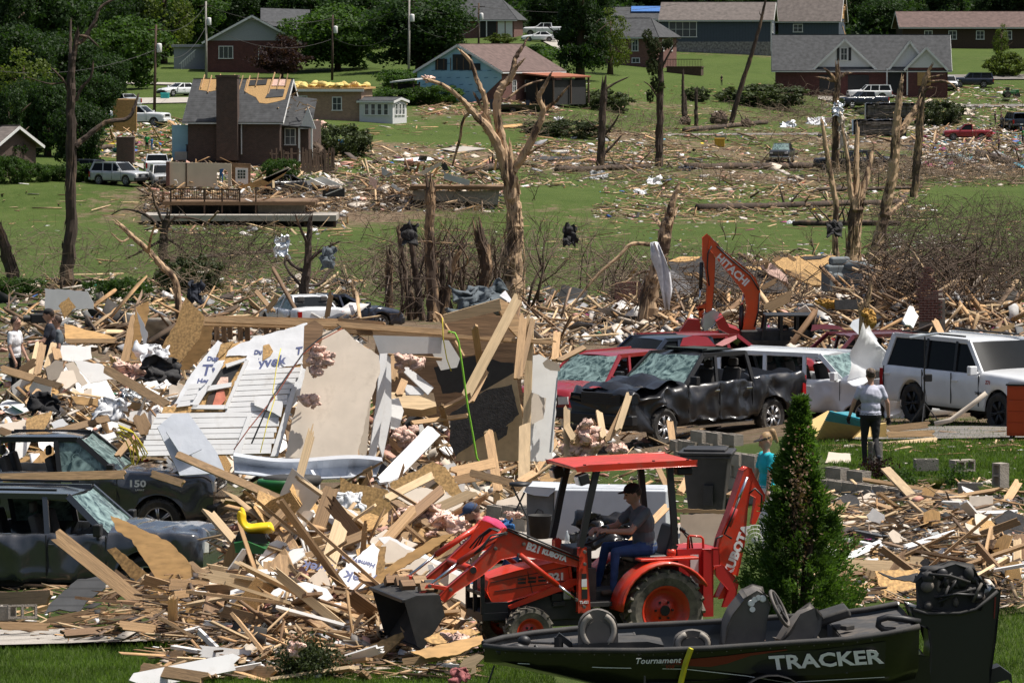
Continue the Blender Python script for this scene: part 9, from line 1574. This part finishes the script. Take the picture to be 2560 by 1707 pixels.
def freezer():
 d=63.0;b=at(*b2(1570,690),d);t=thing('chest_freezer','white chest freezer lying on its side with its dark end open','freezer',b,R(-6));m_=mat('freezer_white',(.6,.63,.66),.35,var=.05,dirt=(.38,.36,.33),dirt_amt=.2);K=F/d
 q=MB();q.bx(-.62,1.0,-.35,.38,0,.74);q.build('cabinet',m_,t,bevel=.03);q=MB();q.bx(-1.02,-.62,-.3,.38,.02,.72);q.build('open_end',mat('freezer_inside',(.16,.17,.17),.6),t,bevel=.02);q=MB();q.prism([(-1.05,.7),(-.9,.66),(-.7,.64),(-.6,.72),(-.6,.76),(-1.0,.77)],-.4,.35);q.build('bent_lid',m_,t,bevel=.01)
 q=MB();q.bx(-.5,.96,-.28,.3,.738,.75);q.build('top_recess',mat('freezer_grey',(.5,.52,.55),.4),t);q=MB();q.tube([(-.95,-.34,.3),(-.85,-.36,.45),(-.78,-.36,.42),(-.76,-.36,.2)],.008,6);q.build('cable',m_blk,t)
 q=MB();o=lump('rubbish_bag','shiny black rubbish bag before the white freezer',*b2(1600,625),61.5,(.42,.25,.17),mat('bag_black',(.012,.012,.013),.22,var=.2),'bag',amp=.3)
 c_=at(*b2(1210,690),62);t2=thing('plastic_bucket','dark plastic bucket standing before the freezer','bucket',c_);q=MB();q.lathe([(.001,0),(.13,0),(.17,.32),(.175,.33),(.16,.33),(.125,.02),(.001,.02)],n=24);q.build('pail',m_blkd,t2,smooth=True);q=MB();q.tube([(.17*cos(a),-.02,.3-.12*sin(a))for a in np.linspace(0,PI,10)],.005,5);q.build('handle',m_metal,t2)
 c_=at(*b2(1375,745),60);q=MB();q.lathe([(.001,0),(.035,0),(.035,.16),(.014,.2),(.014,.23),(.001,.23)],n=14);o=one('water_bottle','clear plastic water bottle before the freezer','bottle',q,mat('clear_plastic',(.6,.65,.68),.1,alpha=.55),smooth=True);o.location=c_
freezer()
def stool():
 d=67.0;f_=b2;b=at(*b2(1090,635),d);t=thing('folding_stool','black round folding stool beside the ruined wall','stool',b);z=at(*b2(1095,365),d).z-b.z;q=MB();q.lathe([(.001,-.02),(.16,-.02),(.17,0),(.16,.03),(.001,.035)],(0,0,z),n=24);q.build('seat',m_blk,t,smooth=True)
 for x0,y0,x1,y1 in((-.2,-.15,.12,.1),(.2,-.15,-.12,.1),(-.2,.15,.12,-.1),(.2,.15,-.12,-.1)):q=MB();q.tube([(x0,y0,0),(x1,y1,z-.02)],.013,6);q.build('leg',m_blk,t)
 q=MB();q.tube([(-.1,-.05,z*.45),(.1,.05,z*.45)],.012,6);q.build('brace',m_blk,t)
stool()
def mower():
 d=56.6;b=at(*b1(1530,740),d);t=thing('lawn_mower','wrecked green riding mower with a yellow seat in the heap','mower',b);my=mat('seat_yellow',(.72,.5,.01),.4,var=.05);mg=mat('mower_green',(.015,.12,.03),.4,var=.15,dirt=(.1,.1,.06),dirt_amt=.3)
 def P(x,y):a=at(*b1(x,y),d)-b;return(a.x,a.z)
 q=MB();rows=[]
 for i,(x,y)in enumerate(((1440,515),(1432,560),(1450,620),(1500,655),(1560,640),(1620,640),(1645,630))):
  a=P(x,y);rows.append([(a[0]+.05*(1-u*u),u*.24,a[1]-.05*(1-u*u)+.03*abs(u))for u in np.linspace(-1,1,9)])
 q.grid(rows);o=q.build('seat',my,t,smooth=True);s=o.modifiers.new('t','SOLIDIFY');s.thickness=.07;s.offset=-1;s2=o.modifiers.new('s','SUBSURF');s2.levels=s2.render_levels=2
 q=MB();q.prism([P(*p)for p in((1430,700),(1500,690),(1620,735),(1600,760),(1440,755))],-.4,.4);q.build('deck',mg,t,bevel=.05);q=MB();q.prism([P(*p)for p in((1450,660),(1600,660),(1620,700),(1430,700))],-.25,.25);q.build('chassis',m_blk,t,bevel=.03)
 b=at(*b1(1770,340),73);t2=thing('mower_hood','upturned green and black mower hood on the metal panel','mower part',b,R(10));q=MB();q.ell((0,0,0),(.5,.35,.22),18,10);q.v=[(x,y,min(z,.08))for x,y,z in q.v];q.build('hood',m_blkd,t2,smooth=True);q=MB();q.ell((-.15,-.05,-.02),(.45,.34,.2),18,10);q.v=[(x,y,min(z,.03))for x,y,z in q.v];q.build('shell',mg,t2,smooth=True)
 q=MB();P_=[at(*b1(*p),77+i*.1)for i,p in enumerate(((720,30),(790,60),(830,120),(850,200),(840,230)))]
 for k in range(7):r=random.uniform(-.25,.25);q.tube([p-P_[0]+Vector((r*(i/4.)+random.uniform(-.05,.05),0,r*.5))for i,p in enumerate(P_)],.012,5)
 o=one('wire_bundle','bundle of yellow cables spilling from the heap','cables',q,MATS['cord_yellow']);o.location=P_[0]
mower()
def light_stand():
 d=92.0;b=base(2314,d);K=F/d;t=thing('light_stand','tall thin black light stand before the clean white car','light stand',b);top=at(2313,838,d).z-b.z;q=MB();q.tube([(0,0,.25),(0,0,top*.55),(0,0,top)],[.022,.016,.01],8);q.build('mast',m_blk,t)
 for a in(0.3,2.4,4.5):q=MB();q.tube([(0,0,.55),(cos(a)*.45,sin(a)*.45,.02)],.014,6);q.build('leg',m_blk,t)
 q=MB();q.box((-.02,-.06,top),(.6,.3,.03),Matrix.Rotation(-.15,3,'Y'));q.build('light_panel',m_metal,t);q=MB();q.box((.08,-.02,top*.55),(.16,.1,.16));q.build('battery',m_blk,t,bevel=.02);q=MB();q.tube([(0,-.03,top),(.06,-.05,top*.8),(-.04,-.04,top*.6),(.05,-.04,top*.3)],.006,5);q.build('cable',m_blk,t)
 P_=[at(*c6(*p),90)for p in((1740,1365),(1850,1340),(2000,1230),(2095,1155))];q=MB();q.tube([p-P_[0]for p in P_],.05,8);o=one('drain_pipe','pale bent pipe lying before the clean white car','pipe',q,m_dry,smooth=True);o.location=P_[0]
light_stand()
def cabinet():
 d=84.0;b=base(2575,d);t=thing('tool_cabinet','bright orange red tool cabinet on castors at the right edge','cabinet',b,R(-14));K=F/d;h=at(2575,962,d).z-b.z;q=MB();q.bx(-.38,.38,-.25,.25,.1,h);q.build('body',mat('cabinet_red',(.55,.06,.015),.35,var=.06,dirt=(.3,.12,.06),dirt_amt=.12),t,bevel=.012)
 for i in range(4):q=MB();z=.15+i*(h-.2)/4;q.bx(-.35,.35,-.262,-.25,z,z+(h-.2)/4-.02);q.build('drawer',MATS['cabinet_red'],t,bevel=.004)
 q=MB();q.bx(-.4,.4,-.27,.27,h,h+.03);q.build('top',m_blk,t)
 for x in(-.3,.3):
  for y in(-.2,.2):q=MB();q.lathe([(.001,-.02),(.05,-.02),(.05,.02),(.001,.02)],(x,y,.05),(1,0,0),12);q.build('castor',m_blk,t)
cabinet()
def slide():
 my=mat('slide_yellow',(.55,.38,.13),.6,var=.1,dirt=(.4,.3,.18),dirt_amt=.3);mt=mat('slide_teal',(.02,.26,.33),.5);d=86;b=base(2090,d);t=thing('toy_playhouse_roof','yellow and teal ribbed plastic toy roof lying on the drive','toy',b)
 B=b
 for k in range(18):
  u=k/17.;a0=at(*c6(915+u*110-(30 if u<.1 else 0),1500-u*215),85-u*1.5);a1=at(*c6(1170+u*120,1470-u*120),84-u*1.5)if True else None
  q=MB();q.bar(a0-B,a1-B,.06,.05);q.build('rib',my if u<.75 else(mt if k%1==0 else my),t,bevel=.01)
 for a,m,dd,ln in(([(890,1350),(1010,1280),(1090,1290),(1290,1370),(1120,1480),(940,1510)],my,85.5,55),([(1045,1290),(1150,1285),(1200,1300),(1210,1390),(1130,1340)],mt,84.9,50),([(1300,1380),(1410,1360),(1415,1480),(1310,1480)],my,84.5,5),([(1120,1480),(1290,1370),(1410,1360),(1310,1480)],my,84.7,50)):panel([c6(*p)for p in a],dd,ln,0,.04,m,'shell',None,None,parent=t)
slide()
# garage door opener with rail, fan, small clutter on the right heap
d=62;b=at(*b3(1160,690),d);t=thing('door_opener','dark garage door opener with a long aluminium rail','door opener',b,R(-4));q=MB();q.prism([(-.28,-.06),(.12,-.1),(.16,.04),(-.24,.1)],-.12,.12);q.build('motor_head',mat('opener_grey',(.05,.055,.06),.5),t,bevel=.02);q=MB();q.bar((.1,0,.02),(1.35,0,-.06),.06,.06);q.build('rail',m_metal,t);lettering('LiftMaster',.045,m_letw,t,textM((-.05,-.122,.0),(1,0,-.1),(0,0,1)),bold=.001);q=MB();q.lathe([(.001,0),(.07,0),(.07,.03),(.001,.03)],(-.3,-.1,-.02),(0,1,0),16);q.build('pulley',m_blk,t)
b=at(*b3(455,700),58.5);t=thing('box_fan','white round wire fan lying behind the digger boom','fan',b);q=MB()
for r in(.05,.1,.15,.2):q.tube([(r*cos(a),-.05+.1*(r/.2)**2*.5,r*sin(a))for a in np.linspace(0,2*PI,25)],.004,4,cap=False)
for i in range(18):a=i*PI/9;q.tube([(0,-.05,0),(.2*cos(a),0,.2*sin(a))],.003,3)
q.build('cage',m_white,t);q=MB();q.lathe([(.001,-.06),(.04,-.05),(.04,0),(.001,0)],axis=(0,1,0),n=12);q.build('hub',m_white,t)
for lb,p,d,s,m in(('pink insulation heap behind the man in pink',b2(680,590),60.5,.5,m_insul),('pink insulation clump below the plaster sheet',b2(520,540),62,.35,m_insul),('pink insulation left of the long board',b2(420,540),63,.3,m_insul),('pink insulation on the orange board',b2(720,1310),50.5,.25,m_insul),('small pink insulation by the stool',b2(1040,550),66,.2,m_insul),('black jacket lying on the broad heap',c4(300,1210),83,.4,m_cblack),('crumpled red shirt rag on the lawn',b2(725,1520),47.5,.14,cloth('rag_red',(.3,.1,.1))),('rolled green cloth at the end of the split plywood',b1(1185,1275),58,.12,cloth('rag_olive',(.3,.3,.08))),('white plastic film on the broad heap',c4(760,1255),82.5,.4,m_wrap),('clear plastic sheet before the strand board',b2(70,470),69,.3,m_wrap),('dark grey coat on the wide upright plank',b1(1690,1150),57.5,.2,m_cgrey),('white film under the tilted strand board',c4(1050,880),84.6,.4,m_wrap),('black plastic heap under the tilted strand board',c4(1090,990),84,.5,m_tar),('pink insulation beside the tilted strand board',c4(900,1000),84.4,.5,m_insul),('grey plastic bin lid in the heap',c4(890,1150),83,.22,m_metal),('blue bag beside the man in pink',b2(1000,605),57.5,.14,m_cblue)):
 lump('soft_debris',lb,*p,d,(s*.7,s*.45,s*.36),m,'soft debris',seed=p[0],amp=.4)
 # sheets and tubs scattered on far lawns
for lb,p,r,m,n in(('grey tarpaulin bundle on the lower lawn',c2(2055,1330),.9,m_cwhite,0),('white bathtub-like shell on the lower lawn',c2(2150,1260),1.1,m_cwhite,0),('silver metal wreck on the bank',c3(735,875),1.5,m_metal,0),('white twisted trailer frame on the bank',c3(930,855),1.8,m_cwhite,0),('dark crumpled fender on the bank',c3(790,1245),1.2,m_blkd,0),('white cloth heap by the road',c3(1730,790),1.0,m_cwhite,0),('brown mattress by the red pickup',c3(1950,790),1.6,m_dry,0),('white lump on the drive',c3(1810,905),.7,m_dry,0),('blue sheet at the log end',c3(40,1170),1.0,m_cnavy,0),('white plastic film on the lawn',c2(1490,825),.8,m_cwhite,0),('pink wall piece beside the chimney house',c1(2140,880),2.0,m_insul,0),('brown roof piece beside the white sun room',c2(575,715),1.3,m_dry,0),('white sheet heap by the stripped trunk',c3(760,1530),.5,m_cwhite,0),('pale sheet on the lower lawn',c2(1765,1225),1.2,m_psilver,0),('white crate by the split trunks',c3(1460+0,1000),.5,m_cwhite,0)):
 h=G(*p);o=lump('lawn_debris',lb,p[0],p[1],h.y,(r*.6,r*.5,r*.22),m,'debris',seed=p[1],amp=.3);o.location.z=h.z+r*.18
for lb,a,m in(('long white sheet on the lawn beside the road',[c2(355,1105),c2(560,1085),c2(700,1095),c2(520,1115)],m_cwhite),('grey floor slab on the lawn',[c2(690,1030),c2(850,1012),c2(1000,1028),c2(800,1050)],m_conc),('dark round pool cover on the lawn',[c2(1310,1095),c2(1400,1080),c2(1660,1082),c2(1600,1100),c2(1400,1105)],m_blkd),('rust coloured sheet on the lawn',[c2(1110,870),c2(1250,855),c2(1250,875),c2(1120,882)],m_ply)):
 P_=[G(*p)+Vector((0,0,.1))for p in a];O=P_[0];q=MB();k=len(P_);q.add([p-O for p in P_]+[p-O+Vector((0,0,.06))for p in P_],[tuple(range(k))[::-1],tuple(range(k,2*k))]+[(i,(i+1)%k,(i+1)%k+k,i+k)for i in range(k)]);o=one('lawn_sheet',lb,'sheet',q,m);o.location=O
 # far boat, mower, bins
h=G(*c2(1230,780));t=thing('far_boat','small dark boat on its trailer behind the forked bare tree','boat',h,R(6));q=MB();rows=[[(x,-w_,.95),(x,-w_*.9,.5),(x,0,.25),(x,w_*.9,.5),(x,w_,.95)]for x,w_ in((-2.8,.85),(0,.95),(1.6,.8),(2.6,.4),(3.0,.05))];q.grid(rows);q.build('hull',m_pblack,t,smooth=True);q=MB();q.bx(-2.7,1.5,-.75,.75,.8,.84);q.build('deck',m_psilver,t);q=MB();q.bx(.6,1.0,-.2,.3,.84,1.4);q.bx(-3.1,-2.7,-.2,.2,.5,1.5);q.build('outboard',m_pnavy,t);q=MB();q.bar((-2.5,0,.2),(3.4,0,.2),.1,.1);q.lathe([(.001,-.1),(.3,-.1),(.3,.1),(.001,.1)],(-.8,-.9,.3),(0,1,0),12);q.build('trailer',m_blk,t)
h=G(*c3(2260,668));t=thing('garden_tractor','small green garden tractor on the right lawn','mower',h,R(10));q=MB();q.bx(-.9,.6,-.4,.4,.4,.8);q.bx(.1,1.0,-.3,.3,.5,1.0);q.build('body',MATS['mower_green'],t,bevel=.06);q=MB();q.bx(-.6,-.2,-.25,.25,.8,1.25);q.build('seat',m_blk,t)
for x,r in((-.5,.4),(.8,.28)):
 for y in(-.5,.5):q=MB();q.lathe([(.001,-.12),(r,-.12),(r,.12),(.001,.12)],(x,y,r),(0,1,0),14);q.build('wheel',m_rub,t)
for lb,p,s,m in(('teal bin beside the white sedan',c1(1128,680),(.9,.6,.6),mat('bin_teal',(.02,.35,.33),.5)),('yellow machine before the dark pickup',c3(270,1005),(1.0,.7,.8),mat('machine_yellow',(.45,.28,.02),.6)),('brick gate pier in the yard',c1(860,1120),(1.5,1.0,2.2),m_brickd),('small brick pier by the dead shrub',c1(1340,1105),(1.6,1.0,1.4),m_brickd),('brown board screen in the yard',c1(855,905),(2.2,.3,3.0),m_ply),('blue barrel beside the board fence',c1(2320,1025),(.9,.7,.8),MATS['tub_blue'])):
 h=G(*p);q=MB();q.box((0,0,s[2]/2),s);q.box((0,0,s[2]+.04),(s[0]*1.08,s[1]*1.1,.08));o=one('yard_box',lb,'bin' if 'bin' in lb else 'yard item',q,m,bevel=.05);o.location=h
 # people
def feet(px,py,d):p=at(px,py,d);return p
walk=dict(kl=(.08,.1,.5),al=(.0,.1,.09),kr=(-.02,-.09,.5),ar=(-.3,-.09,.2),tr=(.6,0,-.8),el=(.02,.3,1.16),er=(-.02,-.3,1.15),wl=(.1,.36,.92),wr=(.03,-.33,.9))
b=at(2176,1152,75);b.z=gz(b.x,b.y)
person('woman in pale grey shirt, black leggings and cap walking away',b,R(96),walk,(m_clav,m_cblack,m_cnavy,m_skin,m_hair),vox=.011,cap=m_khaki,hair='bun',glove=m_glove,H=1.68,bulk=1.22)
d=61.5;b=at(1918,1080,d);b=Vector((b.x,d,at(1918,1083,d).z-1.66))
person('woman in turquoise shirt and black visor beside the block wall',b,R(200),dict(look=(1,0,-.3),el=(.06,.24,1.15),er=(.06,-.24,1.15),wl=(.1,.26,.93),wr=(.1,-.26,.93)),(m_cyan,m_cwhite,m_boot,m_skin,m_blond),vox=.011,cap=m_cblack,hair='visor',H=1.66)
pv=bpy.data.objects[-1]if False else None
d=56.0;hp=at(*b2(800,535),d);face=R(188)
fw=Vector((cos(face),sin(face),0));bb=hp-fw*.52;zf=hp.z-1.3;bb=Vector((bb.x,bb.y,zf))
person('man in pink shirt and blue cap bending behind the loader',bb,face,dict(pel=(-.05,0,.86),che=(.22,0,1.08),nec=(.4,0,1.22),hea=(.52,0,1.3),look=(.9,0,-.55),sl=(.34,.19,1.17),sr=(.34,-.19,1.17),el=(.42,.26,.9),er=(.42,-.26,.9),wl=(.55,.2,.68),wr=(.55,-.2,.68),hl=(-.05,.1,.84),hr=(-.05,-.1,.84),kl=(.1,.12,.48),kr=(.1,-.12,.48),al=(-.02,.13,.08),ar=(-.02,-.13,.08)),(m_pink,m_jean,m_boot,m_skin,m_hair),vox=.0105,cap=m_capblue,hair='beard')
d=89.5;b=at(100*K1,0,d);
p0=at(*c4(100,632),d);b=Vector((p0.x,d,p0.z-1.78));person('man in white T-shirt and black shorts listening to the microphone',b,R(-20),dict(look=(1,.1,-.15),el=(.03,.24,1.14),er=(.0,-.25,1.14),wl=(.16,.2,.93),wr=(.12,-.26,.9)),(m_cwhite,m_cblack,m_boot,m_skin,m_hair),vox=.013,H=1.77)
p0=at(*c4(340,582),d);b=Vector((p0.x,d,p0.z-1.82));t=person('man in dark T-shirt and cap holding a microphone',b,R(188),dict(look=(1,0,-.05),el=(.14,.25,1.13),er=(.0,-.27,1.14),wl=(.34,.2,1.12),wr=(.06,-.28,.9),grip=.5),(m_cnavy,m_cblack,m_boot,m_skin,m_hair),vox=.013,cap=m_cblack,H=1.82)
mk=at(*c4(205,760),d-.2);q=MB();q.tube([(0,0,0),(-.13,0,.12)],.016,8);q.ell((-.15,0,.14),(.035,.035,.04));o=one('microphone','black hand microphone held between the two men','microphone',q,m_blk,smooth=True);o.location=mk
cp=at(*c4(270,645),d+1.0);t=thing('video_camera','black shoulder video camera beside the man in the dark cap','camera',cp,R(190));q=MB();q.box((0,0,0),(.38,.14,.2));q.build('body',m_blk,t,bevel=.03);q=MB();q.lathe([(.07,.19),(.08,.33),(.001,.33)],axis=(1,0,0),n=16);q.build('lens',m_blk,t);q=MB();q.box((.02,0,.14),(.3,.04,.05));q.build('handle',m_blk,t)
p0=at(*c4(395,625),d+1.3);b=Vector((p0.x,d+1.3,p0.z-1.76));person('person in grey shirt half hidden behind the man in the dark cap',b,R(190),{},(m_cgrey,m_cblack,m_boot,m_skin,m_hair),vox=.016)
for lb,p,wear,fc,hh in(('man in navy clothes standing in the littered yard',c1(908,1045),(m_cnavy,m_cnavy,m_boot,m_skin,m_hair),0,1.8),('person in green shirt bending in the littered yard',c1(1005,1040),(m_cgreen,m_cblack,m_boot,m_skin,m_hair),1.5,1.6),('person in blue beside the one in green',c1(1038,1030),(m_cblue,m_cblue,m_boot,m_skin,m_hair),2.5,1.2),('child in yellow shirt near the chimney house',c1(1235,1085),(m_cyel,m_cgrey,m_boot,m_skin,m_blond),4,1.35),('person in blue dress seen through the arched opening',c1(1513,1262),(m_cblue,m_cblue,m_boot,m_skin,m_hair),4.5,1.65),('person in black before the raised car hatch',c3(2155,865),(m_cblack,m_cblack,m_boot,m_skin,m_hair),0,1.75),('person in maroon before the raised car hatch',c3(2197,868),(m_pmaroon,m_cblack,m_boot,m_skin,m_hair),3.5,1.7),('person in green jacket at the right edge',c3(2345,985),(m_cgreen,m_cnavy,m_boot,m_skin,m_hair),3.5,1.7),('person in maroon stooping in the scattered clothes',c3(2180,1040),(m_pmaroon,m_cblack,m_boot,m_skin,m_hair),3.5,1.6),('figure in dark clothes sitting on the lawn',c3(285,585),(m_cblack,m_cblack,m_boot,m_skin,m_hair),4,1.3)):
 h=G(*p);person(lb,h,fc,dict(el=(.08,.25,1.14),wl=(.25,.2,1.0)),wear,vox=.03,H=hh,folds=0)
bpy.data.scenes.remove(BENCH)
